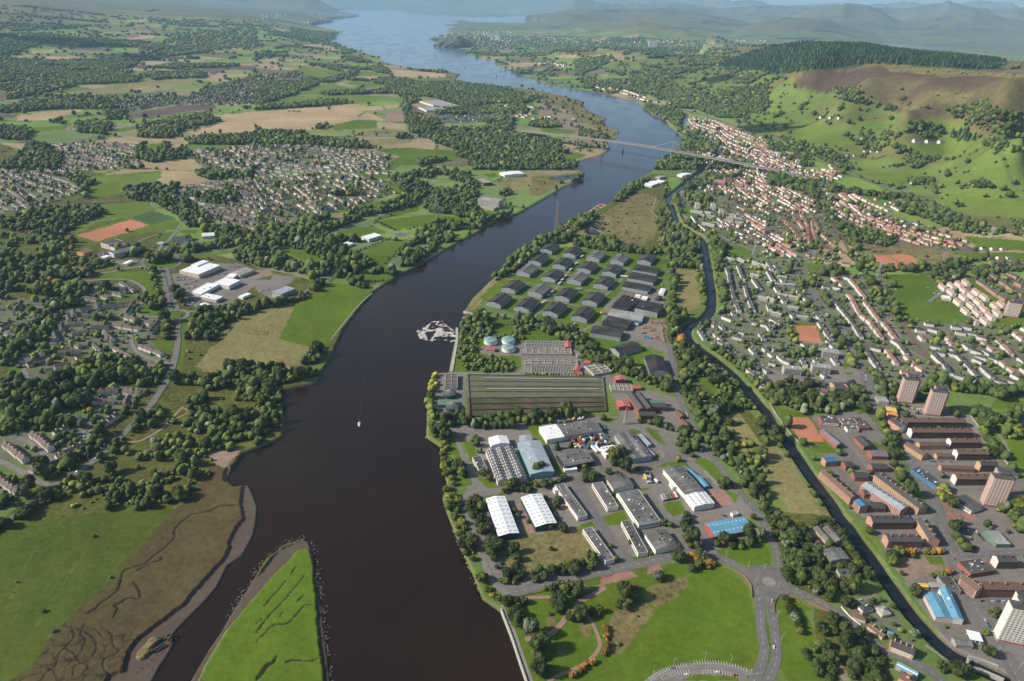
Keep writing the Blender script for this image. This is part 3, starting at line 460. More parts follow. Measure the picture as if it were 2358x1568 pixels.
flat_poly('loch',[(1700,86),(2900,95),(2900,150),(2358,132),(2050,112),(1780,103)],9.0,LM)
# where trees grow: 1 dense, 2 open scrub, 3 conifers, 4 scattered, 5 yellow-green dense, 6 gardens, 7 dense young scrub, 8 very sparse bushes
wood=np.zeros((RH,RW),np.uint8)
def Wd(k,*ss):
 for s in ss:fill(wood,P(s)if isinstance(s,str)else s,k)
def WL(k,w,*ss):
 for s in ss:fill(wood,strip_poly(P(s),w),k)
wood[cls==KEYS.index('b')]=6
wood[cls==KEYS.index('o')]=8;wood[cls==KEYS.index('e')]=8
wood[cls==KEYS.index('H')]=4
wood[cls==KEYS.index('f')]=3
Wd(4,"32: 400,700 500,690 860,650 960,720 1130,980 1040,980 1160,1200 1300,1568 800,1568 640,1300 500,1030","32: 1000,500 1200,560 1750,620 1860,700 2250,1250 2358,1300 2358,1568 1500,1568 1300,1100","33: 700,-10 2500,-10 2500,1700 2100,1568 1700,1300 1250,660 900,60","22: 0,690 950,700 1640,830 1740,970 2100,1400 2240,1568 0,1568","23: 0,0 2100,0 2200,500 1100,560 0,760")
Wd(1,"00: 0,320 420,310 720,350 1080,370 1290,400 1300,430 760,430 420,400 200,470 0,520","00: 0,550 300,580 700,560 1100,560 1250,600 1150,640 680,650 640,600 300,620 0,640","00: 0,640 300,620 640,640 700,680 1050,640 1230,660 1150,700 1320,720 1250,760 900,780 730,780 690,740 680,800 400,870 190,890 180,910 80,920 70,880 0,880","00: 1300,430 1480,410 1530,440 1400,500 1300,500","00: 1310,690 1650,660 1780,640 1920,690 1900,720 1500,730 1420,740","00: 0,1000 300,930 1100,990 1050,1010 500,1010 0,1045","00: 1270,1180 1600,1100 1900,1050 2050,1120 1700,1200 1580,1280 1260,1270","00: 680,1170 900,1110 1050,1150 1000,1240 720,1220","00: 1260,1400 1700,1380 1780,1420 1700,1470 1400,1500 1250,1460","00: 1700,1290 2358,1230 2358,1330 1800,1340","00: 0,1170 200,1170 320,1220 250,1300 0,1290","00: 280,1320 420,1330 480,1400 600,1450 560,1568 0,1568 0,1530 200,1420","00: 1250,1420 1330,1310 1360,1320 1290,1440","00: 1490,1380 1510,1310 1560,1320 1560,1390","00: 960,1030 1150,1030 1180,1100 990,1110","00: 600,240 900,235 700,265 100,290 100,250","00: 1000,90 1480,65 1450,85 1050,105","00: 0,200 300,230 500,250 0,270","00: 1450,500 1900,450 1930,480 1600,520","00: 2050,220 2200,220 2330,240 2100,235")
Wd(2,"00: 1480,400 1700,300 2358,280 2358,450 1900,460 1700,500 1500,520","00: 1600,300 1900,290 2358,240 2358,290 1800,340","00: 0,780 300,700 600,720 650,800 400,860 0,880","00: 400,880 1100,900 1100,960 500,960")
Wd(1,"10: 500,210 600,250 700,265 820,290 740,340 640,385 740,400 800,440 860,480 880,500 800,500 780,460 640,400 400,380 300,340 200,340 330,300 280,240","10: 100,320 200,290 250,310 250,340 120,330","10: 490,590 640,600 800,650 760,660 560,610","10: 630,740 880,660 960,650 900,700 700,760","10: 780,520 960,540 1080,580 940,580 800,550","10: 1010,630 1150,610 1240,660 1230,685 1120,670","10: 1120,730 1190,720 1380,730 1500,770 1850,760 2358,820 2358,960 2300,960 2200,950 1950,990 1830,960 1640,900 1480,890 1370,880 1120,850 1130,830 1250,800 1130,760","10: 0,780 100,760 500,760 600,770 350,880 0,980","10: 0,980 400,960 600,930 830,930 830,960 500,985 0,1020","10: 1370,1040 1480,1050 1700,1130 1680,1160 1560,1190 1400,1170","10: 1370,900 1480,900 1480,950 1420,960 1420,1030 1370,1010","10: 1620,1010 1900,1000 2358,1010 2358,1050 2000,1060 1650,1060","10: 0,1260 600,1270 700,1290 1000,1320 1050,1360 900,1370 400,1340 0,1330","10: 1540,1260 1640,1220 2358,1210 2358,1568 2000,1568 1970,1480 1900,1460 1830,1430 1890,1400 1700,1330","10: 1280,1250 1420,1250 1450,1280 1290,1285","10: 1400,1150 1700,1190 2358,1180 2358,1210 1600,1225 1420,1230","10: 2060,1110 2358,1100 2358,1180 2250,1180","10: 560,870 700,850 1100,840 1300,860 700,880","10: 350,1250 0,1250 0,1170 60,1220 470,1220","10: 480,1200 700,1180 660,1150 620,1160","10: 1480,1480 1760,1470 1530,1540")
Wd(1,"20: 0,860 160,870 320,890 330,930 100,950 130,1010 0,1010","20: 0,940 130,1000 150,1050 60,1060 0,1040","20: 150,1160 260,1080 420,1080 520,1150 430,1180 250,1180","20: 0,1230 250,1260 330,1290 600,1340 620,1400 460,1420 470,1470 600,1520 600,1568 0,1568","20: 620,1200 880,1250 880,1290 700,1290 620,1250","20: 720,1140 850,1180 820,1210 730,1180")
Wd(4,"20: 250,900 760,960 640,1000 850,1130 880,1220 640,1200 400,1150 200,1120 250,1020 150,960","20: 450,1300 850,1300 850,1380 600,1420 470,1400")
Wd(1,"20: 230,440 380,435 780,450 740,475 420,480 300,520 200,520","20: 780,440 1000,450 1300,470 1420,500 1500,500 1480,480 1850,470 2100,450 1800,430 1300,450","20: 560,560 800,530 960,510 860,600 760,640 640,690 600,740 760,760 900,740 1100,740 1500,700 1530,730 1300,740 1170,790 1050,770 900,800 700,790 640,740 560,700 590,620","20: 1600,570 1720,530 1940,545 1960,600 1620,610","20: 1170,590 1300,600 1380,620 1350,635 1180,605","20: 850,640 1050,670 1250,650 1600,630 1830,625 1500,690 1250,730 1080,740 1060,700 850,660","20: 760,790 1100,790 1300,740 1480,740 1520,820 1700,850 1850,860 1900,820 2200,800 2358,770 2358,1000 2300,1050 2200,1040 2110,1090 1900,1090 1700,1010 1500,1000 1400,930 1230,870","20: 2040,770 2090,660 2200,690 2250,760 2180,780","20: 1210,965 1500,1010 1600,1060 1600,1120 1570,1190 1480,1140 1330,1060 1240,1000","20: 1560,1200 1700,1220 1780,1280 1900,1320 1960,1400 2040,1450 1900,1420 1700,1400 1580,1380","20: 1340,1500 1500,1400 1600,1430 1900,1500 2100,1510 2100,1568 1310,1568","20: 640,800 740,780 750,820 660,820")
Wd(4,"20: 850,590 1000,560 1180,600 1300,640 1050,660 850,640","20: 1500,800 1600,740 2050,770 1850,850 1600,830","20: 560,690 800,700 900,740 600,740","20: 380,620 500,640 520,700 560,720 400,740 200,700 100,640")
Wd(1,"30: 600,820 820,800 900,900 950,960 900,980 700,930 600,900","30: 1000,970 1200,1000 1210,1030 1050,1020","30: 780,1290 850,1240 950,1270 1050,1390 1030,1410 900,1380 790,1330","30: 1040,1240 1200,1230 1230,1260 1150,1360 1080,1350","30: 1150,1330 1330,1370 1360,1440 1500,1480 1750,1430 1500,1500 1350,1568 1290,1520 1180,1400","30: 1280,1130 1500,1160 1620,1190 1600,1270 1450,1280 1300,1200","30: 1600,1010 1900,950 2000,950 2150,1000 2160,1040 2358,1050 2358,1280 2240,1280 2000,1210 1800,1140 1680,1070","30: 1900,1260 2100,1290 2358,1380 2358,1440 2100,1400 1960,1330","30: 100,1260 300,1330 620,1410 800,1568 700,1568 450,1450 200,1340","30: 0,1300 200,1370 300,1450 430,1540 300,1530 150,1450 0,1380","30: 690,1230 770,1240 780,1270 700,1260")
Wd(3,"30: 1630,1270 1700,1220 1850,1200 1930,1260 1900,1310 1700,1300");Wd(4,"30: 540,900 1100,860 1500,1000 1200,1000 700,860","30: 850,740 950,760 850,840 780,830","30: 1120,780 1400,800 1400,840 1150,830")
Wd(1,"01: 580,50 760,40 800,110 900,100 860,140 790,150 700,130","01: 770,150 820,150 800,270 760,270","01: 160,400 500,350 900,340 960,400 720,520 620,580 440,630 300,560 150,500","01: 0,450 150,470 280,560 200,560 0,540","01: 190,640 450,640 700,650 700,690 600,770 560,720 340,720","01: 0,740 150,760 300,860 500,780 690,840 600,870 480,900 300,930 0,1000 0,880","01: 0,900 400,900 700,940 860,960 830,990 600,1000 450,1040 0,1040","01: 1130,180 1350,150 1650,140 1650,220 1700,280 1870,380 1960,450 1900,520 1740,530 1640,440 1450,310 1200,270","01: 1700,220 1950,210 2200,180 2220,260 2100,320 1900,300","01: 1840,550 2100,500 2250,560 2358,580 2358,690 2200,710 2120,690 2050,620 1850,560","01: 1500,720 1640,750 2050,690 2200,700 2060,730 1700,770 1540,760","01: 2150,820 2170,740 2300,690 2358,700 2358,860 2250,860","01: 1350,850 1470,795 1600,820 1480,875","01: 1250,1120 700,1040 400,1070 230,1140 420,1150 480,1190 390,1230 520,1320 560,1400 400,1568 100,1568 100,1490 300,1440 300,1300 500,1290 830,1200 820,1130 700,1080","01: 1370,930 1420,920 1460,1050 1430,1080 1410,1050","01: 1340,1190 1420,1170 1530,1240 1500,1290 1400,1290 1330,1220","01: 1590,1110 1660,1110 1700,1240 1780,1260 1770,1280 1620,1200","01: 1840,1300 2000,1270 2300,1260 2358,1270 2358,1310 2230,1350 2060,1470 1970,1568 1680,1568 1780,1420","01: 1490,1380 1560,1390 1560,1568 1500,1568","01: 1000,720 1280,700 1330,740 1250,800 1150,800 1060,790","01: 1800,30 2000,20 2350,40 2300,80 1900,90","01: 400,1180 700,1070 820,1100 830,1200 700,1260 500,1300 400,1250","01: 0,1040 260,1100 100,1130 0,1130","01: 1640,790 1800,820 1740,850 1640,860","01: 940,900 740,930 560,960 600,1000 900,960")
Wd(2,"01: 280,680 700,700 680,840 400,850 300,780","01: 700,930 1000,850 1050,850 960,900 850,950","01: 0,540 200,560 200,700 0,720","01: 700,800 1000,820 900,900 640,900")
Wd(1,"11: 0,480 100,520 650,500 800,480 820,400 880,360 1060,360 1100,400 1000,440 800,520 500,600 250,660 0,690","11: 0,700 120,690 250,670 450,610 640,580 700,620 760,700 860,740 690,860 560,800 430,740 230,700 220,760 350,860 560,880 700,870 700,960 620,990 500,960 250,940 0,890","11: 740,890 900,780 1000,820 1100,880 930,960 850,970 780,960","11: 1220,60 1400,40 1490,100 1600,150 1620,200 1500,280 1500,330 1380,360 1150,400 1050,380 1100,350 1300,280 1380,230 1310,150","11: 1580,180 1900,170 2000,170 2050,230 2050,350 2100,430 1900,440 1760,400 1600,390 1530,340 1640,220","11: 1810,60 1960,30 2040,120 2040,170 1950,150 1800,90","11: 1460,590 1600,570 1760,580 1800,600 1790,670 1600,690 1480,640","11: 1450,560 1700,480 1960,510 1960,540 1700,570","11: 1970,440 2100,450 2130,490 2020,540 1960,520","11: 1320,880 1400,820 1640,690 1660,740 1500,850 1360,910","11: 1310,790 1480,660 1500,680 1420,760 1370,830","11: 820,1000 920,960 1000,1030 1040,1080 980,1090 880,1060","11: 1040,930 1180,930 1290,930 1300,960 1240,990 1200,960 1050,950","11: 1890,1450 1930,1380 2100,1300 2250,1340 2290,1370 2358,1440 2358,1480 2200,1450 2200,1500 1900,1480","11: 2180,1000 2200,930 2358,830 2358,920 2300,980 2200,1020","11: 2060,490 2240,420 2358,400 2358,430 2180,470","11: 1600,0 1700,0 1900,20 1750,50 1650,40 1600,80 1400,40","11: 0,1240 300,1200 420,1150 600,1030 690,1020 600,1080 430,1190 250,1250 0,1290","11: 480,980 580,980 580,1020 520,1040","11: 450,450 700,430 560,500 500,520","11: 2230,210 2358,190 2358,240 2250,240","11: 560,230 1000,200 1000,230 800,240")
Wd(1,"02: 0,0 400,0 480,60 380,130 300,100 180,170 150,230 50,250 0,200","02: 0,350 150,330 280,440 400,440 550,400 650,250 740,160 1000,120 1250,200 1330,260 1490,210 1500,320 1430,400 1300,440 1180,380 900,430 830,480 820,620 640,640 600,560 540,660 540,740 700,750 640,800 450,850 250,820 0,880","02: 820,700 950,760 880,800 640,860 500,900 480,960 620,960 700,880 800,760","02: 1400,430 1480,330 1500,280 1530,340 1310,560 1180,680 1130,700 1000,800 900,900 840,950 1000,880 950,990 800,1080 640,1200 400,1290 330,1200 500,1140 800,960 960,820 1090,720 1200,620","02: 380,1200 560,1100 720,1010 850,1060 640,1180 500,1260 430,1300","02: 1570,400 1700,330 1900,340 2060,280 2200,250 2358,220 2358,560 2180,560 2160,420 1950,470 1800,400 1700,420","02: 1700,520 1900,530 1880,590 1740,590","02: 150,1430 300,1370 300,1400 0,1568 -200,1568","02: 1760,640 1950,660 2080,720 2358,680 2358,950 2200,930 2100,1030 2010,1000 1950,870 1800,860 1700,760","02: 1620,1130 1800,1120 1960,1180 1930,1260 1840,1230 1800,1290 1640,1180","02: 960,1500 1000,1400 1200,1330 1350,1400 1520,1430 1700,1380 1690,1470 1480,1540 1200,1568 950,1560")
Wd(2,"02: 1440,860 1700,820 1850,900 2000,1000 1850,1130 1640,1120 1500,1060 1340,1040 1450,920","02: 1000,1220 1400,1110 1640,1200 1700,1330 1500,1440 1350,1400 1200,1300 1000,1320 900,1280","02: 1560,740 1700,720 1740,820 1560,810","02: 1350,650 1520,660 1500,740 1400,740")
Wd(2,"02: 1050,1200 1300,1050 1700,1000 1980,1050 1900,1250 1750,1440 1500,1450 1300,1350 1000,1400 700,1480 600,1460 800,1330")
WL(1,16,"02: 1420,640 1350,700 1200,850 1080,960 980,1060 900,1140 760,1210 620,1320 560,1400 400,1500 250,1568; 03: 200,40 100,110 0,160 -200,260")
WL(2,30,"02: 900,1160 760,1260 640,1350 560,1440")
Wd(1,"12: 0,220 180,240 320,290 440,290 560,270 575,300 560,340 400,360 280,400 230,390 180,440 240,500 240,600 180,640 210,700 190,820 100,880 40,960 0,960","12: 560,70 640,60 670,80 600,170 520,220 430,230 470,170");Wd(2,"12: 100,420 220,400 200,620 110,600")
Wd(7,"11: 1900,1480 2200,1500 2358,1480 2358,1568 1890,1568","12: 1880,0 2010,0 2050,60 2060,140 2358,200 2358,300 2220,300 1940,280 1860,180","22: 0,160 30,200 10,290 0,290","21: 0,1440 200,1430 100,1568 0,1568");Wd(8,"11: 2100,1300 2358,1400 2358,1560 2200,1500");
Wd(5,"12: 1600,330 1670,310 1680,420 1650,530 1640,640 1690,720 1600,740 1580,620 1590,480","12: 1700,950 1770,940 1780,1060 1800,1130 1830,1240 1840,1380 1880,1500 1900,1568 1790,1568 1740,1420 1770,1330 1710,1120","13: 1800,0 1870,0 1900,80 1940,150 1980,260 2020,420 1990,480 1950,470 1900,330 1840,170","13: 2040,590 2120,590 2160,680 2250,800 2220,850 2130,810 2060,680")
Wd(1,"12: 1590,760 1700,790 1770,860 1770,930 1700,920 1640,890 1590,860","12: 1690,730 1800,700 1950,700 1960,780 1780,800","12: 1770,1160 1950,1150 1970,1240 1900,1260 1780,1240","12: 2000,900 2040,900 2080,1040 2040,1050 1990,980","12: 1990,740 2150,700 2358,690 2358,800 2200,810 2140,820 1990,820","12: 2140,1280 2240,1260 2358,1260 2358,1400 2290,1420 2240,1330 2150,1320","12: 1950,1470 2100,1430 2100,1568 1960,1568","13: 1960,0 2050,0 2080,70 2150,180 2120,240 2050,240","13: 2100,300 2200,280 2280,400 2240,440 2358,600 2358,760 2280,700 2200,520 2130,400")
Wd(1,"21: 0,800 130,710 300,620 330,670 200,800 60,920 0,980","21: 300,620 440,540 520,560 560,600 480,680 330,680","21: 520,490 640,440 760,400 800,430 720,500 600,560","21: 890,290 950,290 960,230 1060,160 1190,100 1300,110 1250,150 1120,190 1000,300","21: 1400,210 1560,150 1900,50 2100,60 1800,140 1560,210 1480,200 1440,300 1460,400 1530,520 1640,540 1740,620 1760,700 1700,800 1760,830 1760,930 1640,900 1430,900 1430,700 1400,600","21: 1320,400 1400,380 1410,760 1390,760","21: 1570,240 1700,220 1820,300 1760,320 1640,280","21: 1480,210 1550,240 1580,480 1700,540 1760,580 1740,590 1560,500 1500,380","21: 600,650 880,620 1100,730 1380,750 1370,790 900,750 640,710 560,720","21: 1760,600 1850,600 1960,680 1960,780 1920,820 1940,900 1900,1000 1980,1100 1960,1200 1890,1250 1870,1100 1850,900 1820,760","21: 1700,910 1760,1000 1800,1250 1760,1300 1740,1200","21: 1440,920 1500,1000 1520,1200 1470,1260","21: 1450,1280 1560,1290 1640,1420 1580,1450 1600,1568 1440,1568 1430,1400","21: 1660,1420 1780,1390 1870,1340 1860,1300 1950,1250 1960,1300 1830,1400 1700,1520 1740,1568 1690,1568","21: 0,1370 200,1390 350,1430 600,1500 720,1568 420,1568 200,1440 0,1430","21: 700,0 720,0 600,140 560,100 640,40")
Wd(1,"22: 500,0 700,0 740,60 850,150 950,200 1150,270 1250,330 1480,380 1500,470 1420,480 1200,380 1050,340 900,280 700,180 600,60","22: 1440,0 1680,20 1700,150 1900,260 2060,380 2100,420 2030,480 1880,450 1800,360 1740,320 1640,420 1680,480 1600,470 1510,320 1600,310 1560,240 1470,80","22: 1740,60 1860,110 2000,250 2130,370 2180,420 2250,520 2358,620 2358,470 2220,340 2120,200 1980,120 1900,60","22: 1560,490 1740,480 1820,540 2000,560 2150,500 2200,600 2240,640 2100,640 1900,700 1950,780 2000,830 2060,900 2150,1000 2200,1150 2358,1400 2358,1568 2200,1450 2100,1300 1980,1150 1850,1050 1740,880 1690,720 1600,560","22: 1540,850 1680,850 1730,930 1730,1010 1560,1050 1500,1000","22: 2230,700 2358,760 2358,1000 2280,900");Wd(2,"22: 1900,700 2050,680 2200,960 2358,1150 2358,1400 2200,1150","22: 1850,500 2050,480 2100,560 1900,560")
Wd(1,"22: 0,700 170,690 350,700 440,680 640,680 640,720 400,720 380,770 200,780 0,770","22: 650,670 820,690 810,710 660,700","22: 20,1340 100,1290 210,1290 270,1330 500,1260 500,1310 400,1330 260,1360 140,1400 30,1410","22: 190,1180 290,1160 300,1230 200,1270","22: 0,1250 180,1250 180,1300 0,1310","22: 640,1270 730,1240 820,1250 840,1290 700,1330 640,1310","22: 980,1180 1070,1170 1080,1220 990,1220","22: 620,1160 750,1130 740,1180 650,1210","22: 1210,740 1560,830 1550,850 1230,770","22: 1920,1320 2020,1320 2020,1370 1930,1380","22: 910,1050 1000,1050 1030,1120 1000,1160 900,1150","22: 1440,1120 1550,1110 1540,1140 1450,1140","22: 510,1200 600,1190 600,1220 520,1230")
Wd(1,"23: 0,360 60,380 40,450 120,480 100,560 170,580 400,520 560,520 640,460 740,450 790,520 730,570 560,590 400,650 200,650 160,640 130,710 30,730 0,690","23: 1360,160 1400,110 1540,90 1620,100 1600,190 1500,140 1440,190","23: 1610,300 1700,230 1760,270 1740,360 1610,360","23: 1870,330 1900,270 2060,240 2120,250 2200,200 2310,180 2300,290 2100,350 1950,330","23: 2170,0 2358,0 2358,110 2280,140 2180,60","23: 1430,460 1500,420 1640,430 1560,470 1440,500","23: 1560,590 1620,540 1660,430 1740,410 1840,490 1830,530 1650,580","23: 270,740 350,700 440,640 520,690 640,740 630,830 500,820 460,780 290,750","23: 380,820 490,820 500,890 480,950 430,950 420,880","23: 910,890 1000,820 1000,710 1080,700 1150,770 1150,830 1060,920 920,930","23: 640,880 740,870 830,910 850,1050 810,1050 750,950 660,910","23: 0,830 120,830 110,890 70,960 10,960","23: 0,980 90,980 110,1090 60,1100 30,1060","23: 130,1110 230,1100 230,1160 160,1160","23: 160,1240 270,1190 280,1280 250,1400 200,1400 160,1320","23: 240,1440 370,1430 370,1500 320,1568 230,1568","23: 500,990 550,970 640,950 650,1020 560,1030","13: 2300,820 2358,830 2358,900 2310,900","23: 1290,600 1380,590 1390,640 1300,650")
Wd(1,"33: 0,60 60,40 150,100 250,180 360,140 400,180 420,80 600,60 620,110 540,140 640,150 700,200 760,280 800,330 900,420 960,520 980,600 880,640 600,640 640,580 600,500 500,500 560,460 820,480 740,380 640,200 700,320 500,500 580,640 640,700 560,830 430,790 370,700 250,690 150,620 100,440 60,300","33: 500,500 560,490 640,640 640,680 560,660","33: 640,740 780,680 900,700 900,750 800,760 700,800","33: 680,830 760,810 800,880 740,920 690,880","33: 360,940 440,930 470,1080 520,1300 560,1500 560,1568 640,1568 600,1400 540,1200 500,1000","33: 540,980 640,970 780,1040 760,1060 880,1100 960,1180 950,1230 1080,1350 1060,1440 1100,1568 760,1568 740,1400 700,1280 640,1180 580,1120","33: 1060,740 1130,740 1140,820 1220,900 1320,950 1330,1060 1440,1140 1450,1230 1380,1230 1270,1150 1280,1050 1200,950 1100,850","33: 1240,740 1330,740 1420,830 1470,930 1540,980 1570,1080 1540,1120 1440,1060 1360,960 1260,820","33: 700,60 800,130 900,240 1040,360 1160,440 1180,560 1250,580 1260,660 1200,680 1120,560 1020,430 900,300 760,150","33: 1560,1400 1680,1370 1800,1440 1820,1568 1600,1568 1560,1480","33: 880,160 1040,160 1360,150 1340,190 1100,200 900,210","33: 1460,1250 1560,1330 1500,1360 1440,1300","33: 1740,120 1820,130 1810,180 1740,170","33: 1680,180 1750,200 1760,290 1840,340 1930,310 1900,380 1780,370 1700,260","33: 2030,900 2150,900 2120,1090 2060,1050","33: 2220,110 2358,140 2358,200 2260,240","33: 1980,130 2060,100 2100,160 2000,170","33: 2120,0 2358,0 2358,60 2200,70","33: 750,1080 860,1080 900,1150 840,1200 770,1150")
Wd(5,"33: 1180,410 1240,380 1360,380 1360,410 1220,430","33: 1430,380 1600,370 1610,410 1440,410","33: 1500,620 1680,560 1690,580 1540,640","32: 1550,1370 1680,1370 1740,1450 1700,1470 1680,1530 1600,1480")
Wd(2,"33: 330,1290 420,1290 440,1380 350,1380","33: 1290,1070 1500,1200 1450,1230")
Wd(1,"32: 0,470 200,370 300,390 450,420 550,460 640,500 750,450 850,430 950,560 920,620 960,650 900,670 750,620 600,690 330,680 200,620 60,600 0,560","32: 0,700 20,760 160,900 200,1000 330,1200 400,1330 500,1450 500,1568 440,1480 300,1250 180,1080 0,860","32: 100,680 160,780 260,880 350,1000 450,1130 560,1250 700,1400 800,1568 720,1568 600,1380 480,1200 340,1000 200,850 60,700","32: 940,380 1000,370 1200,390 1210,420 1190,530 1100,530 980,480","32: 1120,520 1230,510 1290,580 1230,620 1150,600","32: 1420,400 1600,380 2358,430 2358,520 2200,520 2140,560 2080,520 1980,500 1740,480 1700,470 1560,460 1420,500","32: 1380,540 1500,560 1520,600 1420,580","32: 950,600 1010,620 1040,740 1130,830 1160,900 1220,980 1280,1080 1250,1120 1130,1080 1110,940 1050,800","32: 1850,640 1990,640 2080,740 2200,680 2250,590 2330,680 2300,820 2358,900 2200,920 2080,790 1960,760 1860,700","32: 1950,820 2010,830 2100,960 2250,1180 2358,1250 2358,1300 2250,1240 2120,1100 2000,930","32: 1130,1160 1220,1150 1220,1240 1300,1300 1310,1500 1330,1568 1270,1568 1230,1400","32: 1840,1370 1900,1370 1890,1410","32: 730,150 800,150 800,260 740,260","32: 800,0 880,180 960,290 1060,340 1040,360 940,330 860,220 780,60","32: 330,100 500,60 280,180 150,150","32: 1960,1340 2020,1340 2020,1400")
WL(1,9,"31: 170,900 330,1100 480,1290 620,1500 680,1568; 32: 700,60","31: 480,1130 560,1270 700,1450 760,1560; 32: 800,60 900,220","31: 330,1000 420,1100","31: 1400,560 1200,560")
Wd(1,"31: 560,140 760,190 1100,220 1300,260 1480,330 1640,380 1750,440 1900,490 2030,560 2280,580 2260,600 1980,600 1700,560 1480,460 1340,420 1200,380 1180,300 900,240 560,210","31: 0,20 160,60 400,110 470,200 490,300 560,420 620,430 700,520 820,660 850,760 980,870 1060,920 1000,960 880,830 740,680 660,620 560,480 490,400 400,250 200,150 0,100","31: 650,490 800,520 940,560 1040,600 1180,620 1200,660 1120,720 980,690 760,640","31: 730,780 860,830 920,960 1100,1160 1200,1300 1340,1400 1320,1460 1200,1380 1040,1240 880,1000 820,900","31: 1000,900 1500,890 1480,930 1050,950","31: 1470,930 1560,870 1700,840 1950,820 2030,790 2040,830 1900,850 1800,880 1770,980 1640,1050 1560,1050","31: 1850,920 2000,880 2358,860 2358,930 2100,950 2000,1000 1900,980","31: 0,100 420,120 440,250 350,200 0,140","31: 1240,90 1500,90 1520,150 1350,130","31: 1700,170 1960,100 2000,140 2330,210 2000,170 1780,180","31: 1610,20 1860,20 1850,30 1620,25","31: 440,920 700,920 690,960 500,970","31: 1500,400 1640,400 1750,450 1600,450","31: 2240,450 2358,500 2358,560 2260,530","31: 600,430 700,520 640,560 580,470","31: 2200,640 2358,650","31: 1600,850 1700,900")
Wd(6,"31: 1200,1400 1300,1430 2358,1430 2500,1500 2500,1568 1340,1568 1200,1400")
fill(wood,strip_poly(CANAL,33),0)
Wd(0,"p: 0,0 1,0 1,1",'31: 240,1420 455,1425 495,1568 290,1568','32: 160,705 380,705 520,935 300,925')
# roads, tracks, paths
ASPH=plain('asphalt',(.135,.13,.126),.9,.2,.08);ASPH2=plain('worn_asphalt',(.175,.165,.155),.9,.2,.08)
REDPATH=plain('red_gravel_path',(.27,.17,.14),.95,.2,.2);BALLAST=plain('rail_ballast',(.15,.095,.07),.95,.3,.1)
PAVE=plain('pale_paving',(.22,.205,.185),.9,.2,.3);WHITE_LINE=plain('road_paint',(.75,.75,.72),.7,.1);YEL_LINE=plain('yellow_road_paint',(.6,.45,.08),.7,.1)
DIRTT=plain('earth_track',(.28,.22,.14),.95,.2,.3)
def drape(px,w,dz,step=14):
 X,Y=[],[]
 for a,b in px:
  x,y,z=at(a,b,0,3);X.append(x);Y.append(y)
 q=smooth_path(np.stack([X,Y],1),5);L=np.r_[0,np.cumsum(np.hypot(*np.diff(q,axis=0).T))];L+=np.arange(len(L))*1e-6
 n=max(2,int(L[-1]/step));s_=np.linspace(0,L[-1],n+1);q=np.stack([np.interp(s_,L,q[:,0]),np.interp(s_,L,q[:,1])],1)
 t=np.gradient(q,axis=0);t/=np.linalg.norm(t,axis=1,keepdims=True)+1e-9;nn=np.stack([-t[:,1],t[:,0]],1)*w/2
 a=q+nn;b=q-nn;za=terrain(a[:,0],a[:,1]);zb=terrain(b[:,0],b[:,1]);zc=np.maximum(np.maximum(za,zb),terrain(q[:,0],q[:,1]))
 r=np.hypot(q[:,0],q[:,1]);zz=zc+dz+np.clip((r-2200)/2500,0,1.5)
 return a,b,zz
ROADSEG=[];blk=np.zeros((RH,RW),np.uint8)
def road(name,w,path,mat=None,dz=.25,excl=True,step=14):
 pts=P(path);a,b,zz=drape(pts,w,dz,step);n=len(a)
 v=np.concatenate([np.c_[a,zz],np.c_[b,zz]]);i=np.arange(n-1)
 f=np.stack([i,i+n,i+n+1,i+1],1)
 tag(obj(name,mesh_np(name,v,f,mat or ASPH)),kind='structure')
 if excl:
  e=3.0
  x1,y1=proj(a[:,0],a[:,1],zz);x2,y2=proj(b[:,0],b[:,1],zz)
  poly=list(zip(x1,y1))+list(zip(x2[::-1],y2[::-1]));fill(wood,poly,0);fill(blk,poly,1)
 ROADSEG.append((name,w,(a+b)/2,zz));return(a+b)/2,zz
_lines=MB()
def centre_line(q,zz,w=.16,dash=4,gap=6):
 L=np.r_[0,np.cumsum(np.hypot(*np.diff(q,axis=0).T))];s_=0
 while s_+dash<L[-1]:
  p=[np.array([np.interp(k,L,q[:,0]),np.interp(k,L,q[:,1]),np.interp(k,L,zz)+.05])for k in(s_,s_+dash)]
  d_=p[1]-p[0];d_[2]=0;nn=np.array([-d_[1],d_[0],0])/(np.linalg.norm(d_)+1e-9)*w/2
  _lines.add([p[0]+nn,p[0]-nn,p[1]-nn,p[1]+nn],[(0,1,2,3)]);s_+=dash+gap
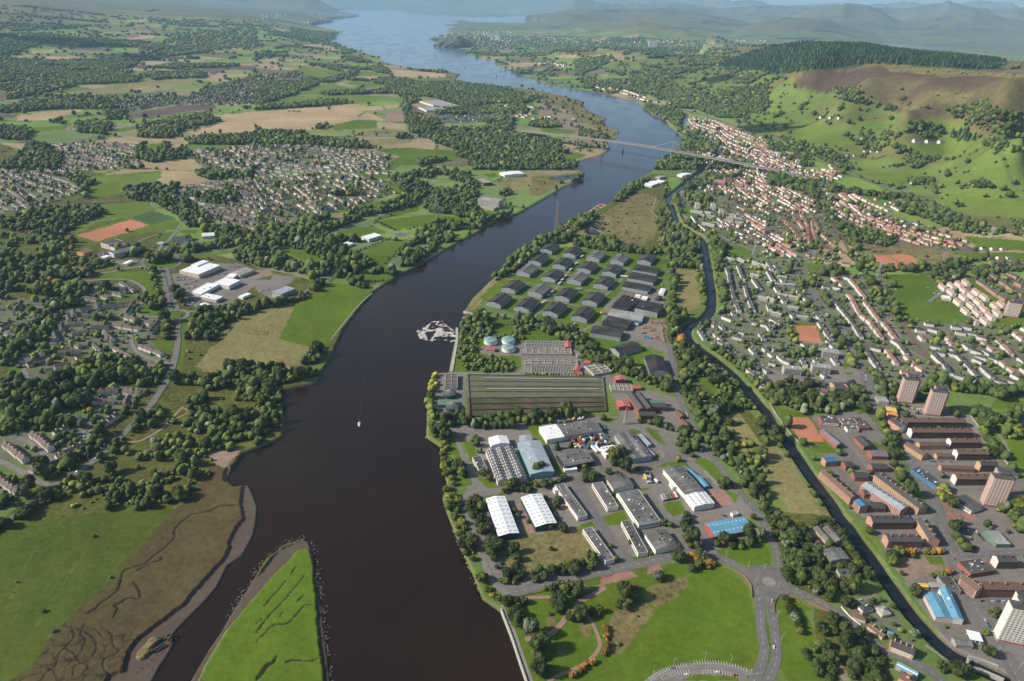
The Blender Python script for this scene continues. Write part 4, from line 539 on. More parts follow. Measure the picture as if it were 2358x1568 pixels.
for w,s_ in[(11,"02: 1640,-10 1620,130 1580,270 1520,400 1440,520 1360,640 1200,800 1080,920 960,1030 820,1140 650,1250 470,1350 300,1480 200,1568 50,1700"),(16,"32: 920,370 930,430 950,550 1000,650 1080,720 1150,800 1200,900 1250,1000 1340,1150 1400,1280 1480,1400 1560,1568; 33: 1600,150 1660,310 1700,430 1750,560 1850,740 1900,870 1960,960 2040,1100 2130,1240 2250,1450 2330,1600"),(13,"31: 160,850 250,940 350,1050 480,1200 600,1340 680,1450 740,1568; 32: 800,150 870,280 920,370"),(12,"13: 2300,760; 23: 0,760 250,690 500,650 700,590 1000,530 1200,480 1450,420 1650,385 1800,400 2000,470 2150,560 2250,620 2358,640"),(10,"22: 1450,30 1480,200 1490,400 1540,520 1600,640 1700,850 1800,1010 1960,1220 2100,1400 2250,1568; 33: 0,200 50,300 90,420 90,560 60,620"),(12,"33: 100,690 300,760 480,850 640,940 800,1080 1000,1250 1200,1330 1500,1480 1620,1590"),(10,"33: 0,720 20,850 50,1000 70,1200 80,1350 40,1480 -40,1600"),(10,"23: 2270,740 2290,950 2290,1100 2330,1250 2300,1400 2220,1590"),(11,"32: 920,372 1200,378 1500,372 1800,390 2000,410 2200,420 2358,440 2600,460"),(12,"33: 1900,850 2130,845 2500,830"),(10,"33: 1700,405 2000,400 2500,370")]:
 q,zz=road('road',w,s_);centre_line(q,zz)
for w,s_ in[(8,"02: 470,1340 330,1290 200,1210 0,1110 -200,1020"),(7,"02: 1200,-60 1230,60 1300,130 1450,190 1600,215"),(7,"02: 470,1110 350,1000 250,930 160,900"),(7,"02: 240,150 210,230 250,350 240,540"),(6,"02: 930,640 860,740 780,830 740,890"),(9,"01: 1450,905 1500,960 1540,1150 1570,1300"),(9,"01: 1530,895 1560,1000 1600,1180 1640,1290"),(9,"01: 1310,850 1340,800 1475,765 1620,785 1665,830 1620,885 1480,912 1350,895 1310,850"),(8,"01: 1510,1325 1600,1287 1710,1297 1735,1330 1680,1372 1560,1380 1510,1325"),(7,"01: 300,1060 600,1030 780,1020 1000,1003 1180,1010 1290,1060 1345,1130 1310,1220 1262,1290 1300,1340 1500,1352"),(8,"01: 820,960 1000,940 1200,900 1320,880"),(9,"01: 1650,780 1850,760 2100,720 2358,690; 11: 300,640 500,610 700,570 900,520 1060,470 1200,400 1400,340 1560,270"),(7,"01: 1450,780 1480,710 1560,640 1620,570 1720,545 1830,550"),(6,"01: 1240,670 1420,600 1620,550 1665,480 1640,430 1550,390 1400,330 1380,280 1150,275 900,290 500,330 300,370"),(9,"01: 140,-10 150,120 220,190 330,230 390,270 370,310 300,350"),(8,"01: 1740,1300 1900,1290 2358,1240; 11: 200,1220 340,1180 430,1140 520,1070 600,1000"),(7,"11: 0,890 200,930 480,970 620,995 700,940 740,870"),(9,"01: 1660,1375 1640,1450 1640,1560"),(8,"11: 1060,490 1200,560 1280,590"),(8,"11: 1270,590 1330,570 1390,590 1330,615 1270,590"),(8,"11: 1390,580 1550,530 1700,470"),(12,"11: 1400,620 1465,650 1400,740 1300,830 1230,855"),(6,"11: 1270,860 1310,910 1360,940"),(6,"11: 1250,620 1100,660 1000,690 890,670"),(6,"11: 810,620 900,660 1010,700"),(7,"11: 1600,150 1650,112 1780,100 1880,112 1930,150 2000,180 2200,190"),(7,"11: 1600,140 1700,178 1800,190"),(6,"11: 2240,90 2200,130 2240,190 2330,170"),(16,"10: 700,1275 1000,1265 1400,1248 1700,1232 2000,1222 2358,1216"),(12,"00: 600,1330 750,1290 900,1255 1060,1230"),(8,"00: 720,1165 660,1170 640,1205 700,1240 850,1255"),(8,"00: 1040,1255 1180,1280 1400,1305 1700,1310"),(7,"10: 1380,1150 1410,1220 1480,1250 1640,1320 1800,1390"),(6,"10: 1000,1215 1300,1205 1400,1235"),(9,"10: 620,765 800,700 980,640 1170,590"),(7,"10: 60,720 150,600"),(7,"10: 1170,590 1150,550 1000,490 850,440"),(16,"20: 1500,1000 1700,1040 1850,1090 2100,1170 2358,1230; 30: 250,1330 500,1440 750,1568; 31: 900,70 1050,140 1200,230 1350,280 1480,300"),(11,"31: 1080,195 1300,207 1480,255 1600,310 1700,360 1800,410 1900,450 2050,510 2200,560 2358,610 2700,690"),(5,"30: 1150,1380 1290,1520 1345,1568"),(6,"20: 500,620 560,690 540,730"),(8,"31: 570,415 800,440 1000,450 1100,420 1140,370 1110,310 1000,285"),(8,"31: 560,412 300,402 130,430 80,500 130,560 300,640 400,690 432,740 400,800 300,830 200,830 100,820 0,790"),(8,"21: 1600,180 1565,210 1560,300 1590,450 1650,500 1790,560 1900,600 2050,670 2200,730 2340,800; 31: 100,830"),(9,"31: 330,1100 470,1290 560,1420 620,1560"),(8,"31: 1560,1570 1400,1500"),(7,"31: 1480,1210 1600,1120 1540,1110"),(7,"31: 2100,1480 1900,1200 1820,1010 1830,930"),(6,"31: 740,1110 900,1200 1100,1370 1240,1568; 32: 1250,60 1500,200"),(6,"31: 560,1110 740,1110"),(6,"31: 700,1150 850,1370 930,1500 1000,1568"),(6,"32: 1250,190 1400,290 1500,360"),(6,"32: 1560,0 1760,180 1950,360"),(6,"31: 1700,1560; 32: 1700,0 1900,170 2050,300"),(6,"21: 2010,880 2060,1010 2100,1150 2150,1300 2180,1400"),(7,"32: 680,850 780,980 900,1140 1000,1280 1130,1440 1250,1568; 33: 900,60"),(8,"32: 1370,1130 1600,1135 1960,1140"),(8,"32: 1480,1360 1800,1360 2100,1350"),(8,"33: 860,45 1200,60 1550,52"),(8,"33: 1080,362 1660,352"),(7,"32: 1300,915 1600,925 1640,930"),(6,"32: 150,300 350,350 600,400 720,330 880,320"),(6,"12: 1950,1600 1900,1480 1920,1430 2050,1380 2200,1390 2358,1370"),(7,"12: 1850,900 1900,1050 1970,1200 2050,1370"),(7,"13: 1920,-10 2000,200 2080,420 2150,600 2220,700 2310,765"),(9,"22: 500,1270 700,1210 870,1190 1100,1170 1380,1100 1600,1060 1790,1000"),(8,"22: 1390,1080 1370,1000 1280,900 1200,830 1080,790"),(6,"22: 1600,1100 1750,1250 1900,1400"),(16,"22: 600,1230 620,1350 720,1568; 23: 800,100 880,250 1070,475"),(10,"23: 1300,0 1450,110 1640,130 1700,220 1830,360"),(6,"21: -200,1330 0,1340 180,1380 400,1440 600,1480 680,1460 800,1400"),(6,"21: 330,1290 230,1320 200,1370"),(6,"21: 800,1180 900,1120 1000,1010 1080,900"),(6,"21: 180,1360 330,1190 420,1070 520,940 620,830"),(5,"21: -100,1160 300,1190 600,1250 780,1290"),(5,"21: -50,1000 300,1060 700,1110 900,1120"),(5,"21: 150,900 600,980 960,1000"),(5,"21: 380,800 700,880 1080,900"),(6,"22: 1480,200 1400,60 1200,-60"),(8,"33: -30,655 10,630 50,650 30,690 -20,690 -30,655"),(8,"33: 2130,1240 2358,1330 2600,1350"),(7,"23: 1240,1590 1400,1490 1600,1440 1850,1425 2050,1455 2200,1500 2300,1480")]:
 road('road',w,s_,ASPH if w>8 else ASPH2)
for w,s_ in[(9,"31: 430,150 500,380 600,520 680,620 760,760 870,890 950,1010 1050,1150 1150,1280 1260,1420 1340,1568; 32: 1440,110 1540,250 1620,350")]:road('railway_track',w,s_,BALLAST)
for w,s_ in[(4,"23: 0,810 200,800 400,795 470,800"),(6,"23: 860,705 740,780 620,840 590,890 520,960 420,1080 320,1150 120,1187"),(4,"23: 600,905 700,980 760,1080 800,1180 810,1250 770,1320 680,1400 550,1470 400,1530 330,1590")]:road('path',w,s_,REDPATH,step=6)
for w,s_ in[(3.5,"02: 1180,940 1290,925 1420,860 1520,790 1600,700 1680,615"),(2.5,"02: 1560,745 1740,660 1680,620"),(3,"21: 1360,690 1350,450 1290,380 1330,250")]:road('dirt_track',w,s_,DIRTT,step=6)
road('promenade',4.5,"13: 2262,870 2358,1120; 23: 0,1060 60,1250 180,1590",PAVE,.2)
road('footpath',3,"33: 1450,1240 1540,1300 1640,1380",PAVE,.2);road('footpath',3,"32: 2000,820 2100,840 2180,950 2230,1040",PAVE);road('footpath',3,"11: 690,1560 800,1420 950,1240 1070,1130",PAVE,.3)
def bays(path,depth=5,pitch=2.7,mat=None):
 pts=P(path);X,Y=unp([p[0]for p in pts],[p[1]for p in pts],5);q=smooth_path(np.stack([X,Y],1),5);L=np.r_[0,np.cumsum(np.hypot(*np.diff(q,axis=0).T))]
 out=[]
 for s_ in np.arange(0,L[-1],pitch):
  a=np.array([np.interp(s_,L,q[:,0]),np.interp(s_,L,q[:,1])]);b=np.array([np.interp(s_+.5,L,q[:,0]),np.interp(s_+.5,L,q[:,1])]);t=(b-a)/(np.linalg.norm(b-a)+1e-9);n_=np.array([-t[1],t[0]])
  z=5.62;w=.14
  p=[a-n_*depth/2-t*w,a-n_*depth/2+t*w,a+n_*depth/2+t*w,a+n_*depth/2-t*w]
  _lines.add([(k[0],k[1],z)for k in p],[(0,1,2,3)]);out.append((a,t))
 return out
for s_ in("23: 1270,1555 1420,1465 1620,1418","23: 1680,1400 1900,1400 2050,1430 2170,1470","23: 1380,1545 1500,1500 1650,1480","23: 1760,1485 1900,1485 2080,1520","33: 1760,900 1840,1000","22: 1770,1200 1900,1340","32: 1050,900 1110,970","32: 640,1050 740,1060"):bays(s_)
def disc(name,tile,r,z,mat):
 p=P(tile)[0];X,Y,zz=at(*p);tag(obj(name,MB().lathe([(r,0),(r-.3,z)],36).me(name,mat),None,(X,Y,zz)),kind='structure');fill(wood,[(p[0]-12,p[1]-8),(p[0]+12,p[1]-8),(p[0]+12,p[1]+8),(p[0]-12,p[1]+8)],0)
disc('road','33: 10,650',25,.42,ASPH);disc('traffic_island','33: 10,655',7.5,.62,PAVE);disc('road','11: 1330,593',17,.42,ASPH);disc('traffic_island','11: 1330,595',6,.6,plain('island_planting',(.07,.10,.03),.9,.4,.5));disc('road','32: 915,372',14,.42,ASPH)
tag(obj('road_markings',_lines.me('road_markings',WHITE_LINE)),kind='structure')
# building materials
def sheet(name,col,**k):return plain(name,col,k.pop('rough',.75),k.pop('var',.22),k.pop('scale',.12),**k)
M=dict(white=sheet('white_render',(.68,.66,.62),scale=.3,var_obj=.2),white2=sheet('white_sheet_roof',(.72,.74,.76),var=.14,rough=.5),rosy=sheet('rose_render',(.40,.29,.25),scale=.4),cream=sheet('cream_render',(.48,.42,.32),scale=.3),grey=sheet('grey_sheet_roof',(.17,.17,.165),col2=(.10,.10,.095),var=.4,var_obj=.25),dgrey=sheet('dark_grey_roof',(.085,.085,.085),col2=(.06,.06,.06)),lgrey=sheet('light_grey_roof',(.30,.30,.29),col2=(.22,.22,.21)),black=sheet('tarred_roof',(.032,.031,.031),col2=(.055,.053,.05),var=.45,var_obj=.35),wgrey=sheet('weathered_cement_roof',(.15,.15,.145),col2=(.09,.09,.088),var=.35),steel=plain('grey_corrugated_wall',(.30,.33,.37),.6,.3,.25,stripes=('X',.28,.55)),bluegrey=sheet('blue_grey_roof',(.29,.34,.38),rough=.5),teal=sheet('teal_cladding',(.14,.33,.38)),green=sheet('green_cladding',(.10,.19,.13)),dgreen=sheet('dark_green_cladding',(.03,.05,.04)),blue=sheet('sky_blue_roof',(.11,.28,.41),rough=.55),dblue=sheet('deep_blue_cladding',(.05,.16,.30)),red=sheet('red_cladding',(.34,.07,.055)),redroof=sheet('red_sheet_roof',(.37,.12,.10),rough=.6),brick=sheet('red_brick',(.27,.105,.07),scale=.6),pink=sheet('pink_sandstone',(.42,.235,.18),scale=.4),brownroof=sheet('brown_tile_roof',(.13,.085,.065),scale=.5),slate=sheet('slate_roof',(.075,.075,.078),scale=.5,var_obj=.35),redtile=sheet('red_tile_roof',(.25,.135,.105),scale=.5,var_obj=.3),pinktile=sheet('pink_tile_roof',(.34,.19,.165),scale=.5),stone=sheet('buff_sandstone',(.45,.30,.17),scale=.4),conc=sheet('concrete',(.36,.35,.32),scale=.3),glass=plain('window_glass',(.025,.03,.035),.15,.1,.3,spec=.6),wwin=plain('white_window_panel',(.72,.72,.70),.5,.1),brownbr=sheet('dark_brown_brick',(.105,.058,.043),scale=.5),orange=sheet('orange_render',(.60,.28,.10)),yellow=sheet('yellow_sheet',(.65,.45,.10)),dark=plain('dark_trim',(.03,.03,.03),.7,.2),wood=plain('old_timber',(.10,.08,.06),.9,.3,.5),purple=sheet('purple_grey_roof',(.17,.14,.165)),tank=plain('tank_water',(.055,.055,.038),.25,.3,.1,spec=.5),moss=sheet('mossy_bed',(.05,.06,.022),scale=.1,col2=(.10,.075,.05)),froth=sheet('frothy_tank_water',(.20,.17,.13),scale=.25,var=.5,col2=(.32,.30,.26)),tealdome=sheet('pale_teal_dome',(.20,.36,.36)))
GZ=5.0
def level(px,py,h):
 z=5.0
 for _ in range(4):X,Y=unp(px,py,z+h);z=gz(float(X),float(Y))
 return z+.05
def frame3(A,B,C,h):
 global GZ
 GZ=level((A[0]+C[0])/2,(A[1]+C[1])/2,h)
 (ax,bx,cx),(ay,by,cy)=unp([A[0],B[0],C[0]],[A[1],B[1],C[1]],GZ+h)
 a=Vector((ax,ay));b=Vector((bx,by));c=Vector((cx,cy));u=(b-a);Lx=u.length;u.normalize();n=Vector((-u.y,u.x));ly=(c-b).dot(n)
 return a,u,Lx,ly
def block(A,C,w,h):pass
FOOT=[]
def footmask(a,u,Lx,Ly,m=3):
 n=Vector((-u.y,u.x));s_=1 if Ly>0 else-1
 c=[a-u*m-n*m*s_,a+u*(Lx+m)-n*m*s_,a+u*(Lx+m)+n*(Ly+m*s_),a-u*m+n*(Ly+m*s_)]
 x,y=proj(np.array([p.x for p in c]),np.array([p.y for p in c]),np.full(4,GZ));poly=list(zip(x,y));fill(wood,poly,0);fill(blk,poly,1)
def prism(Lx,Ly,h,rise,kind,n=1,over=.5,th=.3,parapet=0):
 """returns wall MB, roof MB in local metres (x 0..Lx, y 0..Ly)"""
 w=MB();r=MB();sy=1 if Ly>0 else-1;Ly=abs(Ly)
 if kind=='f':
  w.box(0,0,0,Lx,Ly,h)
  r.box(.15,.15,h,Lx-.15,Ly-.15,h+.25)
  p=.45
  for b in((0,0,Lx,.3),(0,Ly-.3,Lx,Ly),(0,.3,.3,Ly-.3),(Lx-.3,.3,Lx,Ly-.3)):w.box(b[0],b[1],h,b[2],b[3],h+p+.25)
 elif kind=='h':
  w.box(0,0,0,Lx,Ly,h);o=over;k=min(Lx,Ly)/2
  if Lx>=Ly:rid=[(k,Ly/2),(Lx-k,Ly/2)]
  else:rid=[(Lx/2,k),(Lx/2,Ly-k)]
  v=[(-o,-o,h),(Lx+o,-o,h),(Lx+o,Ly+o,h),(-o,Ly+o,h)]+[(x,y,h+rise)for x,y in rid]
  f=[(0,1,5,4),(1,2,5),(2,3,4,5),(3,0,4)]if Lx>=Ly else[(0,1,4),(1,2,5,4),(2,3,5),(3,0,4,5)]
  r.add(v,f+[(3,2,1,0)])
 else:
  E,Cc=(Lx,Ly)if kind=='gx' else(Ly,Lx)
  mp=(lambda e,c,z:(e,c,z))if kind=='gx' else(lambda e,c,z:(c,e,z))
  cw=Cc/n
  prof=[(0,0)]+[q for k in range(n)for q in((k*cw,h),((k+.5)*cw,h+rise))]+[(Cc,h),(Cc,0)]
  m=len(prof);v=[mp(0,c,z)for c,z in prof]+[mp(E,c,z)for c,z in prof]
  w.add(v,[tuple(range(m)),tuple(range(2*m-1,m-1,-1))]+[(i,i+m,(i+1)%m+m,(i+1)%m)for i in range(m)])
  top=prof[1:-1];o=over;sl=rise/(cw/2)if cw else 0
  top=[(top[0][0]-o,top[0][1]-o*sl)]+top[1:-1]+[(top[-1][0]+o,top[-1][1]-o*sl)]
  m=len(top);v=[mp(e,c,z+d)for e in(-o*.6,E+o*.6)for d in(.04,th)for c,z in top]
  f=[]
  for i in range(m-1):
   f+=[(m+i,m+i+1,3*m+i+1,3*m+i),(i,2*m+i,2*m+i+1,i+1),(i,i+1,m+i+1,m+i),(2*m+i,3*m+i,3*m+i+1,2*m+i+1)]
  f+=[(0,m,3*m,2*m),(m-1,3*m-1,4*m-1,2*m-1)]
  r.add(v,f)
 if sy<0:
  for q in(w,r):q.v=[(x,y-Ly,z)for x,y,z in q.v]
 return w,r
_WM={}
def unit_box(name,w,d,h,mat):
 k=(name,round(w,2),round(d,2),round(h,2),mat.name)
 if k not in _WM:_WM[k]=MB().box(-w/2,-d/2,-h/2,w/2,d/2,h/2).me(name,mat)
 return _WM[k]
def windows(t,Lx,Ly,h,side,rows,cols,w=1.4,hh=1.3,z0=1.6,mat='glass',name='window',m=1.5):
 """a grid of separate window objects on one side: 0 front (y=0), 1 right, 2 back, 3 left"""
 lo,hi=min(0,Ly),max(0,Ly);y0=0 if Ly>0 else 0
 dz=(h-z0-.6)/rows
 for r in range(rows):
  for c in range(cols):
   k=(c+.5)/cols;z=z0+dz*(r+.45)
   if side in(0,2):
    x=m+(Lx-2*m)*k;y=(0 if side==0 else Ly);s_=-1 if(y==lo)else 1
    o=obj(name,unit_box(name,w,.16,hh,M[mat]),t,(x,y+s_*.02,z))
   else:
    y=lo+m+(hi-lo-2*m)*k;x=Lx if side==1 else 0
    o=obj(name,unit_box(name,.16,w,hh,M[mat]),t,(x+(.02 if side==1 else-.02),y,z))
def shed(name,label,cat,tile,h,rise,kind,wall,roof,n=1,group=None,sky=None,win=(),door=(),vents=0,chim=0,off=None,zoff=0,over=.5,size=None):
 pts=P(tile);A,B=pts[0],pts[1]
 if off:C=(B[0]+off[0]/4,B[1]+off[1]/4)
 else:C=pts[2]
 a,u,Lx,Ly=frame3(A,B,C,h)
 if size:u0=u;Lx,Ly=size
 t=empty(name,(a.x,a.y,GZ+zoff),math.atan2(u.y,u.x),label,cat,group)
 w,r=prism(Lx,Ly,h,rise,kind,n,over)
 if cat=='canopy' and kind=='f':
  w=MB();q_=abs(Ly);o_=0 if Ly>0 else-q_
  for i in(0,1,2):
   for j in(0,1):xx=1.5+(Lx-3)*i/2;yy=o_+1.5+(q_-3)*j;w.box(xx-.3,yy-.3,0,xx+.3,yy+.3,h-.6)
  w.box(0,o_,h-.6,Lx,o_+q_,h)
 obj('wall' if cat!='canopy' else 'posts',w.me('wall' if cat!='canopy' else 'posts',M[wall]),t);ro=obj('roof',r.me('roof',M[roof]),t)
 footmask(a,u,Lx,Ly)
 def rz(x,y):
  yy=y if Ly>0 else y-abs(Ly)
  if kind=='f':return h+.25
  if kind=='h':return h+rise*.4
  q=(abs(y)/abs(Ly)if kind=='gx' else x/Lx)*n%1
  return h+rise*(1-abs(2*q-1))+.3
 aLy=abs(Ly);s0=0 if Ly>0 else-aLy
 if sky:
  nx,ny,sw,sd,mat=sky
  for i in range(nx):
   for j in range(ny):
    x=Lx*(i+.5)/nx;y=aLy*(j+.5)/ny
    fx=(x/Lx*n%1)if kind=='gy' else.25;fy=(y/aLy*n%1)if kind=='gx' else.25
    if kind=='gy' and abs(fx-.5)<.08 or kind=='gx' and abs(fy-.5)<.08:continue
    o=obj('skylight',unit_box('skylight',sw,sd,.12,M[mat]),ro,(x,y+s0,rz(x,y)+.06))
    if kind=='gy':sl=math.atan2(rise,Lx/n/2);o.rotation_euler=(0,-sl if fx<.5 else sl,0)
    if kind=='gx':sl=math.atan2(rise,aLy/n/2);o.rotation_euler=(sl if fy<.5 else-sl,0,0)
 rr=random.Random(hash(tile)&0xffff if False else len(tile)*7+int(Lx*10))
 for k in range(vents):
  x=Lx*(.12+.76*rr.random());y=aLy*(.12+.76*rr.random());s_=rr.choice((1.2,1.8,2.4));obj('roof_vent',unit_box('roof_vent',s_,s_,1.2,M[rr.choice(('lgrey','dark','white2'))]),ro,(x,y+s0,rz(x,y)+.5))
 for k in range(chim):
  if kind=='gx':x=Lx*(k+.5)/chim;y=aLy/2
  else:x=Lx/2;y=aLy*(k+.5)/chim
  cm=unit_box('chimney',.9 if kind=='gx' else 3,3 if kind=='gx' else.9,2.4,M[wall]);obj('chimney',cm,ro,(x,y+s0,h+rise+.9))
 for d_ in door:
  side,k,dw,dh,mat=d_
  if side==0:obj('door',unit_box('door',dw,.2,dh,M[mat]),t,(Lx*k,-.03 if Ly>0 else.03,dh/2))
  elif side==1:obj('door',unit_box('door',.2,dw,dh,M[mat]),t,(Lx+.03,s0+aLy*k,dh/2))
  elif side==3:obj('door',unit_box('door',.2,dw,dh,M[mat]),t,(-.03,s0+aLy*k,dh/2))
 for w_ in win:windows(t,Lx,Ly,h,*w_)
 return t,Lx,Ly
# whisky bond: the 21 gabled warehouses
wt=P("21: 280,1300 420,1330 490,1240");a0,u0,BLx,BLy=frame3(*wt,10);BLy=max(BLy,36)
WROW=[('a',-236,1215,'black'),('b',20,1258,'black'),('c',280,1300,'black'),('d',545,1345,'black'),('e',-98,1085,'black'),('f',145,1122,'wgrey'),('g',392,1160,'black'),('h',645,1200,'black'),('i',42,935,'wgrey'),('j',272,985,'black'),('k',508,1010,'wgrey'),('l',750,1050,'black'),('m',150,835,'black'),('n',373,870,'black'),('o',600,905,'black'),('p',832,935,'black'),('q',255,728,'black'),('r',468,765,'black'),('s',687,800,'wgrey'),('t',906,832,'wgrey'),('u',1157,830,'black')]
WL_=dict(a='dark-roofed gabled warehouse at the riverside end of the nearest warehouse row',b='dark-roofed gabled warehouse second from the river in the nearest row',c='dark-roofed gabled warehouse third from the river in the nearest row',d='dark gabled warehouse at the landward end of the nearest row by the works hall',e='black gabled warehouse nearest the river in the second row',f='pale grey-roofed warehouse second in the second row between two black ones',g='black gabled warehouse third in the second row',h='black gabled warehouse at the landward end of the second row',i='pale grey-roofed warehouse nearest the river in the third row',j='black gabled warehouse between two pale-roofed ones in the third row',k='pale grey-roofed warehouse in the middle of the third row',l='black gabled warehouse at the landward end of the third row',m='black gabled warehouse nearest the river in the fourth row',n='black gabled warehouse second in the fourth row beside parked trailers',o='black gabled warehouse third in the fourth row',p='black gabled warehouse fourth in the fourth row beside the long sheds',q='black gabled warehouse nearest the river in the farthest row',r='dark gabled warehouse second in the farthest row',s='pale grey-roofed warehouse third in the farthest row',t='pale grey-roofed warehouse fourth in the farthest row',u='dark gabled warehouse at the landward end of the farthest row by the trees')
wall_mb,roof_bk=prism(BLx,BLy,9,4.2,'gy');WALLM=wall_mb.me('wall',M['steel']);RM_={k:roof_bk.me('roof',M[k])for k in('black','wgrey')}
rv=MB().box(-.7,0,0,.7,5,1.1).me('ridge_vent',M['dark'])
GZ=5.0
for key,x,y,rm in WROW:
 px=(1179+x/4,392+y/4);ax,ay=unp(px[0],px[1],GZ+9);ang=math.atan2(u0 .y,u0 .x)
 t=empty('bond_warehouse',(float(ax),float(ay),GZ),ang,WL_[key],'warehouse','gabled whisky warehouses on the green')
 obj('wall',WALLM,t);ro=obj('roof',RM_[rm],t)
 for k in range(5):obj('ridge_vent',rv,ro,(BLx/2,1+k*(BLy-7)/4,13.3))
 obj('door',unit_box('door',3.6,.25,4.4,M['lgrey']),t,(BLx/2,-.04,2.2))
 footmask(Vector((float(ax),float(ay))),u0,BLx,BLy,1)
g='long black whisky sheds'
for tile,lab,kind in[("21: 1112,915 1332,955 1350,905",'long black-roofed shed farthest up of the three stacked on the landward side','gx'),("21: 1062,990 1300,1035 1312,972",'long black-roofed shed in the middle of the three stacked on the landward side','gx'),("21: 1012,1070 1250,1115 1268,1060",'long black-roofed shed with pale ribbed wall, nearest of the three stacked ones','gx')]:
 shed('storage_shed',lab,'warehouse',tile,8,3,kind,'steel','black',group=g)
shed('storage_shed','long black-roofed shed with ribbed wall standing alone beside the haulage yard','warehouse',"21: 722,1495 1000,1540 1005,1468",9,3.5,'gx','steel','black')
shed('storage_shed','wide dark gabled shed lying diagonally on bright grass below the lone ribbed shed','warehouse',"22: 900,65 990,122 1225,80",8,4,'gy','steel','black')
shed('storage_shed','large black gabled shed at the foot of the bond beside the empty car park','warehouse',"22: 1268,285 1445,290 1412,150",9,4.5,'gy','steel','black')
shed('cooperage','sprawling black patched roof of the cooperage behind the long grey roof','workshop',"21: 920,1250 1060,1290 1185,1195",7,2.5,'gy','dark','black',n=4,vents=6)
shed('cooperage','small black-roofed wing joined to the sprawling cooperage roof','workshop',"21: 935,1225 1000,1240 1060,1160",8,2,'gy','dark','black',n=2)
shed('bottling_hall','pale tall-walled block with a dark roof right of the cooperage','works',"21: 1132,1268 1340,1312 1388,1235",12,1.5,'gx','lgrey','black',vents=3)
shed('works_hall','long pale grey metal-roofed hall with a blue front below the cooperage','works',"21: 880,1335 1195,1390 1215,1325",7,2,'gx','teal','lgrey',vents=4)
shed('works_hall','low black-roofed works hall in front of the pale metal roof','works',"21: 830,1402 1062,1455 1092,1385",7,2,'gx','dark','black',n=2)
shed('works_hall','little white-walled lean-to with dark roof right of the low black hall','works',"21: 1100,1400 1160,1415 1185,1375",5,1,'f','white','dgrey')
shed('store_hut','small white greenhouse-like hut by the hedge at the upper corner of the cask yard','hut',"21: 1350,1135 1395,1142 1400,1092",4,1,'gy','white','white2',sky=(4,2,.6,3,'glass'))
shed('store_hut','white flat hut with roof plant on the road above the cooperage','hut',"21: 1130,1155 1180,1165 1185,1150",4,1,'f','white','white2');shed('store_hut','low white hut right of the other one above the bottling block','hut',"21: 1185,1180 1240,1190 1243,1165",4,1,'f','white','white2')
t=empty('storage_tank',(*[float(q)for q in unp(1179+1350/4,392+1195/4,5)],5),0,'dark green domed tank lying at the hedge beside the cask yard','tank');obj('shell',MB().lathe([(7,0),(7,6),(5,9),(0.3,10)],20).me('shell',M['dgreen'],True),t);obj('hatch',unit_box('hatch',1.2,1.2,.8,M['lgrey']),t,(0,0,10.2))
rr=random.Random(3);ci=0
STK=[("21: 1310,1400",60,18),("21: 1360,1405",60,18),("21: 1240,1455",50,12),("21: 1290,1475",40,20),("21: 1385,1450",16,55),("21: 1392,1500",16,50),("21: 1400,1555",16,50),("21: 1210,1500",30,14),("21: 1330,1545",26,26),("21: 1385,1060",12,30),("21: 1310,1140",8,30)]
for s_,w_,d_ in STK:
 p=P(s_)[0];x,y=unp(p[0],p[1],5);mb=MB();W_=w_*.32;D_=d_*.5
 for i in range(int(W_/3)):
  for j in range(int(D_/3)+1):
   hh=rr.uniform(1.6,3.6);mb.box(-W_/2+i*3,-D_/2+j*3,0,-W_/2+i*3+2.5,-D_/2+j*3+2.4,hh)
 o=obj('cask_stack',mb.me('cask_stack',sheet('cask_timber',(.26,.22,.18),scale=.8,var=.4)),None,(float(x),float(y),5));tag(o,'block of stacked wooden casks in the yard below the bond','casks','cask stacks in the cooperage yard')
# treatment works
for i,(p,lab)in enumerate([((1130,789),'leftmost of the three pale teal domed tanks, above the little red pump house'),((1171,788),'upper right pale teal domed tank of the three'),((1171,806),'lower right pale teal domed tank, right of the red pump house')]):
 x,y=unp(*p,5);t=empty('digester_tank',(float(x),float(y),5),0,lab,'tank','pale domed tanks at the treatment works');R_=13
 obj('tank_wall',MB().lathe([(R_,0),(R_,6.5),(R_-.4,6.6)],32).me('tank_wall',M['white']),t)
 dm=obj('dome',MB().lathe([(R_+.4,6.7),(R_*.8,7.9),(R_*.45,9),(.8,9.6)],32).me('dome',M['tealdome'],True),t)
 rb=MB()
 for k in range(16):
  a=k*PI/8;rb.bar((R_*math.cos(a),R_*math.sin(a),6.95),(R_*.45*math.cos(a),R_*.45*math.sin(a),9.15),.35);rb.bar((R_*.45*math.cos(a),R_*.45*math.sin(a),9.15),(.6*math.cos(a),.6*math.sin(a),9.8),.35)
 obj('ribs',rb.me('ribs',M['lgrey']),dm)
for p,lab in[((589.5+1785/4,784+508/4),'dark ribbed conical tank between the filter beds and the green roofed shed'),((589.5+1812/4,784+625/4),'dark ribbed conical tank below the green roofed shed by the river')]:
 x,y=unp(*p,5);t=empty('digester_tank',(float(x),float(y),5),0,lab,'tank','dark conical tanks by the river');R_=11
 obj('tank_wall',MB().lathe([(R_,0),(R_,5),(R_-.3,5.1)],32).me('tank_wall',M['dgreen']),t);dm=obj('dome',MB().lathe([(R_+.3,5.2),(.8,10.5)],32).me('dome',M['dgreen']),t);rb=MB()
 for k in range(18):a=k*PI/9;rb.bar((R_*math.cos(a),R_*math.sin(a),5.4),(.8*math.cos(a),.8*math.sin(a),10.8),.5)
 obj('ribs',rb.me('ribs',M['lgrey']),dm)
shed('pump_shed','green metal-roofed shed between the two dark conical tanks','shed',"12: 1675,592 1835,592 1835,545",6,1.6,'gx','green','green',sky=(5,2,.6,2,'lgrey'))
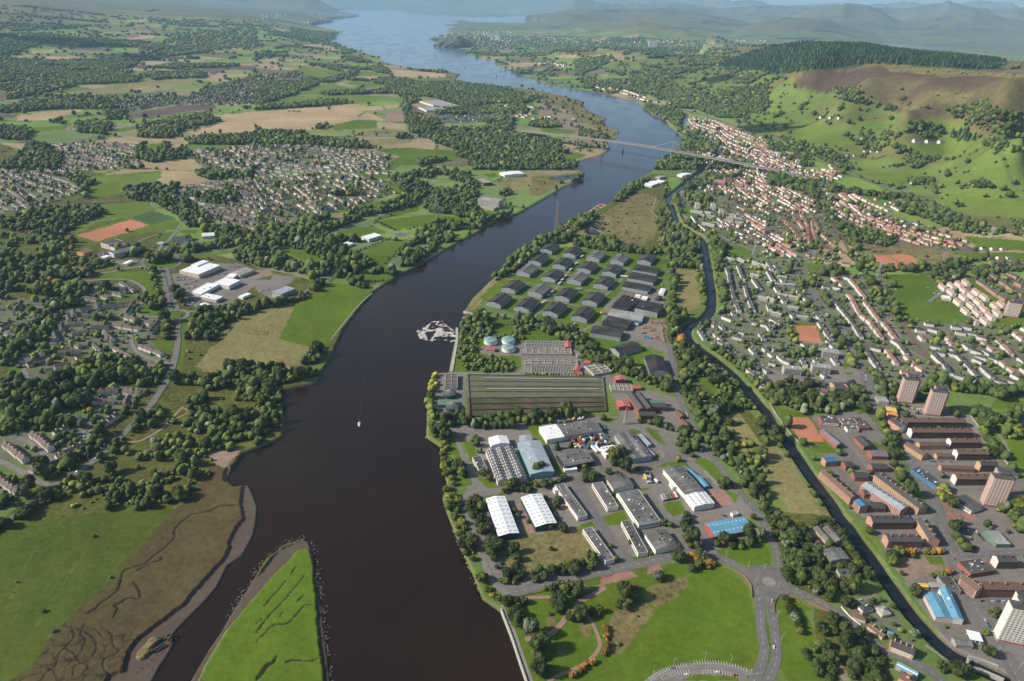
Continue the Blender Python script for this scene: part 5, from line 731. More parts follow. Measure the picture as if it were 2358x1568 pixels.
shed('pump_house','small red-roofed pump house left of the pale domed tanks','hut',"12: 2120,85 2198,88 2200,58",5,1.4,'gx','cream','redroof')
def tankblock(label,A,B,C,h,nx,ny,fillm='froth',name='aeration_tank',group=None):
 a,u,Lx,Ly=frame3(P(A)[0],P(B)[0],P(C)[0],h);aL=abs(Ly)
 t=empty(name,(a.x,a.y,GZ),math.atan2(u.y,u.x),label,'tank',group);w=MB();k=.7
 for i in range(nx+1):x=(Lx-k)*i/nx;w.box(x,0,0,x+k,aL,h)
 for j in range(ny+1):
  y=(aL-k)*j/ny
  for i in range(nx):x=(Lx-k)*i/nx+k;w.box(x,y,0,(Lx-k)*(i+1)/nx,y+k,h-.01)
 if nx*ny<20:w.bar((0,aL/2,h+.6),(Lx,aL/2,h+.6),1.0,.3)
 obj('tank_wall',w.me('tank_wall',M['conc']),t);obj('water',MB().box(k,k,.2,Lx-k,aL-k,h-1.3).me('water',M[fillm]),t);footmask(a,u,Lx,Ly,1);return t
TB='rectangular tanks of the treatment works'
tankblock('uppermost slatted tank block with a red end house',"22: 125,52","22: 490,60","22: 492,8",4,26,2,'tank','settling_tank',TB);tankblock('frothy tank block second from the top, below the slatted one',"22: 78,118","22: 555,122","22: 556,62",4,8,3,group=TB)
tankblock('frothy tank block third from the top, across the access road',"22: 122,215","22: 610,222","22: 606,172",4,8,2,group=TB);tankblock('lowest slatted tank block beside the trees above the lagoons',"22: 180,292","22: 570,300","22: 566,234",4,26,1,'tank','settling_tank',TB)
tankblock('diagonal tank block with a red end by the tree belt',"22: 668,228","22: 755,312","22: 915,275",5,4,2,group=TB);tankblock('pale tank block below the striped red house',"22: 915,455","22: 1115,460","22: 1095,398",5,5,3,group=TB)
tankblock('tall mossy filter block with roofless bays beside the dark conical tank',"12: 1738,430","12: 1855,430","12: 1850,305",6,2,8,'moss','filter_bed',TB)
for tile,lab,hh,kd in[("22: 492,62 546,64 544,8",'red house on the end of the uppermost tank block',5,'gy'),("22: 565,275 622,282 622,232",'red house on the end of the lowest tank block',5,'gy'),("22: 958,365 1052,362 1040,325",'red house with pale roof stripes at the head of the works',9,'gy'),("22: 1108,440 1188,440 1180,412",'low red house with pale roof stripes right of the pale tanks',5,'gx'),("22: 985,612 1095,610 1062,555",'red gabled house with pale roof stripes left of the brick hall',7,'gy'),("22: 662,205 720,212 750,190",'small red roof on the corner of the diagonal tank block',5,'gx'),("22: 572,300 636,310 634,282",'low red annexe below the lowest tank block house',3.5,'f')]:
 shed('control_house',lab,'works house',tile,hh,1.6,kd,'red','redroof',sky=(4,2,.5,2.4,'white2')if hh>5 else None,group='red houses of the treatment works')
tankblock('slim white silo base by the red hut above the diagonal tank block',"22: 602,130","22: 620,130","22: 620,115",8,1,1,'conc','silo')
LE=[318,372,420,470,530,585,642,700];RE=[340,392,430,478,522,570,610,655]
GZ=5.0
for i in range(7):
 A,B,C,D=(1076.5+i*.7,784+(LE[i+1]+2)/4),(1179+835/4+i*1.2,784+RE[i+1]/4),(1179+835/4+i*1.2,784+RE[i]/4),(1076.5+i*.7,784+LE[i]/4)
 X,Y=unp([A[0],B[0],C[0],D[0]],[A[1],B[1],C[1],D[1]],5);c=(float(X[0]),float(Y[0]));q=[(float(a)-c[0],float(b)-c[1])for a,b in zip(X,Y)]
 t=empty('settling_lagoon',(*c,5),0,['long lagoon of still green water next to the tree line, top of the set','long green lagoon second from the top','long green lagoon third from the top','long green lagoon fourth, last one full of water','half drained dark lagoon fifth from the top','drained mossy lagoon sixth from the top','overgrown dry lagoon lowest of the set above the trees'][i],'lagoon','long parallel settling lagoons')
 obj('water' if i<4 else 'bed',mesh('water',[(x,y,.35 if i<4 else.15)for x,y in q],[(0,1,2,3)],sheet('lagoon_water',(.125,.125,.065),rough=.35,scale=.05)if i<4 else M['moss']),t)
 w=MB();w.bar((*q[0],1),(*q[1],1),1.5,2.2)
 if i==0:w.bar((*q[3],1),(*q[2],1),1.5,2.2)
 w.bar((*q[0],1.02),(*q[3],1.02),2.5,2.2);w.bar((*q[1],.98),(*q[2],.98),2.5,2.2);obj('wall',w.me('wall',M['brownbr']if i>3 else M['wgrey']),t)
 poly=[A,B,C,D];fill(wood,poly,0 if i<4 else 8);fill(blk,poly,1)
 if i in(0,2):m_=MB();m_.bar((q[3][0]*.6+q[0][0]*.4+30,(q[3][1]*.5+q[0][1]*.5),1.6),(q[2][0]*.5+q[1][0]*.5-8,(q[2][1]+q[1][1])/2,1.6),2,.5);obj('walkway',m_.me('walkway',M['conc']),t)
bk='brick buildings of the old pump station'
shed('pump_hall','long red-brick hall with a grey ridge light, left of the twin brick halls','pump hall',"22: 1165,640 1240,632 1165,478",11,4,'gy','brick','slate',sky=(1,1,1,1,'lgrey'),win=((3,1,12,1.6,3.5),),group=bk)
shed('pump_hall','long red-brick hall with a grey ridge light, right one of the twin brick halls','pump hall',"22: 1245,632 1305,625 1222,480",11,4,'gy','brick','slate',win=((1,1,9,1.6,3.5),),group=bk)
shed('pump_hall','cross-wise red-brick block in front of the twin brick halls','pump hall',"22: 1170,690 1325,690 1315,655",9,3,'gx','brick','slate',win=((0,1,9,1.6,3.5),),group=bk)
shed('pump_hall','red-brick side block right of the twin halls with parapets','pump hall',"22: 1295,612 1425,612 1420,575",9,3,'gx','brick','slate',win=((0,1,6,1.6,3),),group=bk);shed('pump_hall','brick block with a green glass ridge behind the side block','pump hall',"22: 1270,572 1400,572 1395,552",8,2,'gx','brick','green',group=bk)
shed('gate_house','upper of the two small brick offices by the works road','office',"22: 1548,705 1600,695 1565,640",5,2.2,'gy','brick','brownroof',win=((3,1,5),));shed('gate_house','lower small brick office by the works road','office',"22: 1598,790 1645,780 1608,722",5,2.2,'gy','brick','brownroof',win=((3,1,5),))
# riverside industrial estate
shed('factory','big white-walled factory with a grey roof beside the truck yard','factory',"22: 325,905 830,825 762,722",8,1.2,'gx','white','wgrey',vents=10,win=((0,1,22,2.2,1.2,4.5),),door=((0,.05,5,5,'red'),))
shed('factory_wing','white-roofed wing at the left end of the big grey factory roof','factory',"22: 323,912 482,885 432,768",8.3,1.3,'gx','white','white2',sky=(6,4,1.2,1.2,'lgrey'))
shed('factory','very long blue-grey curved roof factory with teal walls','factory',"22: 172,1232 388,1205 215,925",9,2.2,'gy','teal','bluegrey',vents=4)
shed('factory_annexe','small teal box at the top of the long blue-grey factory','factory',"22: 88,930 185,918 160,870",7,.8,'gy','teal','bluegrey')
shed('factory','dark triple-ridged factory roof dotted with vents beside the riverside road','factory',"12: 2228,1300 2495,1262 2345,975",8,3,'gy','white','grey',n=3,sky=(12,11,.9,2.2,'white2'))
shed('factory_wing','white gabled shed at the head of the triple-ridged factory','factory',"12: 2168,968 2335,948 2302,880",8,3,'gy','white2','white2')
shed('office_block','flat-roofed white office block left of the triple-ridged factory','office',"12: 2052,1195 2130,1180 2075,1062",7,1,'f','white','dgrey',vents=5,win=((3,2,12),))
shed('factory','dark-walled grey-roofed shed with roof vents right of the long blue-grey factory','factory',"22: 408,1042 485,1160 755,1108",8,1.6,'gy','dark','wgrey',vents=7,sky=(3,10,1.2,2.6,'lgrey'));shed('office_block','small white annexe in front of the dark-walled shed','office',"22: 487,1200 602,1188 570,1155",4,1,'f','white','white2')
shed('factory','white-roofed shed with six dark skylights beside the parked trailers','factory',"22: 815,985 868,1052 987,1030",8,1.8,'gy','white','white2',sky=(2,4,3,3,'dgrey'))
shed('factory','long grey twin-ridged factory with a pale blue side wall','factory',"22: 945,868 1112,1095 1278,1050",8,2,'gx','bluegrey','wgrey',n=2,vents=9,sky=(12,4,2.5,1,'lgrey'));shed('office_block','long flat grey extension on the right of the twin-ridged factory','office',"22: 1255,965 1285,958 1205,855",5,1,'f','bluegrey','bluegrey');shed('office_block','narrow flat strip at the lower corner of the twin-ridged factory','office',"22: 1298,1062 1322,1055 1250,965",4,1,'f','bluegrey','bluegrey')
shed('factory','long dark-roofed factory with white walls beside the blue lean-to','factory',"22: 1395,1185 1595,1420 1772,1385",8,2.2,'gx','white','wgrey',vents=5,sky=(5,2,1,9,'lgrey'));shed('factory_wing','white-roofed wing with rows of dark skylights below the long dark factory','factory',"22: 1598,1425 1682,1532 1858,1490",8,2,'gx','white','white2',sky=(8,4,1,3,'dgrey'));shed('loading_canopy','bright blue lean-to along the right side of the long dark factory','canopy',"22: 1775,1348 1818,1340 1740,1245",4.5,.8,'gy','dblue','blue');shed('office_block','white cube office in the yard left of the long dark factory','office',"22: 1480,1355 1525,1350 1478,1302",5,1,'f','white','white2');shed('loading_canopy','deep blue strip roof beside the top of the long dark factory','canopy',"22: 1702,1260 1722,1254 1640,1180",4.5,.4,'gy','dblue','blue')
shed('factory','grey gabled shed with white walls at the top of the grass verge strip','factory',"22: 935,1368 1120,1335 1055,1228",7,2.2,'gy','white','grey',vents=3);shed('workshop_row','long narrow flat-roofed row left of the gabled grey shed','workshops',"22: 880,1548 980,1530 832,1302",6,1,'f','white','grey',vents=4,sky=(2,10,2,1,'lgrey'),win=((3,1,14,2.5,2.5),));shed('workshop_row','long narrow white-walled row beside the dark tree shadow, left of the wide service road','workshops',"23: 608,65 695,42 522,-265",6,1,'f','white','grey',vents=4,sky=(2,14,2,1,'lgrey'))
shed('factory','wide grey flat-roofed factory with white walls in the middle of the estate','factory',"23: 1168,130 1368,92 1160,-195",8,1,'f','white','wgrey',vents=12,sky=(3,6,2.5,1,'lgrey'),win=((0,1,14,2,1.4),(3,1,14,2,1.4)));shed('office_block','white office front at the top of the wide grey flat roof','office',"22: 1010,1470 1040,1462 1010,1400",6,1,'f','white','white2')
shed('factory','bright white ridged roof with slot skylights and dark green walls, right one of the pair','factory',"23: 218,150 410,112 265,-155",8,2.2,'gy','dgreen','white2',sky=(4,9,3.6,.9,'grey'),group='white ridged sheds by the river road');shed('factory','bright white ridged roof with slot skylights and dark walls, nearest the river','factory',"13: 2235,235 2420,205 2258,-130",8,2.2,'gy','dgreen','white2',sky=(4,9,3.6,.9,'grey'),group='white ridged sheds by the river road')
shed('workshop_row','long narrow white-walled row right of the rough grass plot','workshops',"23: 862,470 948,445 765,142",6,1,'f','white','wgrey',vents=6,win=((3,1,16,2.5,2),));shed('workshop_row','long narrow dark-roofed row between two service roads','workshops',"23: 1162,395 1252,382 1068,92",6,1,'f','white','dgrey',vents=5,sky=(2,8,2,.8,'lgrey'),win=((3,1,16,2.5,2),))
shed('factory','grey gabled shed with three roof vents and white walls by the estate road','factory',"23: 1325,362 1525,320 1405,178",7,3,'gy','white','grey',vents=5,sky=(4,2,1,3,'dgrey'));shed('factory','bright blue-roofed shed with red walls at the estate entrance','factory',"23: 1778,118 1868,238 2203,150",7,2.2,'gy','red','blue',sky=(2,10,1.4,1.2,'white2'));shed('office_block','long white annexe behind the bright blue-roofed shed','office',"23: 2035,40 2085,30 2065,5",4,1,'f','white','lgrey')
shed('workshop_row','white flat annexe at the river end of the two narrow white rows','workshops',"22: 398,1388 455,1374 430,1345",6,1,'f','white','white2')
# right bank town: works and public buildings
shed('workshop','blue and grey twin-roofed shop, left roof half grey half blue','retail shed',"33: 1548,980 1700,998 1580,770",6,2,'gy','cream','blue');shed('workshop','tall bright blue roof with a white front, right one of the blue pair','retail shed',"33: 1702,990 1802,1008 1640,722",7,2.4,'gy','white','blue',vents=3);shed('workshop','grey flat roof behind the blue-roofed pair','retail shed',"33: 1480,822 1590,838 1560,768",6.4,1,'f','cream','grey')
shed('garage','black-stained flat garage roof beside the main street','garage',"33: 1650,735 1780,742 1730,612",5,1,'f','lgrey','dgrey',vents=3);shed('garage','pale ridged metal garage roof left of the black-stained one','garage',"33: 1510,700 1640,705 1630,665",4.5,1,'gx','lgrey','lgrey');shed('garage','small yellow-roofed shed by the canal hedge','shed',"33: 1398,700 1482,703 1468,672",4,.8,'gx','yellow','yellow')
shed('garage','grey filling station building beside the canal basin','garage',"33: 1735,1235 1892,1250 1850,1180",4.5,1.4,'gx','lgrey','grey');shed('canopy','pale flat filling station canopy by the main street','canopy',"33: 1862,1182 1985,1208 1945,1120",5,1,'f','white2','white2')
shed('retail_shed','white slatted flat roof with green trim beside the car park','retail shed',"33: 2105,312 2240,312 2155,185",5,1,'f','green','lgrey',vents=2)
shed('workshop','left of a pair of grey ribbed sheds in the canal-side trees','workshop',"33: 545,298 610,288 530,140",6,2.4,'gy','stone','grey');shed('workshop','right of a pair of grey ribbed sheds in the canal-side trees','workshop',"33: 625,285 700,275 610,138",6,2.4,'gy','stone','grey',sky=(2,5,1,1.6,'lgrey'));shed('workshop','narrow brown-roofed white hut left of the pair of grey sheds','hut',"33: 440,298 495,292 435,188",4,1.4,'gy','white','brownroof')
shed('workshop','wide grey shed with skylight rows among the canal-side trees','workshop',"33: 580,465 755,445 690,338",6,2,'gy','lgrey','grey',sky=(8,4,.9,2.2,'lgrey'));shed('workshop','small ruined flat-roofed block in the canal-side clearing','workshop',"33: 665,598 798,600 765,540",3.5,1,'f','lgrey','dgrey',vents=4)
hk='cottages between the road and the canal'
for tile,lab,w_,r_,kd in[("33: 880,930 975,905 930,850",'dark hipped bungalow nearest the road junction','white','slate','h'),("33: 795,978 900,1015 880,940",'pale bungalow with a grey-brown roof by the white garden wall','cream','brownroof','h'),("33: 1055,962 1135,945 1040,880",'pale-roofed bungalow beside the canal trees','cream','lgrey','h'),("33: 1055,1165 1088,1140 955,1035",'long brown-roofed terrace of cottages below the bungalows','cream','brownroof','gy')]:
 shed('bungalow',lab,'house',tile,4,2.4,kd,w_,r_,chim=2 if kd!='h' else 1,group=hk,over=.6)
shed('sandstone_house','long sandstone house with gabled ends, chimneys and white windows by the canal road','house',"33: 1130,1245 1345,1330 1372,1262",7.5,3.4,'gx','stone','slate',chim=4,win=((0,2,9,1.3,1.6,1.2,'wwin'),))
shed('outbuilding','blue-roofed outbuilding behind the cottages','shed',"33: 1100,1130 1150,1150 1165,1125",4,1,'gx','white','blue');shed('nursery','long blue glazed roof at the bottom edge beside the canal road','nursery',"33: 1180,1430 1370,1530 1400,1495",5,2,'gx','lgrey','blue',sky=(8,2,2,1,'white2'));shed('house','hipped brown-roofed sandstone building at the bottom edge below the blue glazed roof','house',"33: 1205,1540 1340,1610 1340,1530",6,3,'h','stone','brownroof',chim=2)
# tenements of the town
TG='tenement blocks in the canal town'
def tenement(lab,tile,off,h=11,rise=3.2,wall='brownbr',roof='slate',gable=None,chim=6,cols=14,name='tenement',group=TG,side=0,rows=4,wmat='dgrey'):
 t,Lx,Ly=shed(name,lab,'tenement',tile,h,rise,'gx' if side==0 else 'gy',wall,roof,chim=chim,off=off,group=group,win=((side,rows,cols,1.2,1.5,1.2,wmat),))
 if gable:
  A=abs(Ly);s_=1 if Ly>0 else-1
  if side==0:v=[(-.06,0,0),(-.06,A*s_,0),(-.06,A*s_,h),(-.06,A/2*s_,h+rise),(-.06,0,h)];v+=[(.02,*p[1:])for p in v]
  else:v=[(0,-.06,0),(Lx,-.06,0),(Lx,-.06,h),(Lx/2,-.06,h+rise),(0,-.06,h)];v+=[(p[0],.02,p[2])for p in v]
  obj('gable_wall',mesh('gable_wall',v,[(0,1,2,3,4),(9,8,7,6,5)]+[(i,(i+1)%5,(i+1)%5+5,i+5)for i in range(5)],M[gable]),t)
 return t
tenement('longest dark brick tenement below the two tower blocks, in the shade of its roof',"32: 1290,752 1830,755",(-40,-40),roof='brownroof',cols=24,chim=4)
tenement('long dark brick tenement with a big white left gable, second below the towers',"32: 1332,845 1893,848",(-52,-40),gable='white',roof='brownroof',cols=24,chim=8)
tenement('shorter brick tenement with a white gable behind the ochre corner block',"32: 1690,938 1970,940",(-55,-38),gable='white',roof='brownroof',cols=12,chim=3)
tenement('brick tenement with a white gable, next down from the ochre block',"32: 1752,1045 2040,1048",(-52,-42),gable='white',roof='brownroof',cols=12,chim=3);tenement('short brick tenement with a sandstone gable behind low roofs',"32: 1965,1150 2125,1152",(-50,-40),gable='stone',cols=7,chim=3)
tenement('long brick tenement with a white gable above the bottom right tower block',"32: 1742,1275 2188,1278",(-60,-45),gable='white',roof='brownroof',cols=20,chim=6)
tenement('cross-wise tenement with a white end facing the main street',"32: 1215,800 1290,785 1195,712",None,side=1,gable='white',wall='pink',cols=8,chim=2)
tenement('low ochre block behind the curved corner block',"32: 1400,968 1650,965",(-30,-32),8,3,'stone','brownroof',cols=10,chim=0,rows=2,group=None);tenement('ochre corner block stepping down along the main street',"32: 1425,1062 1480,1045 1335,930",None,8,3,'stone','brownroof',cols=10,chim=0,side=3,rows=2,group=None);tenement('low ochre block joined to the white gabled tenement',"32: 1560,1068 1705,1070",(-20,-28),6,2,'stone','brownroof',cols=6,chim=0,rows=2,group=None)
tenement('low pink brick row with stepped roofs behind the street car park',"32: 1600,1175 1900,1190",(-30,-30),6,2.5,'pink','brownroof',cols=10,chim=0,rows=2,group=None)
PT='pink sandstone tenements by the canal'
tenement('long pink scaffolded tenement row beside the canal with a dark roof',"32: 762,1452 820,1440 640,1172",None,11,3,'pink','brownroof',cols=22,chim=6,side=3,group=PT,wmat='dgrey');tenement('lowest canal-side pink block with a bright blue-grey sheeted roof',"32: 850,1532 930,1520 890,1462",None,11,2.4,'pink','dblue',cols=5,chim=0,side=3,group=PT,wmat='dgrey');tenement('uppermost canal-side pink block with a blue-grey sheeted roof and scaffolding',"32: 535,1118 640,1108 600,1068",None,9,2,'pink','dblue',cols=6,chim=0,side=0,rows=3,group=PT,wmat='dgrey')
tenement('middle tenement row with blue-grey roof and pink street wall',"32: 1222,1565 1300,1525 1122,1212",None,11,2.5,'pink','bluegrey',cols=22,chim=8,side=3,group=PT,wmat='dgrey');tenement('dark slate tenement row curving along the main street',"32: 1392,1548 1475,1525 1322,1152",None,11,2.5,'stone','slate',cols=24,chim=9,side=3,group=PT,wmat='dgrey')
tenement('dark-roofed tenement with a pink left gable, upper of two facing the canal',"33: 968,110 1348,110",(-52,-66),gable='pink',wall='brownbr',cols=14,chim=5,roof='slate');tenement('dark-roofed tenement with a pink left gable, lower of two facing the canal',"33: 1112,282 1424,284",(-52,-66),gable='pink',wall='brick',cols=12,chim=4,roof='slate');tenement('dark-roofed tenement running down beside the main street with a pink end',"33: 1482,262 1586,272 1528,92",None,gable='pink',wall='stone',cols=12,chim=4,side=1,roof='slate')
tenement('long red sandstone tenement on the street corner at the right edge',"33: 1992,722 2560,735",(-30,-68),12,3.5,'brick','brownroof',cols=24,chim=4,group=None);tenement('red sandstone corner tenement running up the main street',"33: 1925,738 2000,705 1945,548",None,12,3.5,'pink','brownroof',cols=14,chim=3,side=3,group=None);tenement('dark tenement with a white gable behind the long flat shop roof',"33: 2125,470 2300,472",(-60,-60),gable='white',cols=8,chim=2,group=None)
shed('shop_row','large black flat shop roof on the main street corner','shops',"33: 1868,585 2085,552 1985,440",6,1,'f','brick','dgrey',vents=10);shed('shop_row','long low flat-roofed shops with blue fascia right of the main street','shops',"32: 1555,1352 1640,1328 1430,1158",5,1,'f','dblue','dgrey',vents=10)
shed('library','long dark-roofed hall with white panelled side at the right edge','hall',"32: 1875,1568 1985,1530 1860,1405",6,1,'gy','white','dgrey',win=((3,1,12,1,3.5),));shed('church_hall','angular dark-roofed hall left of the big junction','hall',"32: 622,445 755,448 735,388",6,4,'gx','stone','slate');shed('church_hall','taller dark gabled hall joined to the angular hall','hall',"32: 740,430 815,385 780,345",8,3.5,'gx','stone','slate')
shed('retail_shed','pale ribbed roof at the foot of the upper tower block','retail shed',"32: 1018,560 1115,570 1100,520",5,1,'f','lgrey','lgrey');shed('shop_row','orange-walled pub with dark flat roof on the main street','pub',"32: 1118,690 1200,695 1190,665",5,1,'f','orange','orange');shed('shop_row','low building with a yellow edged roof above the orange one','shops',"32: 1088,650 1195,668 1170,620",5,1,'f','dark','yellow')
sc='flat-roofed school blocks'
shed('school_block','long dark flat school block at the upper end of the tarmac, left one','school',"32: 500,750 665,762 630,703",7,1,'f','brick','dgrey',vents=5,win=((0,2,10,2,1.6,1,'wwin'),),group=sc);shed('school_block','middle flat school block beside the playground','school',"32: 685,768 830,768 790,722",6,1,'f','white','dgrey',vents=4,win=((0,1,9,2,1.6),),group=sc);shed('school_block','right flat school block with a long green-grey roof','school',"32: 840,805 938,805 860,712",5,1,'f','brick','dgrey',vents=6,group=sc);shed('school_block','small white-edged block below the middle school block','school',"32: 735,825 840,825 820,790",5,1,'f','white','dgrey',vents=3,group=sc)
cg='part built brick houses'
for tile,lab,rf in[("32: 635,965 690,955 605,815",'long brick terrace with a purple-grey roof beside the red pitch','purple'),("32: 885,980 975,975 905,885",'part built brick terrace with a dark roof in the muddy plot','slate'),("32: 960,1065 1110,1068 1095,1015",'part built terrace wrapped in scaffolding and white sheeting','purple'),("32: 965,1180 1110,1182 1095,1135",'part built brick block below the scaffolded terrace','slate'),("32: 720,1165 795,1160 755,1112",'small new house with grey roof behind the canal tenements','slate'),("32: 800,1262 925,1268 905,1215",'pair of grey-roofed new houses in the middle of the site','slate'),("32: 890,1420 1018,1425 1000,1375",'red brick new house with a dark roof near the diggers','slate'),("32: 950,1545 1085,1548 1070,1490",'dark-roofed new house at the lower end of the site','slate')]:
 shed('new_house',lab,'house',tile,6.5,3,'gx' if 'terrace with' not in lab else 'gy','brick',rf,group=cg,win=((0,2,4),))
fl='grey slab flats'
for tile,lab in[("32: 152,258 315,272 322,240",'grey slab of flats at the lower left of the flats estate'),("32: 412,238 582,258 590,225",'grey slab of flats in the middle of the flats estate'),("32: 505,100 655,120 664,88",'grey slab of flats nearest the red pitch'),("31: 20,1568 20,1568 20,1568",'')][:3]:
 shed('flats',lab,'flats',tile,13,1,'f','conc','lgrey',group=fl,vents=3,win=((0,4,10,1.8,1.3),))
# tower blocks
def tower(lab,base,w,h,wall='rosy',ang=-.18,floors=15,roofm='dgrey',cols=6,group='residential tower blocks'):
 global GZ
 p=P(base)[0];GZ=level(p[0],p[1],0);x,y=unp(p[0],p[1],GZ);t=empty('tower_block',(float(x),float(y),GZ),ang,lab,'tower block',group)
 m=MB();m.box(-w,0,0,0,w*.5,h);m.box(-w*.5,w*.5,0,w*.35,w*1.15,h);obj('wall',m.me('wall',M[wall]),t)
 r=MB();r.box(-w+.2,.2,h,-.2,w*.5,h+1);r.box(-w*.5,w*.5+.02,h,w*.35-.2,w*1.15-.2,h+1.02);r.box(-w*.6,w*.3,h+1,-w*.15,w*.75,h+4.2);obj('roof',r.me('roof',M[roofm]),t)
 obj('stair_glazing',MB().box(.06,w*.18,2,.16,w*.32,h-1).me('stair_glazing',M['wwin']),t);obj('trim',MB().box(-w-.12,-.12,0,.12,0,1.6).box(-.3,-.1,1.6,.1,0,h).me('trim',M['red']),t)
 wm=unit_box('window',1.7,.14,1.15,M['dgrey' if wall=='white' else 'wwin']);wg=unit_box('window',.14,1.6,1.3,M['glass']);dz=(h-3)/floors
 for k in range(floors):
  for c in range(cols):obj('window',wm,t,(-w+w*(c+.5)/cols,-.05,2.6+dz*(k+.4)))
  if k%3==0:obj('window',wg,t,(w*.35+.05,w*.85,2.6+dz*(k+.4)))
 footmask(Vector((float(x)-w,float(y))),Vector((1,0)),w*1.4,w*1.2,3)
tower('upper left of the two pink tower blocks standing in trees',"32: 1325,583",22,43);tower('right hand one of the two pink tower blocks above the long tenement',"32: 1582,700",22,43);tower('pink tower block at the right edge beside the long white gabled tenement',"32: 2165,1545",24,45);tower('white tower block cut by the right edge at the bottom',"33: 2345,1245",26,50,'white',wall if False else-.2,14)if False else None
tower('white tower block leaning into the right edge near the bottom corner',"33: 2350,1243",24,46,'white',-.25,14,cols=6);tower('white and pink slab block at the edge of the terraces on the upper right',"31: 2300,1362",24,32,'rosy',-.3,10,cols=8,group=None)
for b_,lab in[("21: 1705,362",'left of three small white tower flats by the canal bend'),("21: 1850,370",'middle of three small white tower flats by the canal bend'),("21: 1925,425",'lowest of three small white tower flats by the canal bend'),("30: 95,1450",'left of two white tower flats in the far terrace town'),("30: 180,1448",'right of two white tower flats in the far terrace town'),("30: 270,1520",'lower white tower flats in the far terrace town')]:
 p=P(b_)[0];X,Y,z=at(*p);t=empty('tower_flats',(X,Y,z),-.15,lab,'flats','small white tower flats');w=15;h=20
 obj('wall',MB().box(-w/2,0,0,w/2,w,h).me('wall',M['white']),t);obj('roof',MB().box(-w/2+.3,.3,h,w/2-.3,w-.3,h+.8).box(-3,5,h+.8,3,10,h+3).me('roof',M['lgrey']),t)
 for k in range(6):
  for c in range(3):obj('window',unit_box('window',2.6,.14,1.3,M['glass']),t,(-w/2+w*(c+.5)/3,-.05,2+3*k))
# south bank: shopping centre, school, offices
sg='white shopping centre halls'
shed('superstore','largest white flat-roofed superstore hall with ochre front panels','superstore',"01: 1650,925 1830,962 2028,875",9,1,'f','cream','white2',vents=6,sky=(8,1,6,.5,'lgrey'),group=sg);shed('superstore_wing','small raised white box at the back of the largest superstore hall','superstore',"01: 1760,870 1820,882 1895,835",11,1,'f','white2','white2',group=sg)
shed('superstore','white hall in the middle of the car parks with a raised right end','superstore',"01: 1958,1040 2108,1068 2185,1008",8,1,'f','white','white2',sky=(8,1,5,.5,'lgrey'),group=sg);shed('shop_arcade','long white arcade roof stepping down to the lower car park','shops',"01: 1738,1128 1850,1145 2000,1050",6,1,'f','white','white2',group=sg,vents=3);shed('shop_arcade','white canopy-edged row of shops at the lower end of the arcade','shops',"01: 1832,1165 1990,1198 2045,1162",5.5,1,'f','cream','white2',group=sg,vents=3);shed('superstore','cream ridged hall beside the brown plot at the far end of the centre','superstore',"01: 2128,945 2212,968 2312,912",7,2.2,'gy','cream','lgrey',group=sg);shed('shop_arcade','white link roof between the cream ridged hall and the middle hall','shops',"01: 2070,985 2150,990 2190,955",6,1,'f','white','white2',group=sg);shed('restaurant','white hipped pavilion at the lower corner of the car park','pavilion',"01: 1795,1250 1850,1268 1922,1228",4,2.5,'h','dark','white2');shed('restaurant','slate hipped pavilion on a round lawn right of the car park','pavilion',"01: 2150,1232 2205,1245 2250,1215",4,3.5,'h','brick','slate');shed('unit','long white tyre depot with a sloping roof by the service road','depot',"01: 2195,1160 2235,1172 2300,1135",5,1,'f','white','white2')
eg='school buildings by the red pitch'
shed('school_block','long white three storey classroom slab with a grey roof','school',"01: 1000,752 1045,772 1240,705",11,1,'f','white','grey',win=((1,3,16,2,1.5),(0,3,3,2,1.5)),group=eg);shed('school_block','white classroom block behind the long slab, nearest the pitch','school',"01: 925,672 1000,690 1110,645",11,1,'f','white','dgrey',win=((0,3,5,2,1.5),),group=eg);shed('school_gym','square gym with an orange brick wall at the left of the school','school',"01: 705,752 770,768 845,740",8,1,'f','orange','grey',group=eg);shed('school_block','low dark roofed link block between gym and classroom slab','school',"01: 860,770 960,785 1010,745",5,1,'f','brick','dgrey',vents=6,group=eg);shed('school_block','low white-roofed hall in front of the long classroom slab','school',"01: 878,812 925,822 1022,790",5,1,'f','white','white2',group=eg);shed('school_block','block with an orange end wall between the two classroom slabs','school',"01: 1010,705 1060,718 1150,680",8,1,'f','white','dgrey',group=eg)
shed('filling_station','white angled filling station canopy by the big roundabout','canopy',"01: 1125,858 1165,862 1166,825",5.5,1,'f','white2','white2');shed('office_block','long blue-slated office building with white gables beyond the roundabout','office',"01: 1580,645 1700,640 1690,610",8,5,'gx','white','slate',win=((0,2,8,1.5,1.4),));shed('office_block','right wing of the slated office building with a small turret roof','office',"01: 1700,630 1770,615 1755,592",8,5,'gx','white','slate');shed('health_centre','white multi-pitched health centre by the wood','health centre',"01: 1860,610 1975,600 1950,578",6,3,'gx','white','white2',n=2)
for k,s_ in enumerate(("01: 1530,735 1600,725 1580,695","01: 1680,720 1722,715 1715,688","01: 1765,695 1808,690 1800,655","01: 1860,690 1910,680 1905,655","01: 1975,670 2035,650 2025,630")):shed('lodge',['leftmost of five slate-roofed lodges along the wood edge','second from left of five slate-roofed lodges','middle of five slate-roofed lodges','fourth of five slate-roofed lodges','rightmost of five slate-roofed lodges by the footbridge'][k],'house',s_,5,3.5,'h','stone','slate',group='slate-roofed lodges')
shed('sports_pavilion','blue-grey metal hut in the grass left of the office road','hut',"01: 1442,675 1495,680 1520,660",4,1,'gx','bluegrey','bluegrey')
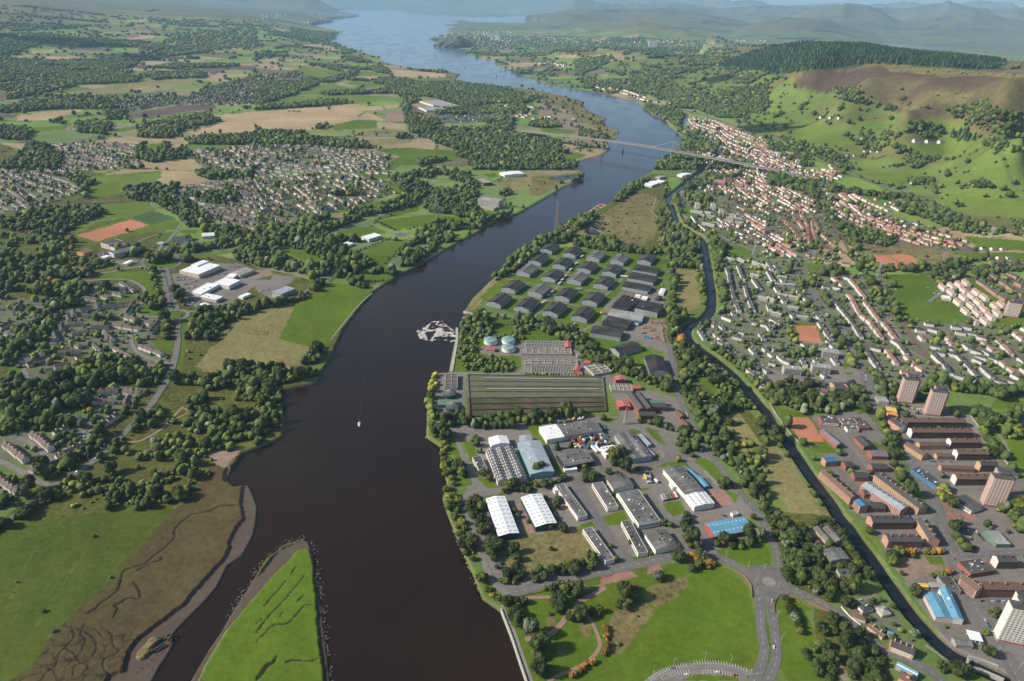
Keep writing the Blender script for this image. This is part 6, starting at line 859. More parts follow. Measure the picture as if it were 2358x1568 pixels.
shed('data_centre','white flat-roofed hall on the green riverside plot','office',"11: 968,612 1040,635 1152,598",8,1,'f','white','white2',win=((1,1,10,3,1.4),));shed('showroom','small white pyramid-topped pavilion left of the flat-roofed hall','pavilion',"11: 778,682 838,695 912,672",6,1.4,'h','white','white2');shed('leisure_centre','grey-blue roofed leisure centre with a glass front beside the green field','leisure centre',"11: 150,1115 235,1142 360,1090",10,1,'f','lgrey','bluegrey',vents=2,win=((0,2,4,3,2),));shed('leisure_wing','low wing in front of the grey-blue leisure centre','leisure centre',"11: 148,1145 230,1160 262,1125",7,1,'f','cream','bluegrey');shed('hospital','long many-storeyed pale slab building on the river bank','hospital',"11: 2042,262 2235,290 2255,268",24,1,'f','conc','lgrey',vents=5,win=((0,6,16,2.6,1.2,2),));shed('hospital_wing','low terrace block in front of the many-storeyed slab','hospital',"11: 2060,335 2190,355 2215,330",7,1,'f','cream','lgrey',win=((0,2,10,2.5,1.2),));shed('hotel','long brown hotel block by the roundabout above the river','hotel',"11: 2010,75 2100,120 2175,112",9,1,'f','brownbr','lgrey',vents=5);shed('distribution_shed','large white shed by the inlet with a blue side','warehouse',"11: 2243,20 2290,45 2475,32",9,1.5,'gx','white','white2')
shed('electronics_plant','wide white and grey factory roof with a raised left end among trees','factory',"10: 1505,930 1680,985 1835,965",10,1,'f','white','lgrey',vents=6);shed('electronics_plant','lower wing of the wide white factory with a white wall','factory',"10: 1495,985 1570,1018 1730,1000",9,1,'f','white','lgrey',vents=3)
shed('boatyard_shed','white boatyard shed group by the river above the open waste ground','shed',"21: 1205,130 1285,145 1330,100",6,1.6,'gx','white','white2',n=2);shed('boatyard_shed','white twin boatyard roof right of the first','shed',"21: 1300,105 1370,118 1395,95",6,1.6,'gx','white','white2',n=2);shed('boatyard_shed','larger white shed at the end of the river road','shed',"21: 1520,40 1570,52 1600,20",7,2,'gx','white','white2');shed('boatyard_shed','pale blue-grey shed near the river above the white ones','shed',"21: 1320,60 1360,70 1375,45",6,1.6,'gx','bluegrey','lgrey')
shed('sports_hall','white wide-roofed sports pavilion beside the tall grass pitches','pavilion',"31: 1615,1180 1690,1190 1680,1160",5,1,'f','cream','white2');shed('old_block','pink sandstone institutional block among white houses near the bridge','institution',"21: 1860,110 1960,120 1975,90",11,3,'gx','pink','pinktile',win=((0,3,10),));shed('old_block','buff rear wing of the pink sandstone block','institution',"21: 1965,100 2035,105 2030,65",10,3,'gx','stone','brownroof')
for s_,lab in[("20: 1255,440 1267,440 1267,432",'leftmost of three far white towers on the plain'),("20: 1281,440 1293,440 1293,432",'middle of three far white towers on the plain'),("20: 1307,440 1319,440 1319,432",'rightmost of three far white towers on the plain'),("10: 2155,378 2168,378 2168,370",'leftmost of three pale far towers beyond the castle rock'),("10: 2197,380 2210,380 2210,372",'middle of three pale far towers beyond the castle rock'),("10: 2222,382 2234,382 2234,374",'rightmost of three pale far towers beyond the castle rock')]:
 p=P(s_)[0];X,Y,z=at(*p);t=empty('far_tower',(X,Y,z),0,lab,'tower block','white towers on the far plain');obj('wall',MB().box(0,0,0,48,30,85).me('wall',M['white']),t);obj('roof',MB().box(3,3,85,45,27,90).me('roof',M['lgrey']),t)
# houses
HS=dict(wr=('white','redtile'),wp=('white','pinktile'),ws=('white','slate'),wb=('white','brownroof'),cg=('cream','dgrey'),bb=('brick','brownroof'),pb=('pink','redtile'),gg=('conc','lgrey'),wg=('white','grey'),cb=('cream','brownroof'),cr=('cream','redtile'),ps=('pink','slate'))
HL=dict(wr='white-walled terraced house with a red roof',wp='white-walled flats with a pale pink roof',ws='white house with a dark slate roof',wb='white terraced house with a brown tiled roof',cg='cream house with a dark grey roof',bb='brown brick house with a brown roof',pb='red-roofed pinkish brick house',gg='grey flat-roofed terraced house',wg='white house with a grey roof',cb='cream house with a brown roof',cr='cream house with a red roof',ps='pink-walled house with a slate roof')
H_=[]
rh=random.Random(11)
def addh(x,y,z,rot,L,W_,h,st,roof,where):H_.append((x,y,z,rot,L,W_,h,st,roof,where))
def rowh(where,st,L,W_,h,gap,*paths,roof='g',turn=0,jit=.6):
 for s_ in paths:
  X,Y,Z=[],[],[]
  for a,b in P(s_):x,y,z=at(a,b,4,3);X.append(x);Y.append(y);Z.append(z)
  q=np.stack([X,Y],1);D=np.r_[0,np.cumsum(np.hypot(*np.diff(q,axis=0).T))];n=max(1,int(round((D[-1]+gap)/(L+gap))));stp=D[-1]/n
  for k in range(n):
   s0=(k+.5)*stp;x=np.interp(s0,D,q[:,0]);y=np.interp(s0,D,q[:,1]);x1=np.interp(s0+1,D,q[:,0]);y1=np.interp(s0+1,D,q[:,1]);x0=np.interp(s0-1,D,q[:,0]);y0=np.interp(s0-1,D,q[:,1])
   r=math.atan2(y1-y0,x1-x0)+turn;off=rh.uniform(-jit,jit)
   addh(x-math.sin(r)*off,y+math.cos(r)*off,float(np.interp(s0,D,Z)),r,L if turn==0 else L,W_,h+rh.uniform(0,.5),st,roof,where)
A_='in the estate above the south bank road';B_='in the red-roofed terraces above the canal town';C_='in the rows between canal and main road';D_='on the far red-brick estate below the hill road'
rowh(A_,'wb',9,9,6.5,.5,"02: 45,955 245,1105","02: 300,860 470,1000","02: 490,870 625,800","02: 515,1085 780,960","02: 385,1195 555,1115","02: 905,480 1080,465","02: 1140,470 1290,490","02: 850,560 1050,560","02: 1150,610 1190,520","02: 545,705 740,715","02: 0,1280 170,1400","02: -150,1180 0,1280","02: 280,1180 340,1195")
rowh(A_,'wb',10,10,6.5,2,"02: 825,885 905,805","02: 920,790 1090,680")
rowh(A_,'wb',10,9,5.5,2.5,"02: 1050,70 1130,115 1260,185","02: 1310,200 1440,245","02: 1290,50 1500,130","01: 1150,1350 1390,1410","01: 1040,1420 1280,1465","01: 960,1480 1040,1568","01: 1370,1500 1460,1395","01: 1160,1330 1230,1225","02: 410,290 500,270","02: 500,245 630,215","02: 540,300 620,320","02: 700,170 760,150")
rowh(A_,'cg',12,8,5.5,1,"01: 740,1290 850,1270","01: 930,1260 1200,1225","01: 760,1340 1040,1340","01: 640,1415 760,1410","01: 850,1460 1010,1440","01: 660,1500 900,1480","01: 570,1410 570,1480","01: 620,1340 640,1385","01: 670,1290 690,1335","01: 890,1235 910,1285","01: 860,1050 1000,1030","01: 1110,1035 1240,1110","01: 780,1175 900,1190","01: 1040,1130 1130,1155","01: 240,1230 400,1240","01: 130,1310 200,1210","01: 0,1450 100,1410","01: 160,1410 290,1415","01: 1100,1090 1170,1090","01: 940,1160 1000,1180","01: 40,1500 150,1530","02: 250,225 500,130","02: 190,180 290,190","02: 280,360 400,420","02: 380,430 500,440","02: 60,530 190,520","02: 860,30 940,110","02: 540,110 740,100","01: 500,1490 520,1560","01: 980,1520 1000,1560","01: 330,1300 380,1290","02: 460,30 540,40","02: 690,40 740,60","02: 340,110 400,130")
rowh(B_,'wr',19,9,6,2.5,"31: 750,1000 900,1180","31: 770,1190 860,1340 940,1400 1050,1550","31: 895,1215 1030,1390","31: 1060,1400 1190,1568","31: 600,990 690,1070","31: 735,1150 790,1200","32: 1090,90 1190,215","32: 1265,140 1360,235","32: 2140,190 2280,310","32: 1230,290 1400,310","32: 1370,240 1440,290","32: 1960,0 2090,110","32: 2110,0 2250,130","32: 2190,60 2240,130","32: 1650,0 1720,60","31: 1570,1490 1680,1568","31: 1390,1520 1440,1568",roof='h')
rowh(B_,'ws',17,9,6,2.5,"31: 515,1125 640,1240 790,1420 860,1540","31: 650,975 750,995","31: 395,975 470,1050","31: 495,1075 575,1080","31: 590,1075 670,1090","32: 890,70 940,150 1020,260","32: 1205,30 1285,130","32: 1520,130 1640,240 1680,310","32: 1760,150 1920,320","32: 930,60 1060,90","32: 1500,50 1590,70","32: 1610,60 1700,80","32: 1535,105 1630,125","32: 1650,115 1750,140","32: 1870,90 1970,120","32: 1985,100 2040,130","32: 1910,145 2010,170","32: 2030,160 2120,190","32: 1970,250 2075,340","32: 1810,340 1900,360","32: 2100,370 2190,395","32: 2210,370 2300,395","32: 2240,310 2330,360","32: 1810,40 1860,80","32: 1720,320 1800,340","32: 1890,170 1980,210","31: 1350,1470 1460,1480","31: 1480,1460 1560,1480","31: 1440,1410 1530,1420","31: 1700,1440 1770,1450","31: 1790,1440 1870,1455","31: 1730,1490 1820,1505","31: 1830,1500 1930,1520","31: 1920,1530 2020,1560","32: 1150,0 1200,30","32: 2320,170 2358,200","32: 2340,260 2400,300",roof='h')
rowh(B_,'wr',17,9,6,2.5,"31: 2190,1450 2358,1568","31: 2330,1450 2500,1530",roof='h')
rowh(C_,'ws',15,9,6,2,"21: 1955,835 1975,900 2000,960 2015,1050 2040,1140 2060,1220 2095,1300","21: 2085,880 2135,1010","21: 2150,1070 2180,1180 2230,1300","21: 2030,1300 2060,1340","21: 2220,1000 2290,1100","31: 0,850 40,920","31: 50,870 90,900","31: 0,930 50,1020","31: 60,1070 100,1120","31: 110,1160 160,1220","31: 180,1290 250,1360","31: 290,1130 370,1210","31: 240,1090 290,1120","31: 430,1310 500,1380","31: 120,1000 150,1030","31: 0,1240 20,1290","31: 470,1400 590,1568",roof='g')
rowh(C_,'gg',22,8,5.5,1.5,"31: 60,940 150,955","31: 75,980 180,990","31: 60,1050 250,1060","31: 80,1145 290,1180","31: 0,1040 60,1050","31: 270,1220 400,1240","31: 160,1260 300,1280","31: 0,1310 150,1340","31: 270,1350 430,1370","31: 0,1180 50,1200","21: 1970,810 2060,830","21: 2080,815 2150,840","21: 2220,850 2280,870","21: 2190,960 2280,980","21: 2270,1170 2358,1190","21: 2290,870 2358,900","21: 1650,375 1750,390","21: 1770,385 1840,400","21: 1980,410 2080,420","21: 1710,410 1870,430","21: 1970,440 2110,450","21: 1960,470 2130,490","21: 1760,490 1860,510","21: 1860,480 1880,500",roof='g')
rowh(C_,'ws',13,8,6,1,"21: 1660,420 1700,480 1790,550","21: 1900,440 1950,480","21: 1970,480 2010,510","21: 2070,600 2130,620","21: 2200,600 2290,670","21: 1940,1350 2020,1380","21: 1830,1410 1880,1440","21: 1720,1470 1780,1560","21: 1900,1420 1950,1460","21: 1860,1500 1940,1568","22: 1850,20 1920,60","22: 1900,10 2000,60","22: 1960,100 2020,130","22: 2030,120 2130,160","22: 2080,190 2130,220","22: 2180,190 2220,220","22: 2170,270 2240,320","22: 2290,330 2340,360","22: 2270,410 2358,450","22: 2290,240 2358,290","21: 2000,1470 2150,1500","21: 2200,1400 2358,1430","21: 2030,1530 2150,1560","21: 2280,1500 2330,1568","32: 20,60 70,90","32: 0,110 60,150","32: 90,140 150,190","32: 150,190 200,210","32: 0,200 80,220","32: 310,170 350,240","32: 480,300 540,340","32: 370,370 520,390","32: 310,20 360,60","32: 390,50 500,70","32: 540,0 620,70","32: 330,90 420,110","32: 420,90 500,130","32: 430,170 460,210","32: 590,160 640,220","22: 2200,70 2240,120","22: 2310,60 2358,100","31: 20,1370 120,1420","31: 0,1440 50,1500")
rowh('among trees below the main junction','bb',13,9,6,3,"32: 150,420 300,430","32: 410,440 460,460","32: 480,460 550,480","32: 280,540 340,550","32: 550,490 640,530","32: 390,590 480,600","32: 20,420 90,430")
rowh('among the white flats beside the playing field','wp',27,9,8,3,*["31: %d,%d %d,%d"%(x,y,x+52,y+42)for x,y in((1585,1062),(1664,1048),(1735,1038),(1797,1020),(1662,1110),(1775,1088),(1895,1108),(1852,1142),(1775,1155),(1968,1155),(1910,1198),(2065,1235),(1725,1202),(1845,1232),(1965,1262),(1795,1282),(1900,1298),(2022,1332),(2085,1300),(1870,1372),(1972,1375),(2125,1222))],jit=0)
rowh('in the brown-roofed terraces right of the playing field','ps',26,9,7,2,"31: 1935,1025 2000,1065","31: 2005,1070 2120,1155","31: 2125,1155 2205,1205","31: 2130,1020 2260,1105","31: 2150,960 2250,1020","31: 2200,950 2310,1000","31: 2040,960 2130,1010","31: 2265,1025 2358,1080","31: 2275,1110 2358,1160","31: 1780,910 1900,890","31: 1920,905 2180,880","31: 2200,880 2358,890")
def est(where,poly,dA,dB,sp,L,W_,h,gap,sts,roof='g',occ=.9):
 g=np.zeros((RH,RW),np.uint8);q=P(poly);fill(g,q,1);a=at(*P(dA)[0],0,3);b=at(*P(dB)[0],0,3);r=math.atan2(b[1]-a[1],b[0]-a[0])
 V=np.array([at(x,y,0,3)for x,y in q]);cx,cy=V[:,0].mean(),V[:,1].mean();c,s_=math.cos(r),math.sin(r)
 U=(V[:,0]-cx)*c+(V[:,1]-cy)*s_;T=-(V[:,0]-cx)*s_+(V[:,1]-cy)*c
 t=T.min();k=0;XS=[]
 while t<T.max():
  u=U.min()+rh.uniform(0,L)
  while u<U.max():
   LL=L*rh.choice((1,1,1.5));bend=14*math.sin(u/90+k)
   XS.append((cx+u*c-(t+bend)*s_,cy+u*s_+(t+bend)*c,LL));u+=LL+gap*rh.uniform(.7,1.6)
  t+=sp*(1 if k%2 else.72);k+=1
 A=np.array(XS);Z=terrain(A[:,0],A[:,1]);px,py=proj(A[:,0],A[:,1],Z);ok=(samp(g,px,py)>0)&(samp(blk,px,py)==0)&(samp(wood,px,py)!=1)&(samp(water,px,py)==0)
 for i in np.nonzero(ok)[0]:
  if rh.random()<occ:
   rot=r+rh.choice((0,0,0,0,0,0,0,PI/2))+rh.uniform(-.05,.05)+.16*math.cos((A[i,0]-cx)/90);addh(A[i,0],A[i,1],float(Z[i]),rot,A[i,2],W_,h,rh.choice(sts),roof,where)
E1='on the southern hillside estates';E2='on the pink and white estate below the bridge road';E3='in the far riverside towns'
est(E1,"11: 0,80 700,20 1230,100 1310,210 1000,310 740,370 660,410 400,470 100,520 0,560 -250,400 -200,150","11: 800,240","11: 920,320",32,22,8,6,8,('cg','cg','cb','cg','wb'),occ=.7)
est(E1,"01: 1560,170 2358,60 2358,560 2100,500 1850,420","01: 1980,430","01: 2080,450",30,20,8,6,8,('cg','cb','cg','ws'),occ=.75)
est(E1,"01: -400,0 700,0 790,180 560,260 280,370 0,400 -400,600","01: 300,150","01: 480,230",30,11,8,4.5,4,('cg','cg','wb','cb','cg'))
est(E1,"00: 130,1480 500,1330 1000,1320 1280,1340 1250,1460 1300,1500 900,1568 100,1568","00: 800,1380","00: 900,1400",32,12,9,5,6,('cg','cg','wb','cb'));est(E1,"01: 0,1050 0,1200 -400,1300 -500,1000","01: -10,1100","01: -200,1150",34,14,8,5,5,('wb',))
est(E1,"10: -600,1400 0,1340 700,1350 1250,1430 1230,1600 -200,1640","10: 0,1400","10: 200,1430",34,18,9,6,10,('cg','wg','cb','cg'));est(E3,"00: 950,1000 1150,900 1400,880 1700,900 2000,780 2358,700 2358,960 2030,970 1650,960 1150,1040","00: 1500,950","00: 1600,930",45,15,10,6,9,('ws','wg','cb','cg','bb'));est(E3,"10: 0,700 430,660 430,720 620,760 0,970","10: 0,880","10: 100,860",45,15,10,6,9,('ws','wg','cb','cg','bb'))
est(E2,"21: 1680,150 1850,120 2100,60 2358,100 2358,340 2100,380 1950,200 1850,190 1700,200","21: 2100,230","21: 2250,330",32,12,8,5.5,5,('wr','pb','cr','wp','ws'),'h')
est(E2,"31: -800,-250 -400,-200 0,80 380,180 480,400 120,400 0,420 -400,100","31: 0,330","31: 120,400",30,12,8,5.5,5,('wr','pb','cr','wp','ws'),'h');est(E2,"31: 540,220 1200,250 1640,400 1640,430 1450,410 1180,400 1100,430 800,440 600,420","31: 700,300","31: 850,400",30,12,9,5.5,5,('wr','cr','wp'),'h')
est(E2,"31: 650,430 1200,440 1350,500 1850,650 1900,700 1780,725 1400,690 950,560 650,480","31: 900,480","31: 1150,560",30,13,9,5.5,5,('cr','pb','wr','cr'),'h');est(E2,"31: 110,430 300,420 500,450 590,560 690,790 600,820 430,700 150,590 100,500","31: 400,620","31: 470,740",28,11,9,5.5,4,('pb','bb','cb'),'h');est(E2,"31: 0,560 200,600 400,720 390,800 200,820 80,800 0,780 -500,500 -300,400 0,420","31: 0,600","31: 200,700",30,13,8,5.5,5,('ps','pb','wp','ws'))
est(E2,"31: 400,800 730,840 720,890 420,840","31: 450,840","31: 700,880",24,20,9,7,4,('cb',));est(E3,"20: 1620,1100 1700,1080 1900,1120 2358,1300 2358,1568 2200,1500 2000,1400 1900,1290 1640,1180","20: 1900,1270","20: 2100,1380",34,14,9,6,7,('wr','ws','pb','wp'));est(E3,"30: -200,1380 0,1300 100,1380 350,1500 330,1568 600,1568 500,1480 560,1500 700,1660 -100,1700","30: 100,1440","30: 300,1510",34,14,9,6,7,('wr','ws','pb','wp'))
est(E3,"20: 760,785 1000,820 1370,945 1330,960 1000,870 760,810","20: 900,820","20: 1200,900",60,24,11,8,12,('ws','wr'));est(E3,"20: 150,570 520,570 480,620 370,600","20: 200,570","20: 400,580",70,26,12,9,14,('ws','wr'),occ=.6);est(E3,"20: 0,300 100,390 600,400 1300,440 1750,380 2358,390 2358,370 1300,370 600,360 200,320","20: 200,380","20: 400,380",220,45,26,10,70,('ws','wg'),occ=.35);est(E3,"10: 1760,300 2358,290 2358,460 2000,450 1740,400","10: 1900,350","10: 2100,350",150,40,24,11,50,('ws','wg','cg'),occ=.35);est(E3,"10: 0,90 600,100 880,130 980,140 700,150 480,220 300,180 0,210","10: 300,150","10: 500,150",420,60,40,16,150,('ws','wg'),occ=.4);est(E3,"10: 1640,1070 2358,1050 2358,1110 1960,1130 1700,1130","10: 1700,1100","10: 1900,1110",50,26,14,7,12,('ws','wg'));est(E3,"20: -100,960 150,960 350,1080 0,1140","20: 0,1000","20: 200,1040",60,24,14,8,12,('ws','cb'),occ=.6)
for fx,fy in[(589.5+620/4,878/4),(770/4,492/4),(500/4,438/4),(589.5+1030/4,747/4),(1768.5+580/4,1095/4),(1768.5+740/4,1440/4),(1768.5+960/4,1405/4),(1768.5+1480/4,1318/4),(1768.5+2070/4,392+735/4),(1768.5+1400/4,392+128/4),(280/4,1310/4),(589.5+350/4,1030/4),(589.5+1150/4,1225/4),(1768.5+2130/4,392+820/4),(200/4,392+390/4),(200,392+76)]:
 x,y,z=at(fx,fy)
 for k in range(3):addh(x+(k%3-1)*26,y+(k//3)*20+rh.uniform(-3,3),z,.2,rh.uniform(12,20),9,5,rh.choice(('ws','cb','wg','wr')),'g','at a farm among the fields')
def hgeo(L,W_,h,roof):
 w,r=prism(L,W_,h,W_*.34,'h' if roof=='h' else 'gx',1,.4,.2)
 for q in(w,r):q.v=[(x-L/2,y-W_/2,z)for x,y,z in q.v]
 return w,r
HH=np.array([(a[0],a[1])for a in H_]);px,py=proj(HH[:,0],HH[:,1],np.array([a[2]for a in H_]));vis=(px>-5)&(px<2363)&(py>0)&(py<1575)
dist=np.hypot(HH[:,0],HH[:,1]);size=np.array([a[4]*a[6]for a in H_])/dist**2;order=np.argsort(-np.where(vis,size,0));near=set(order[:300].tolist())
print('houses',len(H_));NAMED={}
_hc={};win_q=MB()
cnt={}
for i,(x,y,z,rot,L,W_,h,st,roof,where)in enumerate(H_):
 if i not in near:continue
 Lr=round(L/3)*3;k=(Lr,W_,round(h),st,roof)
 if k not in _hc:
  w,r=hgeo(Lr,W_,h,roof);n=int(Lr/3)
  for s_ in(-1,1):
   for c in range(n):
    for lv in range(2 if h>5 else 1):xx=-Lr/2+(c+.5)*Lr/n;w.add([(xx-.6,s_*(W_/2+.04),1.2+lv*2.7),(xx+.6,s_*(W_/2+.04),1.2+lv*2.7),(xx+.6,s_*(W_/2+.04),2.5+lv*2.7),(xx-.6,s_*(W_/2+.04),2.5+lv*2.7)],[(0,1,2,3)],1)
  cm=MB()
  for c in range(max(1,Lr//10)):xx=-Lr/2+(c+.5)*Lr/max(1,Lr//10);cm.box(xx-.5,-.9,h+W_*.2,xx+.5,.9,h+W_*.34+1.5)
  _hc[k]=(w.me('wall',[M[HS[st][0]],M['glass']]),r.me('roof',M[HS[st][1]]),cm.me('chimney',M[HS[st][0]]))
 wm,rm,cm=_hc[k];lab=HL[st]+' '+where
 t=empty('house',(x,y,z-.1),rot,lab,'house','houses '+where+' of the '+{'wr':'white and red','wp':'white and pink','ws':'white and slate','wb':'white and brown','cg':'cream and grey','bb':'brown brick','pb':'red brick','gg':'grey','wg':'white and grey','cb':'cream and brown','cr':'cream and red','ps':'pink and slate'}[st]+' kind')
 obj('wall',wm,t);ro=obj('roof',rm,t)
 if roof=='g' or dist[i]<1300:obj('chimney',cm,ro)
mb=MB();mats=list(dict.fromkeys(v for s_ in HS.values()for v in s_));mi={m:k for k,m in enumerate(mats)}
for i,(x,y,z,rot,L,W_,h,st,roof,where)in enumerate(H_):
 p=(max(L,10),W_);c,s_=math.cos(rot),math.sin(rot)
 corners=[(x+u*c-v*s_,y+u*s_+v*c)for u,v in((-L/2-2,-W_/2-2),(L/2+2,-W_/2-2),(L/2+2,W_/2+2),(-L/2-2,W_/2+2))]
 if dist[i]<4500:fx,fy=proj(np.array([q[0]for q in corners]),np.array([q[1]for q in corners]),np.full(4,z));fill(blk,list(zip(fx,fy)),1)
 if i in near:continue
 w,r=hgeo(L,W_,h,roof)
 for q,m in((w,mi[HS[st][0]]),(r,mi[HS[st][1]])):
  mb.add([(x+vx*c-vy*s_,y+vx*s_+vy*c,z-.1+vz)for vx,vy,vz in q.v],q.f,m)
tag(obj('houses',mb.me('houses',[M[k]for k in mats])),'small houses packed along the streets of the farther estates and towns','houses',kind='stuff')
# the long bridge
def lift(base,top,z0=None):
 """height of a thing from its foot and top in the survey"""
 X,Y,z=at(*base);lo,hi=0,400
 for _ in range(30):
  m=(lo+hi)/2
  if proj(X,Y,z+m)[1]>top[1]:lo=m
  else:hi=m
 return X,Y,z,lo
bl_=[(P(s_)[0],z)for s_,z in(("20: 100,1222",34),("20: 613,1262",46),("20: 835,1284",50),("20: 1150,1325",53),("20: 1462,1373",50),("20: 1838,1440",46),("20: 2358,1545",38),("31: 250,35",34),("31: 490,118",30))]
bp=np.array([[*map(float,unp(p[0],p[1],z)),z]for p,z in bl_])
fit=np.polyfit(bp[:,0],bp[:,1],1);bp[:,1]=np.polyval(fit,bp[:,0])
def deck_at(x):return np.array([x,np.polyval(fit,x),np.interp(x,bp[:,0],bp[:,2])])
def deck_x(px,py):X,Y=unp(px,py,50);return float(X)
bx=bp[:,0];print('main span',np.linalg.norm(bp[2,:2]-bp[4,:2]));dr=np.array([1,fit[0]])/math.hypot(1,fit[0]);nr_=np.array([-dr[1],dr[0]])
BR=empty('bridge',(bp[2,0],bp[2,1],0),0,'long cable-stayed road bridge with two slim masts crossing the river','bridge');O_=Vector((bp[2,0],bp[2,1],0))
xs=np.linspace(bx[0],bx[-1],60);w=MB();s_=MB();rl=MB()
for a,b in zip(xs[:-1],xs[1:]):
 p,q=deck_at(a),deck_at(b);n=nr_
 def sec(c,k):return[(c[0]+n[0]*o-O_.x,c[1]+n[1]*o-O_.y,c[2]+z)for o,z in k]
 A=sec(p,((-15,0),(15,0),(15,-1.2),(6,-3.4),(-6,-3.4),(-15,-1.2)));B=sec(q,((-15,0),(15,0),(15,-1.2),(6,-3.4),(-6,-3.4),(-15,-1.2)))
 w.add(A+B,[(i,(i+1)%6,(i+1)%6+6,i+6)for i in range(6)])
 A=sec(p,((-13.5,.06),(-.8,.06),(.8,.06),(13.5,.06)));B=sec(q,((-13.5,.06),(-.8,.06),(.8,.06),(13.5,.06)));s_.add(A+B,[(0,1,5,4),(2,3,7,6)])
 for o in(-14.6,14.6):rl.bar(sec(p,((o,1.1),))[0],sec(q,((o,1.1),))[0],.25,1.2)
obj('deck',w.me('deck',M['conc']),BR);obj('road_surface',s_.me('road_surface',ASPH),BR);obj('railing',rl.me('railing',M['lgrey']),BR)
for k in(2,4):
 c=deck_at(bx[k]);m=obj('mast',MB().bar((c[0]-O_.x,c[1]-O_.y,c[2]),(c[0]-O_.x,c[1]-O_.y,c[2]+38),2.2).me('mast',M['conc']),BR)
 for sg_ in(-1,1):e=deck_at(c[0]+sg_*96*dr[0]);obj('stay_cable',MB().bar((c[0]-O_.x,c[1]-O_.y,c[2]+37),(e[0]-O_.x,e[1]-O_.y,e[2]+.5),.9).me('stay_cable',M['conc']),m)
for x in[deck_x(*P(q)[0])for q in("20: 210,1232","20: 350,1245","20: 485,1256","20: 613,1265","20: 1690,1415","20: 1838,1445","20: 1988,1475","20: 2140,1505","20: 2290,1535","31: 90,-10","31: 240,30")]+[bx[2],bx[4]]:
 c=deck_at(x);g_=max(0,gz(c[0],c[1]))-1;mb=MB();big=x in(bx[2],bx[4])
 for o in(-6,6):mb.bar((c[0]-O_.x+nr_[0]*o,c[1]-O_.y+nr_[1]*o,g_),(c[0]-O_.x+nr_[0]*o,c[1]-O_.y+nr_[1]*o,c[2]-3.3),3.6 if big else 2.6)
 obj('pier',mb.me('pier',M['conc']),BR)
# lattice pylons and masts
def lattice(name,lab,cat,base,top,w0,mat,arms=True,group=None,tk=.45):
 X,Y,z,h=lift(P(base)[0],P(top)[0]);t=empty(name,(X,Y,z),.3,lab,cat,group);m=MB();n=8;w1=w0*.12
 def wd(k):f=k/n;return(w0+(w1-w0)*f**.75)/2
 for k in range(n):
  a,b,z0,z1=wd(k),wd(k+1),h*k/n,h*(k+1)/n
  for i in range(4):
   c0=[(-1,-1),(1,-1),(1,1),(-1,1)][i];c1=[(-1,-1),(1,-1),(1,1),(-1,1)][(i+1)%4]
   m.bar((c0[0]*a,c0[1]*a,z0),(c0[0]*b,c0[1]*b,z1),tk*1.3);m.bar((c0[0]*a,c0[1]*a,z0),(c1[0]*b,c1[1]*b,z1),tk*.7);m.bar((c1[0]*a,c1[1]*a,z0),(c0[0]*b,c0[1]*b,z1),tk*.7);m.bar((c0[0]*b,c0[1]*b,z1),(c1[0]*b,c1[1]*b,z1),tk*.7)
 obj('lattice',m.me('lattice',M[mat]),t)
 if arms:
  for f in(.66,.8,.93):obj('cross_arm',MB().bar((0,-w0*.75,h*f),(0,w0*.75,h*f),.5,.9).me('cross_arm',M[mat]),t)
 return t
M['rust']=plain('rusty_steel',(.33,.25,.19),.7,.25,.5);M['galv']=plain('galvanised_steel',(.34,.35,.35),.6,.2,.5)
for a in[('electricity_pylon','very tall slim river-crossing pylon on the bank above the warehouses','pylon',"21: 405,600","21: 430,285",13,'rust'),('electricity_pylon','tall river-crossing pylon on the opposite bank at the wood edge','pylon',"11: 1662,400","11: 1657,215",17,'galv'),('electricity_pylon','shorter pylon in the green meadow in front of the tall opposite one','pylon',"11: 1662,500","11: 1660,415",10,'galv'),('electricity_pylon','rust coloured pylon in the scrub left of the canal','pylon',"21: 1562,685","21: 1572,575",9,'rust'),('electricity_pylon','bright orange-lit pylon in the dry field beside the red pitches','pylon',"31: 1605,868","31: 1640,755",10,'rust'),('electricity_pylon','pylon beside the railway at the corner of the football field','pylon',"31: 1010,978","31: 1045,842",10,'galv'),('electricity_pylon','pylon in the field below the hill road at the right','pylon',"31: 2048,625","31: 2082,520",10,'galv'),('electricity_pylon','pylon beside the road on the green wedge above the terraces','pylon',"21: 2225,790","21: 2250,650",9,'galv'),('electricity_pylon','pylon in the hedge below the hillside school','pylon',"11: 565,505","11: 570,420",8,'galv')]:lattice(*a,group=None,tk=.32)
lattice('radio_mast','grey lattice radio mast beside the yellow-marked yard of the pump station','mast',"22: 1040,770","22: 1058,620",5,'galv',False,tk=.3)
